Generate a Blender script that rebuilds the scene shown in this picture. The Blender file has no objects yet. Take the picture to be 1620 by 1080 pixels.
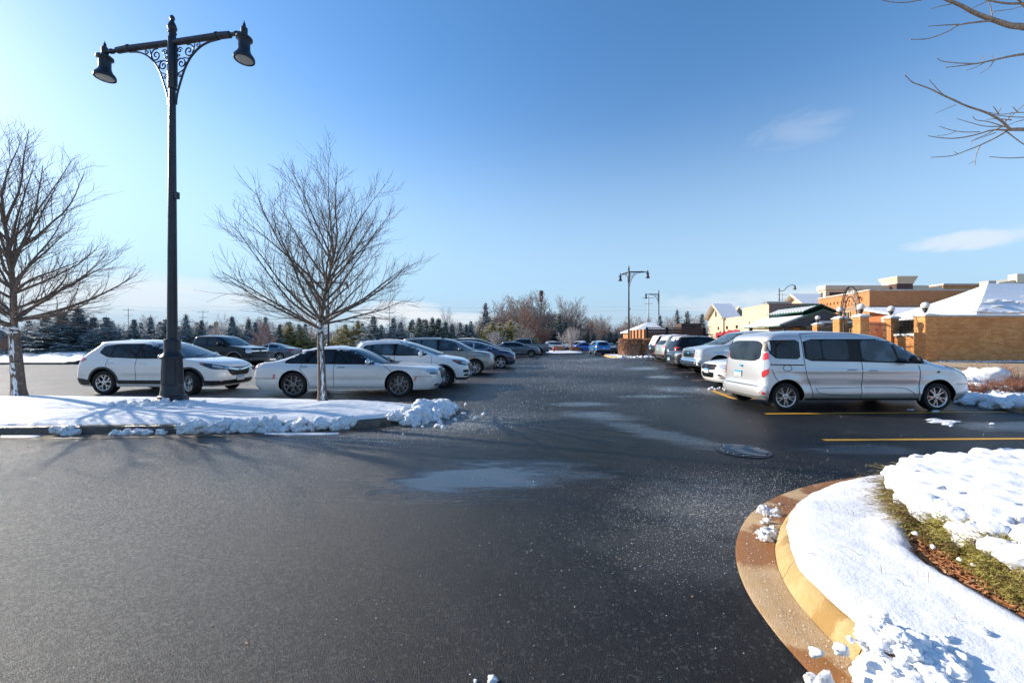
import bpy, bmesh, math, random
from mathutils import Vector, Matrix, noise
from mathutils.bvhtree import BVHTree
from math import sin, cos, pi, radians, sqrt, exp

R = random.Random(7)
sc = bpy.context.scene
col = sc.collection

# ------------------------------------------------------------------ camera, sky, sun, exposure
cam_d = bpy.data.cameras.new('camera'); cam = bpy.data.objects.new('camera', cam_d); col.objects.link(cam)
cam.location = (0, 0, 1.6); cam.rotation_euler = (radians(90), 0, 0)
cam_d.lens = 14; cam_d.sensor_width = 36; cam_d.clip_start = 0.05; cam_d.clip_end = 6000
sc.camera = cam
sc.cycles.use_denoising = True; sc.cycles.caustics_reflective = False; sc.cycles.caustics_refractive = False
SUN_EL, SUN_AZ = radians(23), radians(-70)          # azimuth from +Y towards +X
world = bpy.data.worlds.new('World'); sc.world = world; world.use_nodes = True
sun_d = bpy.data.lights.new('sun', 'SUN'); sun = bpy.data.objects.new('sun', sun_d); col.objects.link(sun)
sun_d.energy = 4.0; sun_d.angle = radians(0.53); sun_d.color = (1.0, 0.88, 0.72)
sdir = Vector((sin(SUN_AZ) * cos(SUN_EL), cos(SUN_AZ) * cos(SUN_EL), sin(SUN_EL)))
sun.rotation_euler = sdir.to_track_quat('Z', 'Y').to_euler(); sun.location = sdir * 60
sc.view_settings.view_transform = 'Standard'; sc.view_settings.look = 'None'
sc.view_settings.exposure = 0.90; sc.view_settings.gamma = 1.0; sc.view_settings.use_curve_mapping = False

# ------------------------------------------------------------------ node helpers
class NT:
    def __init__(s, tree):
        s.t = tree; s.n = tree.nodes; s.l = tree.links
    def new(s, typ, **kw):
        nd = s.n.new(typ)
        for k, v in kw.items():
            if k == 'inp':
                for kk, vv in v.items():
                    s.set(nd.inputs[kk], vv)
            else:
                setattr(nd, k, v)
        return nd
    def set(s, sock, v):
        if isinstance(v, bpy.types.NodeSocket): s.l.new(v, sock)
        else: sock.default_value = v
    def math(s, op, a, b=0.0, c=None, clamp=False):
        nd = s.new('ShaderNodeMath', operation=op, use_clamp=clamp)
        s.set(nd.inputs[0], a); s.set(nd.inputs[1], b)
        if c is not None: s.set(nd.inputs[2], c)
        return nd.outputs[0]
    def ramp(s, v, a, b, ta=0.0, tb=1.0):
        nd = s.new('ShaderNodeMapRange', interpolation_type='SMOOTHSTEP')
        s.set(nd.inputs['Value'], v); s.set(nd.inputs['From Min'], a); s.set(nd.inputs['From Max'], b)
        s.set(nd.inputs['To Min'], ta); s.set(nd.inputs['To Max'], tb)
        return nd.outputs[0]
    def mix(s, f, a, b):
        nd = s.new('ShaderNodeMix', data_type='RGBA')
        s.set(nd.inputs[0], f); s.set(nd.inputs[6], a); s.set(nd.inputs[7], b)
        return nd.outputs[2]
    def noise(s, vec, scale, detail=3, rough=0.5, dist=0.0):
        nd = s.new('ShaderNodeTexNoise')
        if vec is not None: s.set(nd.inputs['Vector'], vec)
        nd.inputs['Scale'].default_value = scale; nd.inputs['Detail'].default_value = detail
        nd.inputs['Roughness'].default_value = rough; nd.inputs['Distortion'].default_value = dist
        return nd.outputs['Fac']
    def voro(s, vec, scale, feature='F1', out='Distance'):
        nd = s.new('ShaderNodeTexVoronoi', feature=feature)
        s.set(nd.inputs['Vector'], vec); nd.inputs['Scale'].default_value = scale
        return nd.outputs[out]
    def sep(s, vec):
        nd = s.new('ShaderNodeSeparateXYZ'); s.set(nd.inputs[0], vec)
        return nd.outputs[0], nd.outputs[1], nd.outputs[2]
    def scalev(s, vec, x, y, z):
        nd = s.new('ShaderNodeVectorMath', operation='MULTIPLY'); s.set(nd.inputs[0], vec); nd.inputs[1].default_value = (x, y, z)
        return nd.outputs[0]
    def bump(s, h, dist, strength=1.0, normal=None):
        nd = s.new('ShaderNodeBump'); s.set(nd.inputs['Height'], h)
        nd.inputs['Distance'].default_value = dist; nd.inputs['Strength'].default_value = strength
        if normal is not None: s.set(nd.inputs['Normal'], normal)
        return nd.outputs[0]

# sky
w = NT(world.node_tree); w.n.clear()
sky = w.new('ShaderNodeTexSky', sky_type='NISHITA'); sky.sun_disc = False
sky.sun_elevation = SUN_EL; sky.sun_rotation = SUN_AZ
sky.air_density = 1.0; sky.dust_density = 0.3; sky.ozone_density = 2.0; sky.altitude = 200
tc = w.new('ShaderNodeTexCoord'); gv = tc.outputs['Generated']
dx, dy, dz = w.sep(gv)
def cloud_mask(cx, cy, sx, sy, thr, nscale, seed):
    # cx,cy: azimuth (rad, from +Y to +X) and elevation (rad) of the bank; sx,sy its half sizes
    az = w.math('ARCTAN2', dx, dy); el = w.math('ARCSINE', dz)
    a = w.math('DIVIDE', w.math('SUBTRACT', az, cx), sx); b = w.math('DIVIDE', w.math('SUBTRACT', el, cy), sy)
    r2 = w.math('ADD', w.math('MULTIPLY', a, a), w.math('MULTIPLY', b, b))
    nz = w.noise(w.scalev(gv, nscale, nscale, nscale * 3.2), 1.0, 6, 0.6, 0.3 + seed)
    v = w.math('SUBTRACT', w.math('ADD', nz, 0.5), w.math('MULTIPLY', r2, 0.5))
    return w.ramp(v, thr, thr + 0.38)
banks = [(-0.80, 0.085, 0.42, 0.055, 0.66, 5, .1, .6), (-0.27, 0.065, 0.14, 0.04, 0.6, 8, .2, .8), (-0.09, 0.05, 0.13, 0.028, 0.6, 9, .5, .6),
         (0.62, 0.41, 0.13, 0.05, 0.72, 7, .3, .15), (0.86, 0.165, 0.11, 0.022, 0.6, 7, .4, .55), (0.55, 0.085, 0.35, 0.05, 0.72, 5, .2, .5),
         (-1.6, 0.12, 0.5, 0.07, 0.6, 5, .1, .8), (1.9, 0.15, 0.5, 0.06, 0.65, 5, .15, .6), (3.0, 0.2, 0.4, 0.08, 0.65, 5, .15, .6)]
fac = 0.0
for (a, b, sx, sy, thr, ns, sd, amt) in banks:
    m = w.math('MULTIPLY', cloud_mask(a, b, sx, sy, thr, ns, sd), amt)
    fac = m if fac == 0.0 else w.math('MAXIMUM', fac, m)
adz = w.math('ABSOLUTE', dz)
tint = w.new('ShaderNodeVectorMath', operation='MULTIPLY', inp={0: sky.outputs[0], 1: (.985, 1.0, 1.01)})
hs = w.new('ShaderNodeHueSaturation', inp={'Saturation': w.ramp(dz, .12, .62, .98, 1.22), 'Value': 1.0, 'Color': tint.outputs[0]})
s1 = w.mix(w.ramp(adz, 0.0, 0.50, 0.92, 0.0), hs.outputs[0], (1.75, 2.75, 3.75, 1))
s2 = w.mix(w.ramp(adz, 0.0, 0.13, 0.75, 0.0), s1, (2.3, 2.85, 3.4, 1))
cc = w.mix(fac, s2, (4.0, 4.1, 4.25, 1))
bg = w.new('ShaderNodeBackground', inp={'Color': cc, 'Strength': 0.124})
wo = w.new('ShaderNodeOutputWorld'); w.l.new(bg.outputs[0], wo.inputs[0])

# ------------------------------------------------------------------ materials
def mat(name, color=(.5, .5, .5), rough=.6, metal=0.0, spec=.5, var=0.0, vscale=3.0, bump=0.0, bscale=40.0, coat=0.0, coat_r=.05, emis=None):
    m = bpy.data.materials.new(name); m.use_nodes = True
    t = NT(m.node_tree); p = t.n['Principled BSDF']
    c = (*color, 1)
    p.inputs['Base Color'].default_value = c; p.inputs['Roughness'].default_value = rough
    p.inputs['Metallic'].default_value = metal; p.inputs['Specular IOR Level'].default_value = spec
    if coat: p.inputs['Coat Weight'].default_value = coat; p.inputs['Coat Roughness'].default_value = coat_r
    tcn = t.new('ShaderNodeTexCoord').outputs['Object']
    if var:
        nz = t.noise(tcn, vscale, 5, .6)
        f = t.ramp(nz, .3, .7)
        lo = tuple(x * (1 - var) for x in color) + (1,); hi = tuple(min(1, x * (1 + var)) for x in color) + (1,)
        t.set(p.inputs['Base Color'], t.mix(f, lo, hi))
    else:
        nz = t.noise(tcn, 2.0, 2)
        t.set(p.inputs['Roughness'], t.ramp(nz, .2, .8, max(0.01, rough * .92), min(1, rough * 1.08)))
    if bump:
        t.set(p.inputs['Normal'], t.bump(t.noise(tcn, bscale, 4, .6), bump))
    return m, t, p

M = {}
def mk(name, *a, **k):
    M[name] = mat(name, *a, **k)[0]; return M[name]

def paint(name, color, metal=.0, rough=.35, dirt=.25):
    m, t, p = mat(name, color, rough, metal, coat=1.0, coat_r=.04)
    g = t.new('ShaderNodeTexCoord').outputs['Object']; x, y, z = t.sep(g)
    nz = t.noise(g, 3.5, 5, .65)
    # dried road salt on the lower panels
    d = t.math('MULTIPLY', t.ramp(z, .95, .3), t.ramp(nz, .35, .75), clamp=True)
    d = t.math('MULTIPLY', d, dirt)
    t.set(p.inputs['Base Color'], t.mix(d, (*color, 1), (.42, .41, .39, 1)))
    t.set(p.inputs['Coat Weight'], t.math('SUBTRACT', 1.0, t.math('MULTIPLY', d, 1.5), clamp=True))
    M[name] = m
    if sum(color) < .03: p.inputs['Coat IOR'].default_value = 1.22; p.inputs['Specular IOR Level'].default_value = .2
paint('paint_white', (.82, .83, .83), dirt=.15); paint('paint_cream_white', (.80, .80, .78), dirt=.15); paint('paint_pearl', (.76, .77, .76), .1, dirt=.18)
paint('paint_silver', (.60, .61, .63), .45, .32); paint('paint_gold_grey', (.30, .285, .26), .5, .34); paint('paint_navy', (.012, .022, .075), .3, .3)
paint('paint_dark', (.028, .032, .038), .3, .3, .12); paint('paint_grey', (.16, .18, .21), .4, .33, .3); paint('paint_black', (.007, .007, .009), .0, .25, .10)
paint('paint_slate', (.10, .12, .15), .4, .33, .3); paint('paint_blue', (.02, .19, .50), .2, .3, .15); paint('paint_bright_blue', (.03, .16, .62), .2, .3, .15)
paint('paint_taupe', (.10, .098, .095), .4, .34); paint('paint_green_grey', (.33, .37, .36), .4, .34)
mk('plastic', (.022, .023, .025), .55, var=.3, vscale=6, bump=.0006, bscale=300)
mk('gloss_black', (.006, .006, .007), .35, spec=.25)
mk('tyre', (.012, .012, .012), .8, var=.3, vscale=8, bump=.002, bscale=60)
mk('well', (.004, .004, .004), .95, spec=.1)
mk('chrome', (.75, .76, .78), .12, 1.0)
mk('rim_silver', (.55, .56, .58), .28, .9); mk('rim_dark', (.20, .20, .21), .3, .8)
mk('disc', (.12, .12, .12), .45, .8)
mk('plate', (.62, .64, .66), .4); mk('grate', (.30, .30, .30), .75); mk('plate_blue', (.02, .30, .60), .4); mk('plate_ink', (.05, .07, .18), .4)
mk('amber', (.75, .16, .02), .15, spec=.7); mk('red_lens', (.55, .01, .012), .12, spec=.7, coat=1.0); mk('clear_lens', (.55, .57, .6), .06, .35, coat=1.0)
mk('lamp_lens', (.50, .52, .48), .25, bump=.01, bscale=40)
mk('dark_lens', (.05, .055, .065), .05, .2, coat=1.0)
def glassmat(name, tint):
    m, t, p = mat(name, tint, .02, spec=.42)
    g = t.new('ShaderNodeTexCoord').outputs['Object']
    t.set(p.inputs['Base Color'], t.mix(t.ramp(t.noise(g, 2.2, 3), .4, .6), (*[c * .6 for c in tint], 1), (*[c * 1.5 for c in tint], 1)))
    M[name] = m
glassmat('glass_dark', (.012, .017, .023)); glassmat('glass', (.055, .085, .108))
mk('iron', (.018, .022, .030), .38, .15, bump=.0012, bscale=120, var=.25, vscale=5); mk('iron_fence', (.03, .028, .026), .5, .3)
mk('far_iron', (.03, .035, .045), .5)

# snow
def snowmat(name, bmp=.012, tint=(.86, .88, .91)):
    m, t, p = mat(name, tint, .55, spec=.25)
    g = t.new('ShaderNodeNewGeometry').outputs['Position']
    a = t.noise(g, 6.0, 6, .65); b = t.noise(g, 60.0, 4, .7); c = t.noise(g, 420, 2, .6)
    h = t.math('ADD', t.math('MULTIPLY', a, 1.0), t.math('ADD', t.math('MULTIPLY', b, .22), t.math('MULTIPLY', c, .05)))
    t.set(p.inputs['Normal'], t.bump(h, bmp * 3))
    t.set(p.inputs['Base Color'], t.mix(t.ramp(a, .3, .7), (tint[0] * .95, tint[1] * .95, tint[2] * .955, 1), (tint[0], tint[1], tint[2], 1)))
    M[name] = m
snowmat('snow'); snowmat('snow_dirty'); snowmat('snow_far', .03); snowmat('snow_soft', .006, (.88, .89, .91))

# asphalt
def asphalt():
    m, t, p = mat('asphalt', (.04, .04, .042), .5)
    g = t.new('ShaderNodeNewGeometry').outputs['Position']; x, y, z = t.sep(g)
    big = t.noise(g, .35, 5, .6, .4); mid = t.noise(g, 2.2, 5, .6); fine = t.noise(g, 130, 2, .7); grit = t.voro(g, 120); cell = t.new('ShaderNodeSeparateColor', inp={0: t.voro(g, 72, out='Color')}).outputs[0]
    streak = t.noise(t.scalev(g, .7, 2.6, 1), 1.4, 7, .7, .8)
    wet = t.math('ADD', t.math('MULTIPLY', t.ramp(x, -4.5, 1.0), .55), t.math('MULTIPLY', t.ramp(big, .38, .62), .55), clamp=True)
    old = t.math('MULTIPLY', t.ramp(y, 10.3, 10.9), t.ramp(x, -4.5, -8.5))
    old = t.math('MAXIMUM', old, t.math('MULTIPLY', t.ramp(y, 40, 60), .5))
    # puddles: (cx, cy, rx, ry, rotation, noise amount)
    pud = None
    for (cx, cy, rx, ry, ro, na, amt) in [(-.42, 4.70, 1.45, .72, .22, 1.5, .95), (1.9, 8.6, .9, .55, -.5, 1.6, .8), (2.5, 7.0, .45, 1.5, .55, 1.6, .62), (1.8, 10.2, .9, .4, 0, 1.5, .8),
                                     (5.9, 13.3, 1.3, .9, .1, 1.3, .9), (6.6, 17.5, .8, .8, .1, 1.3, .8), (7.2, 22, 1.0, 1.2, .0, 1.3, .9), (4.2, 11.6, 1.2, .35, .1, 1.5, .7),
                                     (9.5, 7.5, 1.4, .45, .05, 1.4, .75), (5.2, 5.9, 1.0, .3, 0, 1.5, .6)]:
        ax = t.math('SUBTRACT', x, cx); ay = t.math('SUBTRACT', y, cy)
        u = t.math('DIVIDE', t.math('ADD', t.math('MULTIPLY', ax, cos(ro)), t.math('MULTIPLY', ay, sin(ro))), rx)
        v = t.math('DIVIDE', t.math('SUBTRACT', t.math('MULTIPLY', ay, cos(ro)), t.math('MULTIPLY', ax, sin(ro))), ry)
        d = t.math('SQRT', t.math('ADD', t.math('MULTIPLY', u, u), t.math('MULTIPLY', v, v)))
        d = t.math('ADD', d, t.math('MULTIPLY', t.math('SUBTRACT', streak, .5), na * 1.35))
        k = t.math('MULTIPLY', t.ramp(d, 1.20, .40), amt)
        pud = k if pud is None else t.math('MAXIMUM', pud, k)
    dry = t.ramp(t.math('ADD', x, t.math('MULTIPLY', t.math('SUBTRACT', big, .5), 4.0)), -.5, -4.4)  # sun glare towards the left, painted in as paler stone colour
    base = t.mix(t.ramp(mid, .3, .7), (.010, .0105, .012, 1), (.017, .018, .020, 1))
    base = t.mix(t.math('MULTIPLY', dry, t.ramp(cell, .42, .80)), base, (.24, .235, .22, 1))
    base = t.mix(t.math('MULTIPLY', t.ramp(t.voro(g, 62), .30, .05), .7), base, (.008, .008, .009, 1))
    base = t.mix(t.math('MULTIPLY', t.ramp(cell, .80, 1.0), .6), base, (.085, .085, .083, 1))
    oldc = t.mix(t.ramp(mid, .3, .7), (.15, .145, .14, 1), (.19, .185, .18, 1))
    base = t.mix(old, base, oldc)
    # dried salt haze: broad pale stains
    sx = t.ramp(t.noise(g, .8, 6, .7, 1.0), .56, .74)
    base = t.mix(t.math('MULTIPLY', sx, t.math('MULTIPLY', t.ramp(y, 4, 12), .18)), base, (.25, .25, .25, 1))
    base = t.mix(t.math('MULTIPLY', pud, .8), base, (.050, .062, .080, 1))  # sky reflection in the puddles painted into the base as a bluish tint
    sp = t.ramp(t.noise(g, 48, 4, .8), .50, .66); brk = t.noise(g, 3.0, 5, .7)
    for (cx, cy, rx, ry, amt) in [(2.1, 3.9, .95, .75, .42), (1.4, 3.1, .8, .6, .2), (-1.3, 7.7, 1.5, .6, .6), (-3.2, 6.6, 1.6, .3, .3), (.2, 8.6, 1.6, .5, .25), (3.2, 14, 2.5, 1.4, .3), (4, 25, 4, 5, .4), (6.6, 33, 4, 3, .5), (6.4, 12.6, .9, .9, .7), (1, 16.5, 2, 1.5, .3)]:
        u = t.math('DIVIDE', t.math('SUBTRACT', x, cx), rx); v = t.math('DIVIDE', t.math('SUBTRACT', y, cy), ry)
        d = t.math('ADD', t.math('SQRT', t.math('ADD', t.math('MULTIPLY', u, u), t.math('MULTIPLY', v, v))), t.math('MULTIPLY', t.math('SUBTRACT', brk, .5), 2.2))
        base = t.mix(t.math('MULTIPLY', t.math('MULTIPLY', t.ramp(d, 1.4, .3), amt), t.math('ADD', t.math('MULTIPLY', sp, .75), .25)), base, (.50, .50, .49, 1))
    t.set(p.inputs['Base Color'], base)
    ro = t.math('SUBTRACT', t.ramp(x, -5, .5, .32, .46), t.math('MULTIPLY', wet, .10))
    ro = t.math('ADD', ro, t.math('MULTIPLY', old, .25))
    ro = t.mix(pud, t.new('ShaderNodeCombineColor', inp={0: ro, 1: ro, 2: ro}).outputs[0], (.10, .10, .10, 1))
    rs = t.new('ShaderNodeSeparateColor', inp={0: ro}).outputs[0]
    t.set(p.inputs['Roughness'], rs)
    t.set(p.inputs['Specular IOR Level'], t.math('MAXIMUM', t.ramp(x, -4.0, 1.5, 1.0, .13), t.math('MULTIPLY', pud, 1.0)))
    amp = t.math('MULTIPLY', t.math('SUBTRACT', 1.0, t.math('MULTIPLY', pud, .97)), t.math('SUBTRACT', 1.0, t.math('MULTIPLY', wet, .45)))
    h = t.math('MULTIPLY', t.math('ADD', t.math('MULTIPLY', fine, .8), t.math('ADD', t.math('MULTIPLY', t.ramp(grit, 0, .5), .4), t.math('MULTIPLY', cell, .5))), amp)
    t.set(p.inputs['Normal'], t.bump(t.math('MULTIPLY', h, t.ramp(x, -4, 1, 2.0, 1.0)), .018))
    M['asphalt'] = m
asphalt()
def linepaint():
    for nm, c in (('line_yellow', (.72, .36, .02)), ('line_faded', (.42, .26, .17))):
        m, t, p = mat(nm, c, .55)
        g = t.new('ShaderNodeNewGeometry').outputs['Position']
        wv = t.ramp(t.noise(g, 30, 5, .75), .56, .70)
        t.set(p.inputs['Base Color'], t.mix(wv, (*c, 1), (.06, .055, .05, 1)))
        M[nm] = m
linepaint()
# concrete kerb and gutter
def kerbmat(name, c1, c2, wetc, wscale=1.2, thr=.5):
    m, t, p = mat(name, c1, .7)
    g = t.new('ShaderNodeNewGeometry').outputs['Position']
    a = t.noise(g, 5, 6, .7); b = t.noise(g, wscale, 4, .5, .3); f = t.noise(g, 130, 3, .7)
    base = t.mix(t.ramp(a, .35, .65), (*c1, 1), (*c2, 1))
    base = t.mix(t.math('MULTIPLY', t.ramp(f, .55, .7), .35), base, (c1[0] * .5, c1[1] * .5, c1[2] * .5, 1))
    wt = t.ramp(b, thr - .02, thr + .03)
    t.set(p.inputs['Base Color'], t.mix(wt, base, (*wetc, 1)))
    t.set(p.inputs['Roughness'], t.ramp(b, thr - .02, thr + .03, .75, .3))
    cr = t.voro(g, 55); base2 = t.mix(t.ramp(cr, .25, .05, 0, .45), base, (c1[0] * .35, c1[1] * .33, c1[2] * .3, 1)); t.set(p.inputs['Base Color'], t.mix(wt, base2, (*wetc, 1)))
    t.set(p.inputs['Normal'], t.bump(t.math('ADD', t.math('MULTIPLY', f, 1.4), t.math('MULTIPLY', a, 2.2)), .008))
    M[name] = m
kerbmat('gutter', (.52, .34, .17), (.60, .42, .24), (.34, .135, .030), 1.5, .455)
kerbmat('kerb', (.62, .46, .22), (.52, .36, .15), (.44, .27, .09), 2.6, .54)
kerbmat('kerb_dark', (.17, .14, .11), (.10, .08, .065), (.06, .045, .035), 2.5, .48)
kerbmat('paving', (.46, .35, .22), (.52, .40, .27), (.26, .16, .085), .35, .60)
mk('bark', (.165, .12, .09), .85, var=.45, vscale=14, bump=.012, bscale=35)
mk('bark_light', (.30, .23, .17), .8, var=.3, vscale=20); mk('bark_far', (.31, .26, .23), .9, var=.3, vscale=1); mk('bark_pale', (.46, .42, .40), .9, var=.2)
mk('bark_rust', (.31, .205, .165), .9, var=.3)
mk('needles', (.10, .135, .095), .75, var=.45, vscale=1.2); mk('needles_blue', (.145, .185, .19), .75, var=.4, vscale=1.2); mk('needles_olive', (.32, .26, .06), .75, var=.4, vscale=1.5)
mk('juniper', (.29, .25, .06), .7, var=.5, vscale=9); mk('juniper_brown', (.16, .10, .045), .8, var=.4, vscale=9)
mk('mulch', (.38, .16, .065), .8, var=.55, vscale=30); mk('mulch_pale', (.42, .26, .14), .8, var=.4, vscale=30)
mk('grass_dry', (.30, .22, .12), .8, var=.3); mk('hedge', (.44, .24, .14), .85, var=.4, vscale=5)
mk('twig_red', (.26, .11, .065), .8, var=.3)
mk('siding_cream', (.60, .47, .335), .7, var=.06, vscale=.6); mk('siding_grey', (.17, .165, .165), .7, var=.1); mk('trim_cream', (.62, .54, .40), .6, var=.06)
mk('brown_panel', (.085, .045, .040), .7, var=.2); mk('fence_brown', (.075, .040, .038), .7, var=.25, vscale=2); mk('awning', (.30, .018, .035), .7, var=.15); mk('dark_gap', (.01, .01, .01), .9)
mk('roof_green', (.03, .12, .085), .45, .2, var=.2); mk('steel', (.30, .31, .33), .4, .7, var=.1); mk('tent', (.80, .81, .83), .55, var=.05); mk('orange_wall', (.52, .13, .035), .7, var=.1)
mk('hydrant', (.38, .02, .02), .4); mk('globe', (.62, .61, .58), .25, var=.04); mk('stone_cap', (.50, .47, .42), .8, var=.15); mk('white_paint', (.7, .7, .7), .5); mk('strap', (.35, .50, .06), .6)
mk('mortar', (.20, .11, .055), .9, var=.3); mk('wire', (.15, .16, .18), .6)

def brickmat(name, c1, c2, mort, sc_=1.0, band=None):
    m, t, p = mat(name, c1, .85)
    g = t.new('ShaderNodeNewGeometry'); pos = g.outputs['Position']; x, y, z = t.sep(pos)
    uu = t.math('ADD', x, y)
    v = t.new('ShaderNodeCombineXYZ', inp={0: uu, 1: z}).outputs[0]
    bk = t.new('ShaderNodeTexBrick', inp={'Vector': v, 'Color1': (*c1, 1), 'Color2': (*c2, 1), 'Mortar': (*mort, 1), 'Scale': 1.0, 'Mortar Size': .008, 'Brick Width': .30, 'Row Height': .10})
    colr = bk.outputs['Color']
    n2 = t.noise(pos, .9, 4, .6)
    colr = t.mix(t.math('MULTIPLY', t.ramp(n2, .4, .7), .35), colr, (c1[0] * .65, c1[1] * .6, c1[2] * .55, 1))
    if band:
        k = t.math('MULTIPLY', t.math('GREATER_THAN', z, band[0]), t.math('LESS_THAN', z, band[1]))
        colr = t.mix(t.math('MULTIPLY', k, .8), colr, (.25, .22, .17, 1))
    t.set(p.inputs['Base Color'], colr)
    t.set(p.inputs['Normal'], t.bump(bk.outputs['Fac'], -.01))
    M[name] = m
brickmat('brick_tex', (.62, .28, .11), (.50, .21, .08), (.34, .22, .13), band=(5.25, 5.6))
def brickgeo():
    m, t, p = mat('brick', (.5, .25, .09), .85)
    g = t.new('ShaderNodeNewGeometry'); rnd = g.outputs['Random Per Island']
    a = t.mix(rnd, (.62, .26, .08, 1), (.82, .40, .15, 1))
    n = t.noise(g.outputs['Position'], .8, 4)
    a = t.mix(t.math('MULTIPLY', t.ramp(n, .45, .7), .4), a, (.50, .20, .065, 1))
    t.set(p.inputs['Base Color'], a)
    t.set(p.inputs['Normal'], t.bump(t.noise(g.outputs['Position'], 60, 3), .004))
    M['brick'] = m
brickgeo()

def dirty():     # shovelled snow with grey grit towards the road
    m = M['snow_dirty']; t = NT(m.node_tree); p = t.n['Principled BSDF']; g = t.new('ShaderNodeNewGeometry').outputs['Position']; x, y, z = t.sep(g)
    k = t.math('MULTIPLY', t.ramp(t.noise(g, 18, 5, .7), .48, .66), t.ramp(z, .20, .0, .12, .75))
    src = p.inputs['Base Color'].links[0].from_socket
    t.set(p.inputs['Base Color'], t.mix(k, src, (.22, .20, .175, 1)))
dirty()
# ------------------------------------------------------------------ object helpers
def link_mesh(name, me, m=None, parent=None, loc=None, smooth=False, angle=None):
    o = bpy.data.objects.new(name, me); col.objects.link(o)
    if m is not None:
        if isinstance(m, (list, tuple)):
            for k in m: me.materials.append(M[k])
        else: me.materials.append(M[m])
    if parent is not None: o.parent = parent
    if loc is not None: o.location = loc
    if smooth:
        me.shade_smooth()
        if angle: me.set_sharp_from_angle(angle=radians(angle))
    return o
def thing(name, label, cat, loc=(0, 0, 0), rotz=0, group=None):
    o = bpy.data.objects.new(name, None); col.objects.link(o); o.empty_display_size = .2
    o.location = loc; o.rotation_euler = (0, 0, rotz)
    o['label'] = label; o['category'] = cat
    if group: o['group'] = group
    return o
def tag(o, label, cat, group=None):
    o['label'] = label; o['category'] = cat
    if group: o['group'] = group
    return o
def struct(o): o['kind'] = 'structure'; return o
def stuff(o, label=None, cat=None):
    o['kind'] = 'stuff'
    if label: o['label'] = label
    if cat: o['category'] = cat
    return o
def dup(root, loc, rotz=0, scale=None, label=None, group=None):
    r = root.copy(); col.objects.link(r); r.location = loc; r.rotation_euler = (0, 0, rotz)
    if scale is not None: r.scale = scale
    if label: r['label'] = label
    if group: r['group'] = group
    for ch in list(root.children):
        c = ch.copy(); col.objects.link(c); c.parent = r
        for g in list(ch.children):
            d = g.copy(); col.objects.link(d); d.parent = c
    return r

class MB:
    def __init__(s): s.v = []; s.f = []
    def add(s, vs, fs):
        b = len(s.v); s.v += [tuple(v) for v in vs]; s.f += [tuple(b + i for i in f) for f in fs]
    def box(s, x0, y0, z0, x1, y1, z1):
        s.add([(x0, y0, z0), (x1, y0, z0), (x1, y1, z0), (x0, y1, z0), (x0, y0, z1), (x1, y0, z1), (x1, y1, z1), (x0, y1, z1)],
              [(0, 3, 2, 1), (4, 5, 6, 7), (0, 1, 5, 4), (1, 2, 6, 5), (2, 3, 7, 6), (3, 0, 4, 7)])
    def obox(s, c, size, rz=0, mat3=None):
        hx, hy, hz_ = size[0] / 2, size[1] / 2, size[2] / 2
        m = mat3 if mat3 is not None else Matrix.Rotation(rz, 3, 'Z')
        vs = [Vector(c) + m @ Vector((a * hx, b * hy, d * hz_)) for d in (-1, 1) for a, b in ((-1, -1), (1, -1), (1, 1), (-1, 1))]
        s.add(vs, [(0, 3, 2, 1), (4, 5, 6, 7), (0, 1, 5, 4), (1, 2, 6, 5), (2, 3, 7, 6), (3, 0, 4, 7)])
    def tube(s, path, rad, n=8, cap=True, flat=1.0):
        path = [Vector(p) for p in path]
        if not isinstance(rad, (list, tuple)): rad = [rad] * len(path)
        d0 = (path[1] - path[0]).normalized()
        a = Vector((0, 0, 1)) if abs(d0.z) < .9 else Vector((1, 0, 0))
        u = d0.cross(a).normalized()
        vs, fs = [], []
        for i, p in enumerate(path):
            d = (path[min(i + 1, len(path) - 1)] - path[max(i - 1, 0)])
            d = d.normalized() if d.length > 1e-9 else d0
            u = (u - d * u.dot(d)); u = u.normalized() if u.length > 1e-6 else d.orthogonal().normalized()
            v = d.cross(u)
            for k in range(n):
                t = 2 * pi * k / n
                vs.append(p + (u * cos(t) + v * sin(t) * flat) * rad[i])
        for i in range(len(path) - 1):
            for k in range(n):
                fs.append((i * n + k, i * n + (k + 1) % n, (i + 1) * n + (k + 1) % n, (i + 1) * n + k))
        if cap and n > 2:
            fs.append(tuple(range(n - 1, -1, -1))); fs.append(tuple((len(path) - 1) * n + k for k in range(n)))
        s.add(vs, fs)
    def lathe(s, prof, n=24, c=(0, 0, 0), axis='Z', shape=None, seg=None):
        vs, fs = [], []; c = Vector(c)
        for (r, h) in prof:
            for k in range(n):
                t = 2 * pi * k / n; rr = r * (shape(t) if shape else 1)
                if axis == 'Z': p = (rr * cos(t), rr * sin(t), h)
                elif axis == 'Y': p = (rr * cos(t), h, rr * sin(t))
                else: p = (h, rr * cos(t), rr * sin(t))
                vs.append(c + Vector(p))
        for i in range(len(prof) - 1):
            for k in range(n):
                fs.append((i * n + k, i * n + (k + 1) % n, (i + 1) * n + (k + 1) % n, (i + 1) * n + k))
        fs.append(tuple(range(n - 1, -1, -1))); fs.append(tuple((len(prof) - 1) * n + k for k in range(n)))
        s.add(vs, fs)
    def mesh(s, name='m', fix=False):
        me = bpy.data.meshes.new(name); me.from_pydata(s.v, [], s.f); me.update()
        if fix:
            bm = bmesh.new(); bm.from_mesh(me); bmesh.ops.recalc_face_normals(bm, faces=bm.faces); bm.to_mesh(me); bm.free()
        return me
    def build(s, name, m, parent=None, loc=None, smooth=False, angle=40, fix=False):
        return link_mesh(name, s.mesh(name, fix), m, parent, loc, smooth, angle)

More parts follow.
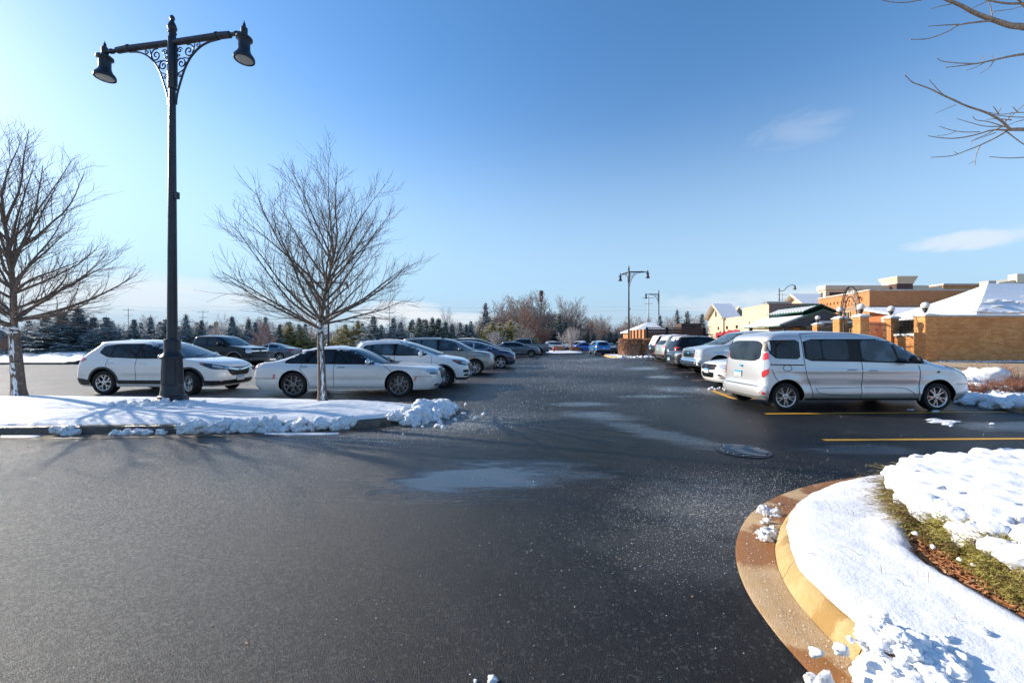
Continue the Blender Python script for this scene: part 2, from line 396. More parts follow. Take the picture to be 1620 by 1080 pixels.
def catmull(pts, n=8):
    out = []; P = [Vector(p) for p in pts]
    P = [P[0] * 2 - P[1]] + P + [P[-1] * 2 - P[-2]]
    for i in range(1, len(P) - 2):
        for k in range(n):
            t = k / n; a, b, c, d = P[i - 1], P[i], P[i + 1], P[i + 2]
            out.append(.5 * ((2 * b) + (c - a) * t + (2 * a - 5 * b + 4 * c - d) * t * t + (3 * b - a - 3 * c + d) * t ** 3))
    out.append(P[-2]); return out
def lerp_table(tab, z):
    if z <= tab[0][0]: return tab[0][1]
    for (a, b), (c, d) in zip(tab, tab[1:]):
        if z <= c: return b + (d - b) * (z - a) / max(c - a, 1e-9)
    return tab[-1][1]
def chaikin(tab, it=2, k=.25):
    for _ in range(it):
        o = [tab[0]]
        for a, b in zip(tab, tab[1:]):
            o.append(tuple(x + (y - x) * k for x, y in zip(a, b))); o.append(tuple(x + (y - x) * (1 - k) for x, y in zip(a, b)))
        o.append(tab[-1]); tab = o
    return tab
def chaikin_closed(p, it=2, k=.22):
    for _ in range(it):
        o = []
        for i in range(len(p)):
            a, b = p[i], p[(i + 1) % len(p)]
            o.append(tuple(x + (y - x) * k for x, y in zip(a, b))); o.append(tuple(x + (y - x) * (1 - k) for x, y in zip(a, b)))
        p = o
    return p
def sstep(a, b, x):
    t = max(0, min(1, (x - a) / (b - a))); return t * t * (3 - 2 * t)
def gz(x, y):
    return .25 * sstep(10, 29, y) * sstep(5, 8.5, x) * (1 - sstep(32, 39, y))
def nz3(x, y, z=0, s=1.0): return noise.noise(Vector((x * s, y * s, z * s + 3.7)))
def fbm(x, y, z=0, s=1.0, o=4):
    v = 0; a = 1; t = 0
    for i in range(o):
        v += a * noise.noise(Vector((x * s, y * s, z * s + 7.1 * i))); t += a; a *= .5; s *= 2.1
    return v / t

# ------------------------------------------------------------------ ground
def grid_obj(name, m, xs, ys, zf, inside=None, smooth=True):
    idx = {}; vs = []; fs = []
    def vid(i, j):
        if (i, j) not in idx:
            idx[(i, j)] = len(vs); vs.append((xs[i], ys[j], zf(xs[i], ys[j])))
        return idx[(i, j)]
    for i in range(len(xs) - 1):
        for j in range(len(ys) - 1):
            if inside and not inside((xs[i] + xs[i + 1]) / 2, (ys[j] + ys[j + 1]) / 2): continue
            fs.append((vid(i, j), vid(i + 1, j), vid(i + 1, j + 1), vid(i, j + 1)))
    me = bpy.data.meshes.new(name); me.from_pydata(vs, [], fs); me.update()
    return link_mesh(name, me, m, smooth=smooth)
def frange(a, b, n): return [a + (b - a) * i / n for i in range(n + 1)]
def pip(x, y, poly):
    c = False; j = len(poly) - 1
    for i in range(len(poly)):
        (xi, yi), (xj, yj) = poly[i][:2], poly[j][:2]
        if (yi > y) != (yj > y) and x < (xj - xi) * (y - yi) / (yj - yi) + xi: c = not c
        j = i
    return c
mbg = MB(); mbg.add([(-3000, -200, -.06), (3000, -200, -.06), (3000, 4000, -.06), (-3000, 4000, -.06)], [(0, 1, 2, 3)])
struct(mbg.build('ground', 'snow_far'))
LOT = [(-70, -9), (40, -9), (40, 8), (13.2, 8), (14, 14), (16, 30), (17, 42), (26, 60), (30, 110), (-4, 110), (-3, 60), (-9, 40), (-13, 36.5), (-70, 36.5)]
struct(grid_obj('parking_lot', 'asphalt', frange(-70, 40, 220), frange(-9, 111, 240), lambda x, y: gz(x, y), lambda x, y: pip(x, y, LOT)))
# snow bank behind the lot
def bankz(x, y):
    e = 36.2 + .5 * nz3(x, 0, 0, .3)
    if x > -9: e = 36.5 + (x + 9) * 4.2
    if x > -3: e = 61 + (x + 3) * 3
    d = y - e
    return -.03 + .55 * sstep(0, 6, d) + (.12 * fbm(x, y, 0, .4) + .05 * fbm(x, y, 5, 1.5)) * sstep(0, 2, d) + .04 * sstep(-.1, .3, d)
struct(grid_obj('snow_bank', 'snow_far', frange(-75, 0, 180), frange(35.5, 75, 100), bankz))

def strip(path, rings, name, m, parent=None, closed=False, smooth=True):
    """loft rings [(offset, z)] along an xy path; positive offset is to the right of travel"""
    P = [Vector((p[0], p[1])) for p in path]; vs = []; fs = []; n = len(P)
    for i, p in enumerate(P):
        d = (P[min(i + 1, n - 1)] - P[max(i - 1, 0)]).normalized(); nr = Vector((d.y, -d.x))
        for k, rg in enumerate(rings):
            o, z = rg(i, p) if callable(rg) else rg
            q = p + nr * o; vs.append((q.x, q.y, z))
    m_ = len(rings)
    for i in range(n - 1):
        for k in range(m_ - 1): fs.append((i * m_ + k, (i + 1) * m_ + k, (i + 1) * m_ + k + 1, i * m_ + k + 1))
    me = bpy.data.meshes.new(name); me.from_pydata(vs, [], fs); me.update()
    o = link_mesh(name, me, m, parent, smooth=smooth, angle=50)
    return o

# --- near right island
KP = [(1.8, -3), (1.74, -1), (1.70, .6), (1.69, 1.4), (1.70, 1.87), (1.71, 2.19), (1.77, 2.52), (1.92, 2.88), (2.17, 3.25), (2.50, 3.60), (2.93, 3.92), (3.5, 4.22), (4.2, 4.45), (5.2, 4.62), (7, 4.8), (12, 5.0)]
kp = [(v.x, v.y) for v in catmull([(a, b, 0) for a, b in KP], 14)]
strip(kp, [(-.265, .002), (-.25, .010), (-.12, .004), (-.01, .012)], 'gutter', 'gutter')
struct(bpy.data.objects['gutter'])
def wob(o, z, a=.006): return lambda i, p: (o + a * nz3(p.x, p.y, 0, 6), z + a * nz3(p.x, p.y, 4, 5))
def gsteps(o, z, st): return lambda i, p: (o, z)
kroot = struct(strip(kp, [(.004, .0), (.010, .02), (.045, .095), (.065, .128), (.095, .142), (.25, .145)], 'kerb', 'kerb_dark'))
for k in range(0, len(kp) - 1, 30):       # cast kerb stones with open joints
    seg = kp[k:k + 31]
    if len(seg) < 3: continue
    a, b = Vector(seg[-2]), Vector(seg[-1]); e = (b - a).normalized() * .005; seg = seg[:-1] + [(b.x - e.x, b.y - e.y)]
    strip(seg, [(-.012, .0), wob(0, .02), wob(.035, .10), wob(.055, .135), wob(.085, .15), (.25, .152)], 'kerb_stone', 'kerb', kroot)
MULCH = [(2.56, 1.0), (2.57, 2.1), (2.58, 2.42), (2.68, 2.74), (2.95, 3.05), (3.3, 3.2), (5, 3.4), (9, 3.4), (9, .5), (2.56, .5)]
def segdist(x, y, poly):
    best = 1e9
    for (ax, ay), (bx, by) in zip(poly, poly[1:] + poly[:1]):
        dx_, dy_ = bx - ax, by - ay; t = max(0, min(1, ((x - ax) * dx_ + (y - ay) * dy_) / (dx_ * dx_ + dy_ * dy_ + 1e-12)))
        best = min(best, (x - ax - t * dx_) ** 2 + (y - ay - t * dy_) ** 2)
    return sqrt(best)
def islz(x, y, o):
    e = 1 - exp(-max(0, o - .07) / .04)
    z = .150 + .045 * e + .022 * fbm(x, y, 0, 1.3) * e + .008 * fbm(x, y, 2, 6) * e
    sd = segdist(x, y, MULCH); sd = -sd if pip(x, y, MULCH) else sd
    sd += .06 * fbm(x, y, 3, 3)
    return z - .10 * sstep(.0, -.10, sd) + .015 * sstep(.12, .03, abs(sd - .05))
offs = [.066, .07, .075, .085, .10, .13, .18] + [.24 + .035 * i for i in range(50)]
def isl_ring(o):
    def f(i, p):
        q = p; 
        oo = o - .018 * max(-1, fbm(p.x, p.y, 9, 2.5)) - .012 * nz3(p.x, p.y, 1, 9) if o < .16 else o
        return (oo, islz(p.x + o * .7, p.y - o * .5, o) if o > .1 else .148)
    return f
# true heights need the real position of the offset point, so build the sheet directly
def island_snow():
    P = [Vector(p) for p in kp]; vs = []; fs = []; n = len(P); m_ = len(offs)
    for i, p in enumerate(P):
        d = (P[min(i + 1, n - 1)] - P[max(i - 1, 0)]).normalized(); nr = Vector((d.y, -d.x))
        for k, o in enumerate(offs):
            oo = o - (.034 * fbm(p.x, p.y, 9, 2.2) + .008 * nz3(p.x, p.y, 1, 14)) * (1 - sstep(.12, .3, o))
            q = p + nr * oo
            z = islz(q.x, q.y, o)
            if k == 0: z = .149
            vs.append((q.x, q.y, z))
    for i in range(n - 1):
        for k in range(m_ - 1): fs.append((i * m_ + k, (i + 1) * m_ + k, (i + 1) * m_ + k + 1, i * m_ + k + 1))
    me = bpy.data.meshes.new('island_snow'); me.from_pydata(vs, [], fs); me.update()
    return link_mesh('island_snow', me, 'snow_soft', smooth=True)
struct(island_snow())
struct(grid_obj('planting_bed', 'mulch', frange(2.5, 13, 40), frange(-3, 4.3, 30), lambda x, y: .128 + .01 * fbm(x, y, 0, 4), lambda x, y: (x > 2.6 and y < 3.2) or (x > 3.6 and y < 4.0)))

# --- near left island
FR = [(-32, 6.5), (-14, 6.62), (-8.6, 6.78), (-5, 6.98), (-3.4, 7.15), (-2.6, 7.42), (-2.1, 7.8), (-1.85, 8.25), (-1.95, 8.7), (-2.4, 9.05), (-3.2, 9.35), (-4.8, 9.75), (-8, 10.1), (-14, 10.3), (-32, 10.4)]
fr = [(v.x, v.y) for v in catmull([(a, b, 0) for a, b in FR], 16)]
fr_r = list(reversed(fr))       # travel so that 'right' is inward
struct(strip(fr_r, [(-.30, .004), (-.26, .011), (-.02, .012)], 'gutter', 'kerb_dark'))
struct(strip(fr_r, [(-.012, 0), wob(0, .02), wob(.03, .11), wob(.055, .14), (.09, .15), (.3, .15)], 'kerb', 'kerb_dark'))
def li_height(x, y, d):
    e = 1 - exp(-max(0, d) / .07)
    z = .150 + .075 * e + .03 * fbm(x, y, 0, .9) * e + .012 * fbm(x, y, 4, 3.5) * e
    for (mx, my, sx, sy, h) in [(-10.4, 8.9, 1.3, .8, .07), (-3.7, 8.5, .75, .55, .11), (-2.9, 8.3, .8, .5, .05), (-11.8, 9.5, 1.2, .5, .06), (-7.6, 8.9, .5, .4, .05)]:
        z += h * exp(-((x - mx) / sx) ** 2 - ((y - my) / sy) ** 2) * e
    return z
def left_snow():
    n = 260; k0 = 46; vs = []; fs = []
    fpts = [p for p in fr[:fr.index(min(fr, key=lambda q: -q[0])) + 1]]
    bpts = list(reversed(fr[fr.index(min(fr, key=lambda q: -q[0])):]))
    def at(pts, x): return lerp_table([(a, b) for a, b in pts], x)
    xmax = max(p[0] for p in fr) - .10
    ins = .09
    for i in range(n + 1):
        t = i / n; x = -32 + (xmax + 32) * (1 - (1 - t) ** 2.2)
        y0 = at(fpts, x) + ins + .03 * fbm(x, 0, 1, 3) ; y1 = at(bpts, x) - ins
        for k in range(k0 + 1):
            s = k / k0; s = .5 - .5 * cos(pi * s); s = s * .6 + (k / k0) * .4
            y = y0 + (y1 - y0) * s; d = min(y - y0, y1 - y, (xmax - x) * 1.0)
            vs.append((x, y, .149 if k in (0, k0) else li_height(x, y, d)))
    for i in range(n):
        for k in range(k0):
            a = i * (k0 + 1) + k; fs.append((a, a + k0 + 1, a + k0 + 2, a + 1))
    me = bpy.data.meshes.new('island_snow'); me.from_pydata(vs, [], fs); me.update()
    return link_mesh('island_snow', me, 'snow', smooth=True)
struct(left_snow())

# snow lumps -----------------------------------------------------------------
ICO = {}
def ico(sub):
    if sub not in ICO:
        bm = bmesh.new(); bmesh.ops.create_icosphere(bm, subdivisions=sub, radius=1)
        ICO[sub] = ([v.co.copy() for v in bm.verts], [tuple(v.index for v in f.verts) for f in bm.faces]); bm.free()
    return ICO[sub]
def lump(mb, c, r, rnd, sub=3, squash=.75, jag=.35):
    vs, fs = ico(sub); o = Vector((rnd.uniform(0, 50), rnd.uniform(0, 50), rnd.uniform(0, 50)))
    sx, sy = rnd.uniform(.75, 1.3), rnd.uniform(.75, 1.3); out = []
    rot = Matrix.Rotation(rnd.uniform(0, 6.3), 3, 'Z')
    for v in vs:
        k = 1 + jag * noise.noise(v * 1.1 + o) * 1.7 + jag * (.45 - abs(noise.noise(v * 2.3 + o))) * 1.3 + jag * (.3 - abs(noise.noise(v * 5.3 + o))) * .7 + jag * .22 * noise.noise(v * 12 + o)
        q = rot @ Vector((v.x * sx * k, v.y * sy * k, v.z * squash * k)); out.append(Vector(c) + q * r)
    mb.add(out, fs)
def pile(name, label, items, seed, material='snow_dirty'):
    rnd = random.Random(seed); mb = MB()
    for (x, y, z, r, sub) in items: lump(mb, (x, y, z), r, rnd, sub, rnd.uniform(.6, 1.0), .42)
    return stuff(mb.build(name, material, smooth=True, angle=70), label, 'snow')
def P3(px, py, z):       # photo pixel -> world at height z
    Y = 630 * (1.6 - z) / (py - 540); return ((px - 810) / 630 * Y, Y)
rr = random.Random(11); items = []
for (px, py, z, r) in [(632, 660, .10, .17), (650, 664, .08, .16), (664, 657, .12, .2), (645, 650, .2, .15), (658, 645, .22, .13), (672, 648, .17, .18), (684, 655, .1, .19), (694, 648, .14, .18), (681, 642, .22, .13), (676, 638, .26, .12),
                       (690, 640, .2, .13), (704, 652, .08, .14), (702, 641, .16, .15), (713, 645, .10, .12), (717, 641, .10, .1), (709, 635, .2, .1), (720, 648, .03, .07), (640, 668, .04, .08), (655, 671, .02, .06), (672, 667, .03, .08), (690, 662, .03, .08),
                       (625, 655, .2, .12), (699, 658, .03, .07), (706, 660, .02, .05), (695, 633, .2, .1), (687, 634, .24, .1), (666, 640, .24, .13)]:
    x, y = P3(px, py, z); items.append((x, y, z * .82, r * .95, 4 if r > .1 else 3))
for _ in range(120):
    px, py = rr.gauss(680, 26), rr.gauss(655, 9); x, y = P3(px, max(640, py), .02); items.append((x, y, .02, rr.uniform(.015, .05), 2))
pile('snow_pile', 'jagged heap of broken snow clods at the right tip of the left island', items, 3)
items = []
for k in range(150):
    px = rr.uniform(285, 545); x, y = P3(px, 680, .06); yk = lerp_table([(a, b) for a, b in FR[:7]], x)
    h = rr.random(); items.append((x, yk + .02 - .10 * (1 - h) + .03, .02 + .15 * h, rr.uniform(.03, .085), 3))
for a, b in ((94, 132), (180, 205), (205, 238), (250, 262)):
    for k in range(int((b - a) / 2.2)):
        px = rr.uniform(a, b); x, y = P3(px, 682, .06); yk = lerp_table([(p, q) for p, q in FR[:7]], x); h = rr.random() * (1 if a == 94 else .35)
        items.append((x, yk - .05 - .04 * (1 - h), .02 + .11 * h, rr.uniform(.03, .06), 3))
items.append((*P3(305, 672, .22), .2, .13, 4)); items.append((*P3(312, 676, .16), .14, .10, 3))
pile('spilled_snow', 'ridge of snow spilling over the kerb of the left island', items, 5)
mb = MB(); rnd = random.Random(2)
for (x0, x1, pyy) in ((418, 535, 687.5), (0, 62, 692)):
    pts = []
    for k in range(14): x, y = P3(x0 + (x1 - x0) * k / 13, pyy, 0); pts.append((x, y))
    top = [(x, y + .05 + .05 * rnd.random() * sin(pi * k / 13), .02) for k, (x, y) in enumerate(pts)]
    low = [(x, y - .07 * sin(pi * k / 13) * rnd.uniform(.6, 1), .006) for k, (x, y) in enumerate(pts)]
    mid = [((a[0] + b[0]) / 2, (a[1] + b[1]) / 2, .035) for a, b in zip(top, low)]
    vs = low + mid + top; n = 14
    mb.add(vs, [(i, i + 1, n + i + 1, n + i) for i in range(n - 1)] + [(n + i, n + i + 1, 2 * n + i + 1, 2 * n + i) for i in range(n - 1)])
stuff(mb.build('snow_patch', 'snow', smooth=True), 'thin slush strip lying on the gutter before the left island', 'snow')
# clods on the right island
items = []
for (px, py, z, r) in [(1395, 972, .30, .035), (1390, 1000, .25, .055), (1378, 990, .24, .045), (1405, 1008, .24, .055), (1428, 1010, .24, .05), (1420, 1000, .28, .035), (1450, 1018, .22, .05), (1472, 1020, .22, .045), (1440, 1035, .22, .045), (1482, 1040, .21, .05), (1500, 1052, .20, .045), (1465, 1050, .20, .04), (1510, 1030, .2, .03), (1372, 1008, .20, .035), (1384, 1015, .2, .04), (1470, 1066, .19, .04), (1366, 996, .2, .03)]:
    x, y = P3(px, py, z); items.append((x, y, z - .01, r, 4))
for _ in range(40):
    x, y = P3(1435 + rr.gauss(0, 45), 1025 + rr.gauss(0, 18), .21); items.append((x, y, .205, rr.uniform(.006, .022), 3))
pile('snow_clods', 'heap of snow clods at the bottom edge of the right island', items, 8, 'snow_soft')
items = []
for (px, py, z, r) in [(1400, 1075, .10, .07), (1385, 1062, .08, .05), (1420, 1085, .12, .08), (1392, 1090, .06, .07), (1440, 1095, .14, .07)]:
    x, y = P3(px, py, z); items.append((x, y, z, r, 4))
pile('snow_clods', 'lump of snow covering the kerb stone at the bottom right', items, 9, 'snow_soft')
items = []
for (px, py, r) in [(1212, 803, .035), (1206, 808, .05), (1214, 811, .04), (1228, 812, .05), (1213, 824, .03), (1207, 826, .02), (1215, 843, .05), (1206, 847, .04), (1222, 846, .05), (1213, 852, .045), (1200, 843, .03), (1224, 838, .04), (1212, 838, .035)]:
    x, y = P3(px, py, .02); items.append((x, y, .02, r * .8, 3))
for _ in range(50):
    x, y = P3(1212 + rr.gauss(0, 9), rr.choice((808, 845)) + rr.gauss(0, 5), .01); items.append((x, y, .012, rr.uniform(.004, .014), 2))
pile('ice_lumps', 'crumbled white ice lumps lying in the wet brown gutter', items, 12)
pile('ice_lumps', 'small white ice lump on the asphalt at the bottom edge', [(*P3(778, 1076, .01), .012, .022, 3), (*P3(1288, 1076, .02), .015, .035, 3), (*P3(1300, 1082, .02), .015, .04, 3), (*P3(752, 1075, .01), .006, .008, 2)], 13)
pile('slush_lumps', 'grey-white slush lumps under the nose of the white coupe', [(6.9 + rr.gauss(0, .35), 13.0 + rr.gauss(0, .15), .05, rr.uniform(.03, .07), 3) for _ in range(16)], 14)
mb = MB(); rnd = random.Random(5)
for (px, py, w_, h_) in [(1490, 667, 24, 2.6), (1478, 664, 14, 1.5), (1500, 671, 12, 2), (1512, 667.5, 10, 1), (1480, 650.5, 7, 1.6), (1443, 648.5, 5, .8), (1437, 648.5, 2.5, .8), (1570, 670.7, 6, 1), (1505, 674, 4, 1)]:
    n = 22; ring = []; x0, y0 = P3(px, py, 0)
    for k in range(n):
        t = 2 * pi * k / n; q = rnd.uniform(.65, 1.15); ring.append(P3(px + w_ * cos(t) * q, py + h_ * sin(t) * q, 0))
    vs = [(a, b, .005) for a, b in ring] + [(x0 + (a - x0) * .6, y0 + (b - y0) * .6, .022) for a, b in ring] + [(x0, y0, .026)]
    mb.add(vs, [(k, (k + 1) % n, n + (k + 1) % n, n + k) for k in range(n)] + [(n + k, n + (k + 1) % n, 2 * n) for k in range(n)])
stuff(mb.build('snow_patch', 'snow', smooth=True), 'flat patches of leftover snow between the yellow lines', 'snow')

# road salt and grit
def grains():
    rnd = random.Random(21); vs = []; fs = []
    sp = [((5.3, 1.0), (0, 0)), ]
    def put(x, y, s):
        if x > 13 or x < -16: return
        z = gz(x, y) + .001; b = len(vs); a = rnd.uniform(0, 6.3); e = s * rnd.uniform(.5, 1)
        for k in range(3): vs.append((x + s * cos(a + 2.1 * k), y + e * sin(a + 2.1 * k), z))
        vs.append((x + rnd.uniform(-.3, .3) * s, y, z + s * rnd.uniform(.6, 1.1)))
        fs.extend([(b, b + 1, b + 3), (b + 1, b + 2, b + 3), (b + 2, b, b + 3)])
    SC = .62
    for (cpx, cpy, sx, sy, n, s) in [(1130, 790, 75, 26, 3800, .0055), (1080, 850, 70, 40, 1100, .005), (1180, 760, 90, 14, 1100, .006), (950, 800, 110, 60, 500, .006), (690, 668, 55, 9, 2600, .011), (590, 690, 70, 9, 1100, .011), (770, 655, 50, 12, 1300, .013),
                                  (1040, 610, 60, 18, 500, .016), (860, 600, 60, 18, 900, .02), (900, 575, 70, 7, 1400, .028), (1000, 570, 40, 4, 700, .03), (860, 566, 25, 3, 700, .03)]:
        for _ in range(n):
            px = rnd.gauss(cpx, sx); py = rnd.gauss(cpy, sy)
            if py < 561: continue
            x, y = P3(px, py, 0)
            put(x, y, SC * s * rnd.uniform(.4, 1.35))
    for _ in range(900):
        py = 556 + 520 * rnd.random() ** 1.3; px = rnd.uniform(400, 1640); x, y = P3(px, py, 0)
        if y > 45: continue
        put(x, y, (.0016 + .0006 * y) * (.4 + 1.6 * rnd.random() ** 3))
    for _ in range(500):      # dark and white grit scattered in the gutter
        i = rnd.randrange(40, 190); x = kp[i][0] - rnd.uniform(.02, .25); y = kp[i][1] + rnd.uniform(-.05, .05)
        put(x, y, rnd.uniform(.002, .006))
        for q in range(4): 
            v = vs[-1 - q]; vs[-1 - q] = (v[0], v[1], v[2] + .010)
    me = bpy.data.meshes.new('road_salt'); me.from_pydata(vs, [], fs); me.update()
    return stuff(link_mesh('road_salt', me, 'snow'), 'white road salt grains scattered over the asphalt', 'road salt')
grains()
def litter():
    rnd = random.Random(4); mb = MB()
    for (px, py) in [(586, 845), (470, 868), (390, 1018), (1095, 944), (335, 990), (980, 885)]:
        x, y = P3(px, py, 0); a = rnd.uniform(0, 3)
        mb.obox((x, y, .005), (rnd.uniform(.012, .024), rnd.uniform(.004, .009), .003), a)
    stuff(mb.build('leaf_litter', 'mulch_pale'), 'a few dead leaf scraps scattered on the dark asphalt', 'leaves')
litter()

# parking lines
def line(x0, y0, x1, y1, wd, m, label):
    d = Vector((x1 - x0, y1 - y0)); L = d.length; d /= L; n_ = Vector((-d.y, d.x)) * wd / 2; vs = []; fs = []
    k = max(2, int(L / .5))
    for i in range(k + 1):
        p = Vector((x0, y0)) + d * L * i / k
        for q in (p - n_, p + n_): vs.append((q.x, q.y, gz(q.x, q.y) + .005))
    for i in range(k): fs.append((2 * i, 2 * i + 2, 2 * i + 3, 2 * i + 1))
    me = bpy.data.meshes.new('parking_line'); me.from_pydata(vs, [], fs); me.update()
    o = link_mesh('parking_line', me, m); struct(o); return o
line(5.05, 6.46, 11.3, 6.62, .10, 'line_yellow', ''); line(5.6, 8.80, 11.2, 9.02, .10, 'line_yellow', '')
line(6.55, 12.95, 9, 13.0, .11, 'line_yellow', ''); line(6.15, 11.12, 9, 11.15, .11, 'line_yellow', ''); line(6.50, 12.90, 6.20, 11.17, .16, 'line_yellow', ''); line(6.45, 12.1, 8.5, 11.6, .10, 'line_yellow', '')
for (px, y, ln) in [(1092, 15.9, 5), (1067, 19.1, 5), (1048, 22.0, 5), (1036, 25.2, 5), (1028, 28.3, 5), (1007, 34.5, 4)]:
    x = (px - 810) / 630 * y; line(x, y, x + ln, y + .05, .11, 'line_faded', '')
for (px, y) in [(745, 12.2), (769, 15.0), (793, 17.9), (803, 20.8), (820, 24), (826, 27.2), (836, 30.4), (842, 33.8), (850, 37.5)]:
    x = (px - 810) / 630 * y; line(x, y, x - 5.3, y, .11, 'line_faded', '')
for k in range(7): line(-15 - 2.8 * k * 0, 13.4 + 2.9 * k, -9.5, 13.4 + 2.9 * k, .10, 'line_faded', '') if k else None
for k in range(6): line(-32, 14 + 2.9 * k, -21, 14 + 2.9 * k, .10, 'line_faded', '')

# round drain grate
def grate(x, y):
    t = thing('drain_grate', 'round cast iron drain grate set in the asphalt near the yellow line', 'drain', (x, y, 0))
    mb = MB(); mb.lathe([(.36, .001), (.36, .010), (.31, .012), (.31, .003)], 40); mb.build('frame', 'iron', t, smooth=True)
    mb = MB(); mb.lathe([(.31, .0025), (.308, .0035), (.01, .0035)], 40); mb.build('cover', 'dark_gap', t)
    mb = MB()
    for k in range(-3, 4):
        h = k * .085; L = sqrt(max(0, .30 ** 2 - h * h))
        n = max(2, int(L * 16))
        pts = [(-L + 2 * L * i / n, h + .014 * (1 if i % 2 else -1), .010) for i in range(n + 1)]
        mb.tube([(a, b, .012) for a, b, c in pts], .014, 4)
    mb.build('bars', 'grate', t)
grate(3.38, 5.82)
# ------------------------------------------------------------------ vehicles
WHEELS = {}
def wheel_meshes(Rt, rr_, wd, style, n):
    key = (Rt, rr_, wd, style, n)
    if key in WHEELS: return WHEELS[key]
    mb = MB(); h = wd / 2
    prof = [(rr_ * .96, -h * .80), (rr_ + .012, -h * .92), (Rt * .90, -h), (Rt * .965, -h * .93), (Rt * .992, -h * .72), (Rt, -h * .66), (Rt, -h * .36), (Rt * .985, -h * .34), (Rt * .985, -h * .30), (Rt, -h * .28), (Rt, h * .28), (Rt * .985, h * .30), (Rt * .985, h * .34), (Rt, h * .36),
            (Rt, h * .66), (Rt * .992, h * .72), (Rt * .965, h * .93), (Rt * .90, h), (rr_ + .012, h * .92), (rr_ * .96, h * .80)]
    mb.lathe(prof, 48, axis='Y'); tyre = mb.mesh('tyre')
    # the lathe caps would close the tyre: drop them
    bm = bmesh.new(); bm.from_mesh(tyre); bm.faces.ensure_lookup_table()
    bmesh.ops.delete(bm, geom=[f for f in bm.faces if len(f.verts) > 4], context='FACES'); bmesh.ops.recalc_face_normals(bm, faces=bm.faces); bm.to_mesh(tyre); bm.free()
    tyre.materials.append(M['tyre']); tyre.shade_smooth(); tyre.set_sharp_from_angle(angle=radians(45))
    # rim, outer face towards +y
    mb = MB(); q = .018
    mb.lathe([(rr_, h * .80), (rr_ + .006, h * .84), (rr_ + .004, h * .90), (rr_ - .012, h * .86), (rr_ - .022, h * .70), (rr_ - .03, -h * .6)], 48, axis='Y')
    def spoke(a0, a1, w0, w1, y0, y1, r0, r1):
        # a tapered bar between (r0, angle a0) and (r1, angle a1)
        p0 = Vector((r0 * cos(a0), 0, r0 * sin(a0))); p1 = Vector((r1 * cos(a1), 0, r1 * sin(a1))); d = (p1 - p0).normalized(); s_ = Vector((-d.z, 0, d.x))
        vs = []
        for (p, w_, yy) in ((p0, w0, y0), (p1, w1, y1)):
            for (sx, t, dy) in ((-1, 1.0, -.022), (-1, .72, 0), (1, .72, 0), (1, 1.0, -.022)): vs.append(p + s_ * w_ * t * sx + Vector((0, yy + dy, 0)))
        mb.add(vs, [(0, 1, 5, 4), (1, 2, 6, 5), (2, 3, 7, 6), (3, 0, 4, 7), (0, 3, 2, 1), (4, 5, 6, 7)])
    yo = h * .74; yc = h * .70
    for k in range(n):
        a = 2 * pi * k / n + pi / 2
        da = pi / n
        if style == 'fat': spoke(a, a, .030, rr_ * .13, yc, yo, .04, rr_ * .97)
        elif style == 'pair':
            spoke(a - .12, a - da * .36, .018, rr_ * .06, yc, yo, .05, rr_ * .97); spoke(a + .12, a + da * .36, .018, rr_ * .06, yc, yo, .05, rr_ * .97)
            spoke(a, a, .02, .02, yc - .01, yo - .012, .05, rr_ * .55)
        elif style == 'wye':
            spoke(a, a, .026, .02, yc, (yc + yo) / 2, .03, rr_ * .5); spoke(a, a - da * .55, .016, .022, (yc + yo) / 2, yo, rr_ * .45, rr_ * .97); spoke(a, a + da * .55, .016, .022, (yc + yo) / 2, yo, rr_ * .45, rr_ * .97)
        else: spoke(a, a, .018, rr_ * .05, yc, yo, .04, rr_ * .97)
    mb.lathe([(.075, yc - .03), (.07, yc + .004), (.045, yc + .012), (.03, yc + .006), (.028, yc + .010)], 20, axis='Y')
    rim = mb.mesh('rim', fix=False)
    bm = bmesh.new(); bm.from_mesh(rim); bm.faces.ensure_lookup_table()
    big = [f for f in bm.faces if len(f.verts) == 48]
    bmesh.ops.delete(bm, geom=big, context='FACES'); bm.to_mesh(rim); bm.free()
    rim.shade_smooth(); rim.set_sharp_from_angle(angle=radians(30))
    mb = MB(); mb.lathe([(rr_ - .02, -h * .3), (rr_ - .02, -h * .25), (.02, -h * .25)], 24, axis='Y'); mb.lathe([(rr_ * .70, h * .05), (rr_ * .70, h * .12), (.04, h * .16)], 28, axis='Y')
    disc = mb.mesh('brake_disc'); disc.materials.append(M['disc'])
    WHEELS[key] = (tyre, rim, disc); return WHEELS[key]

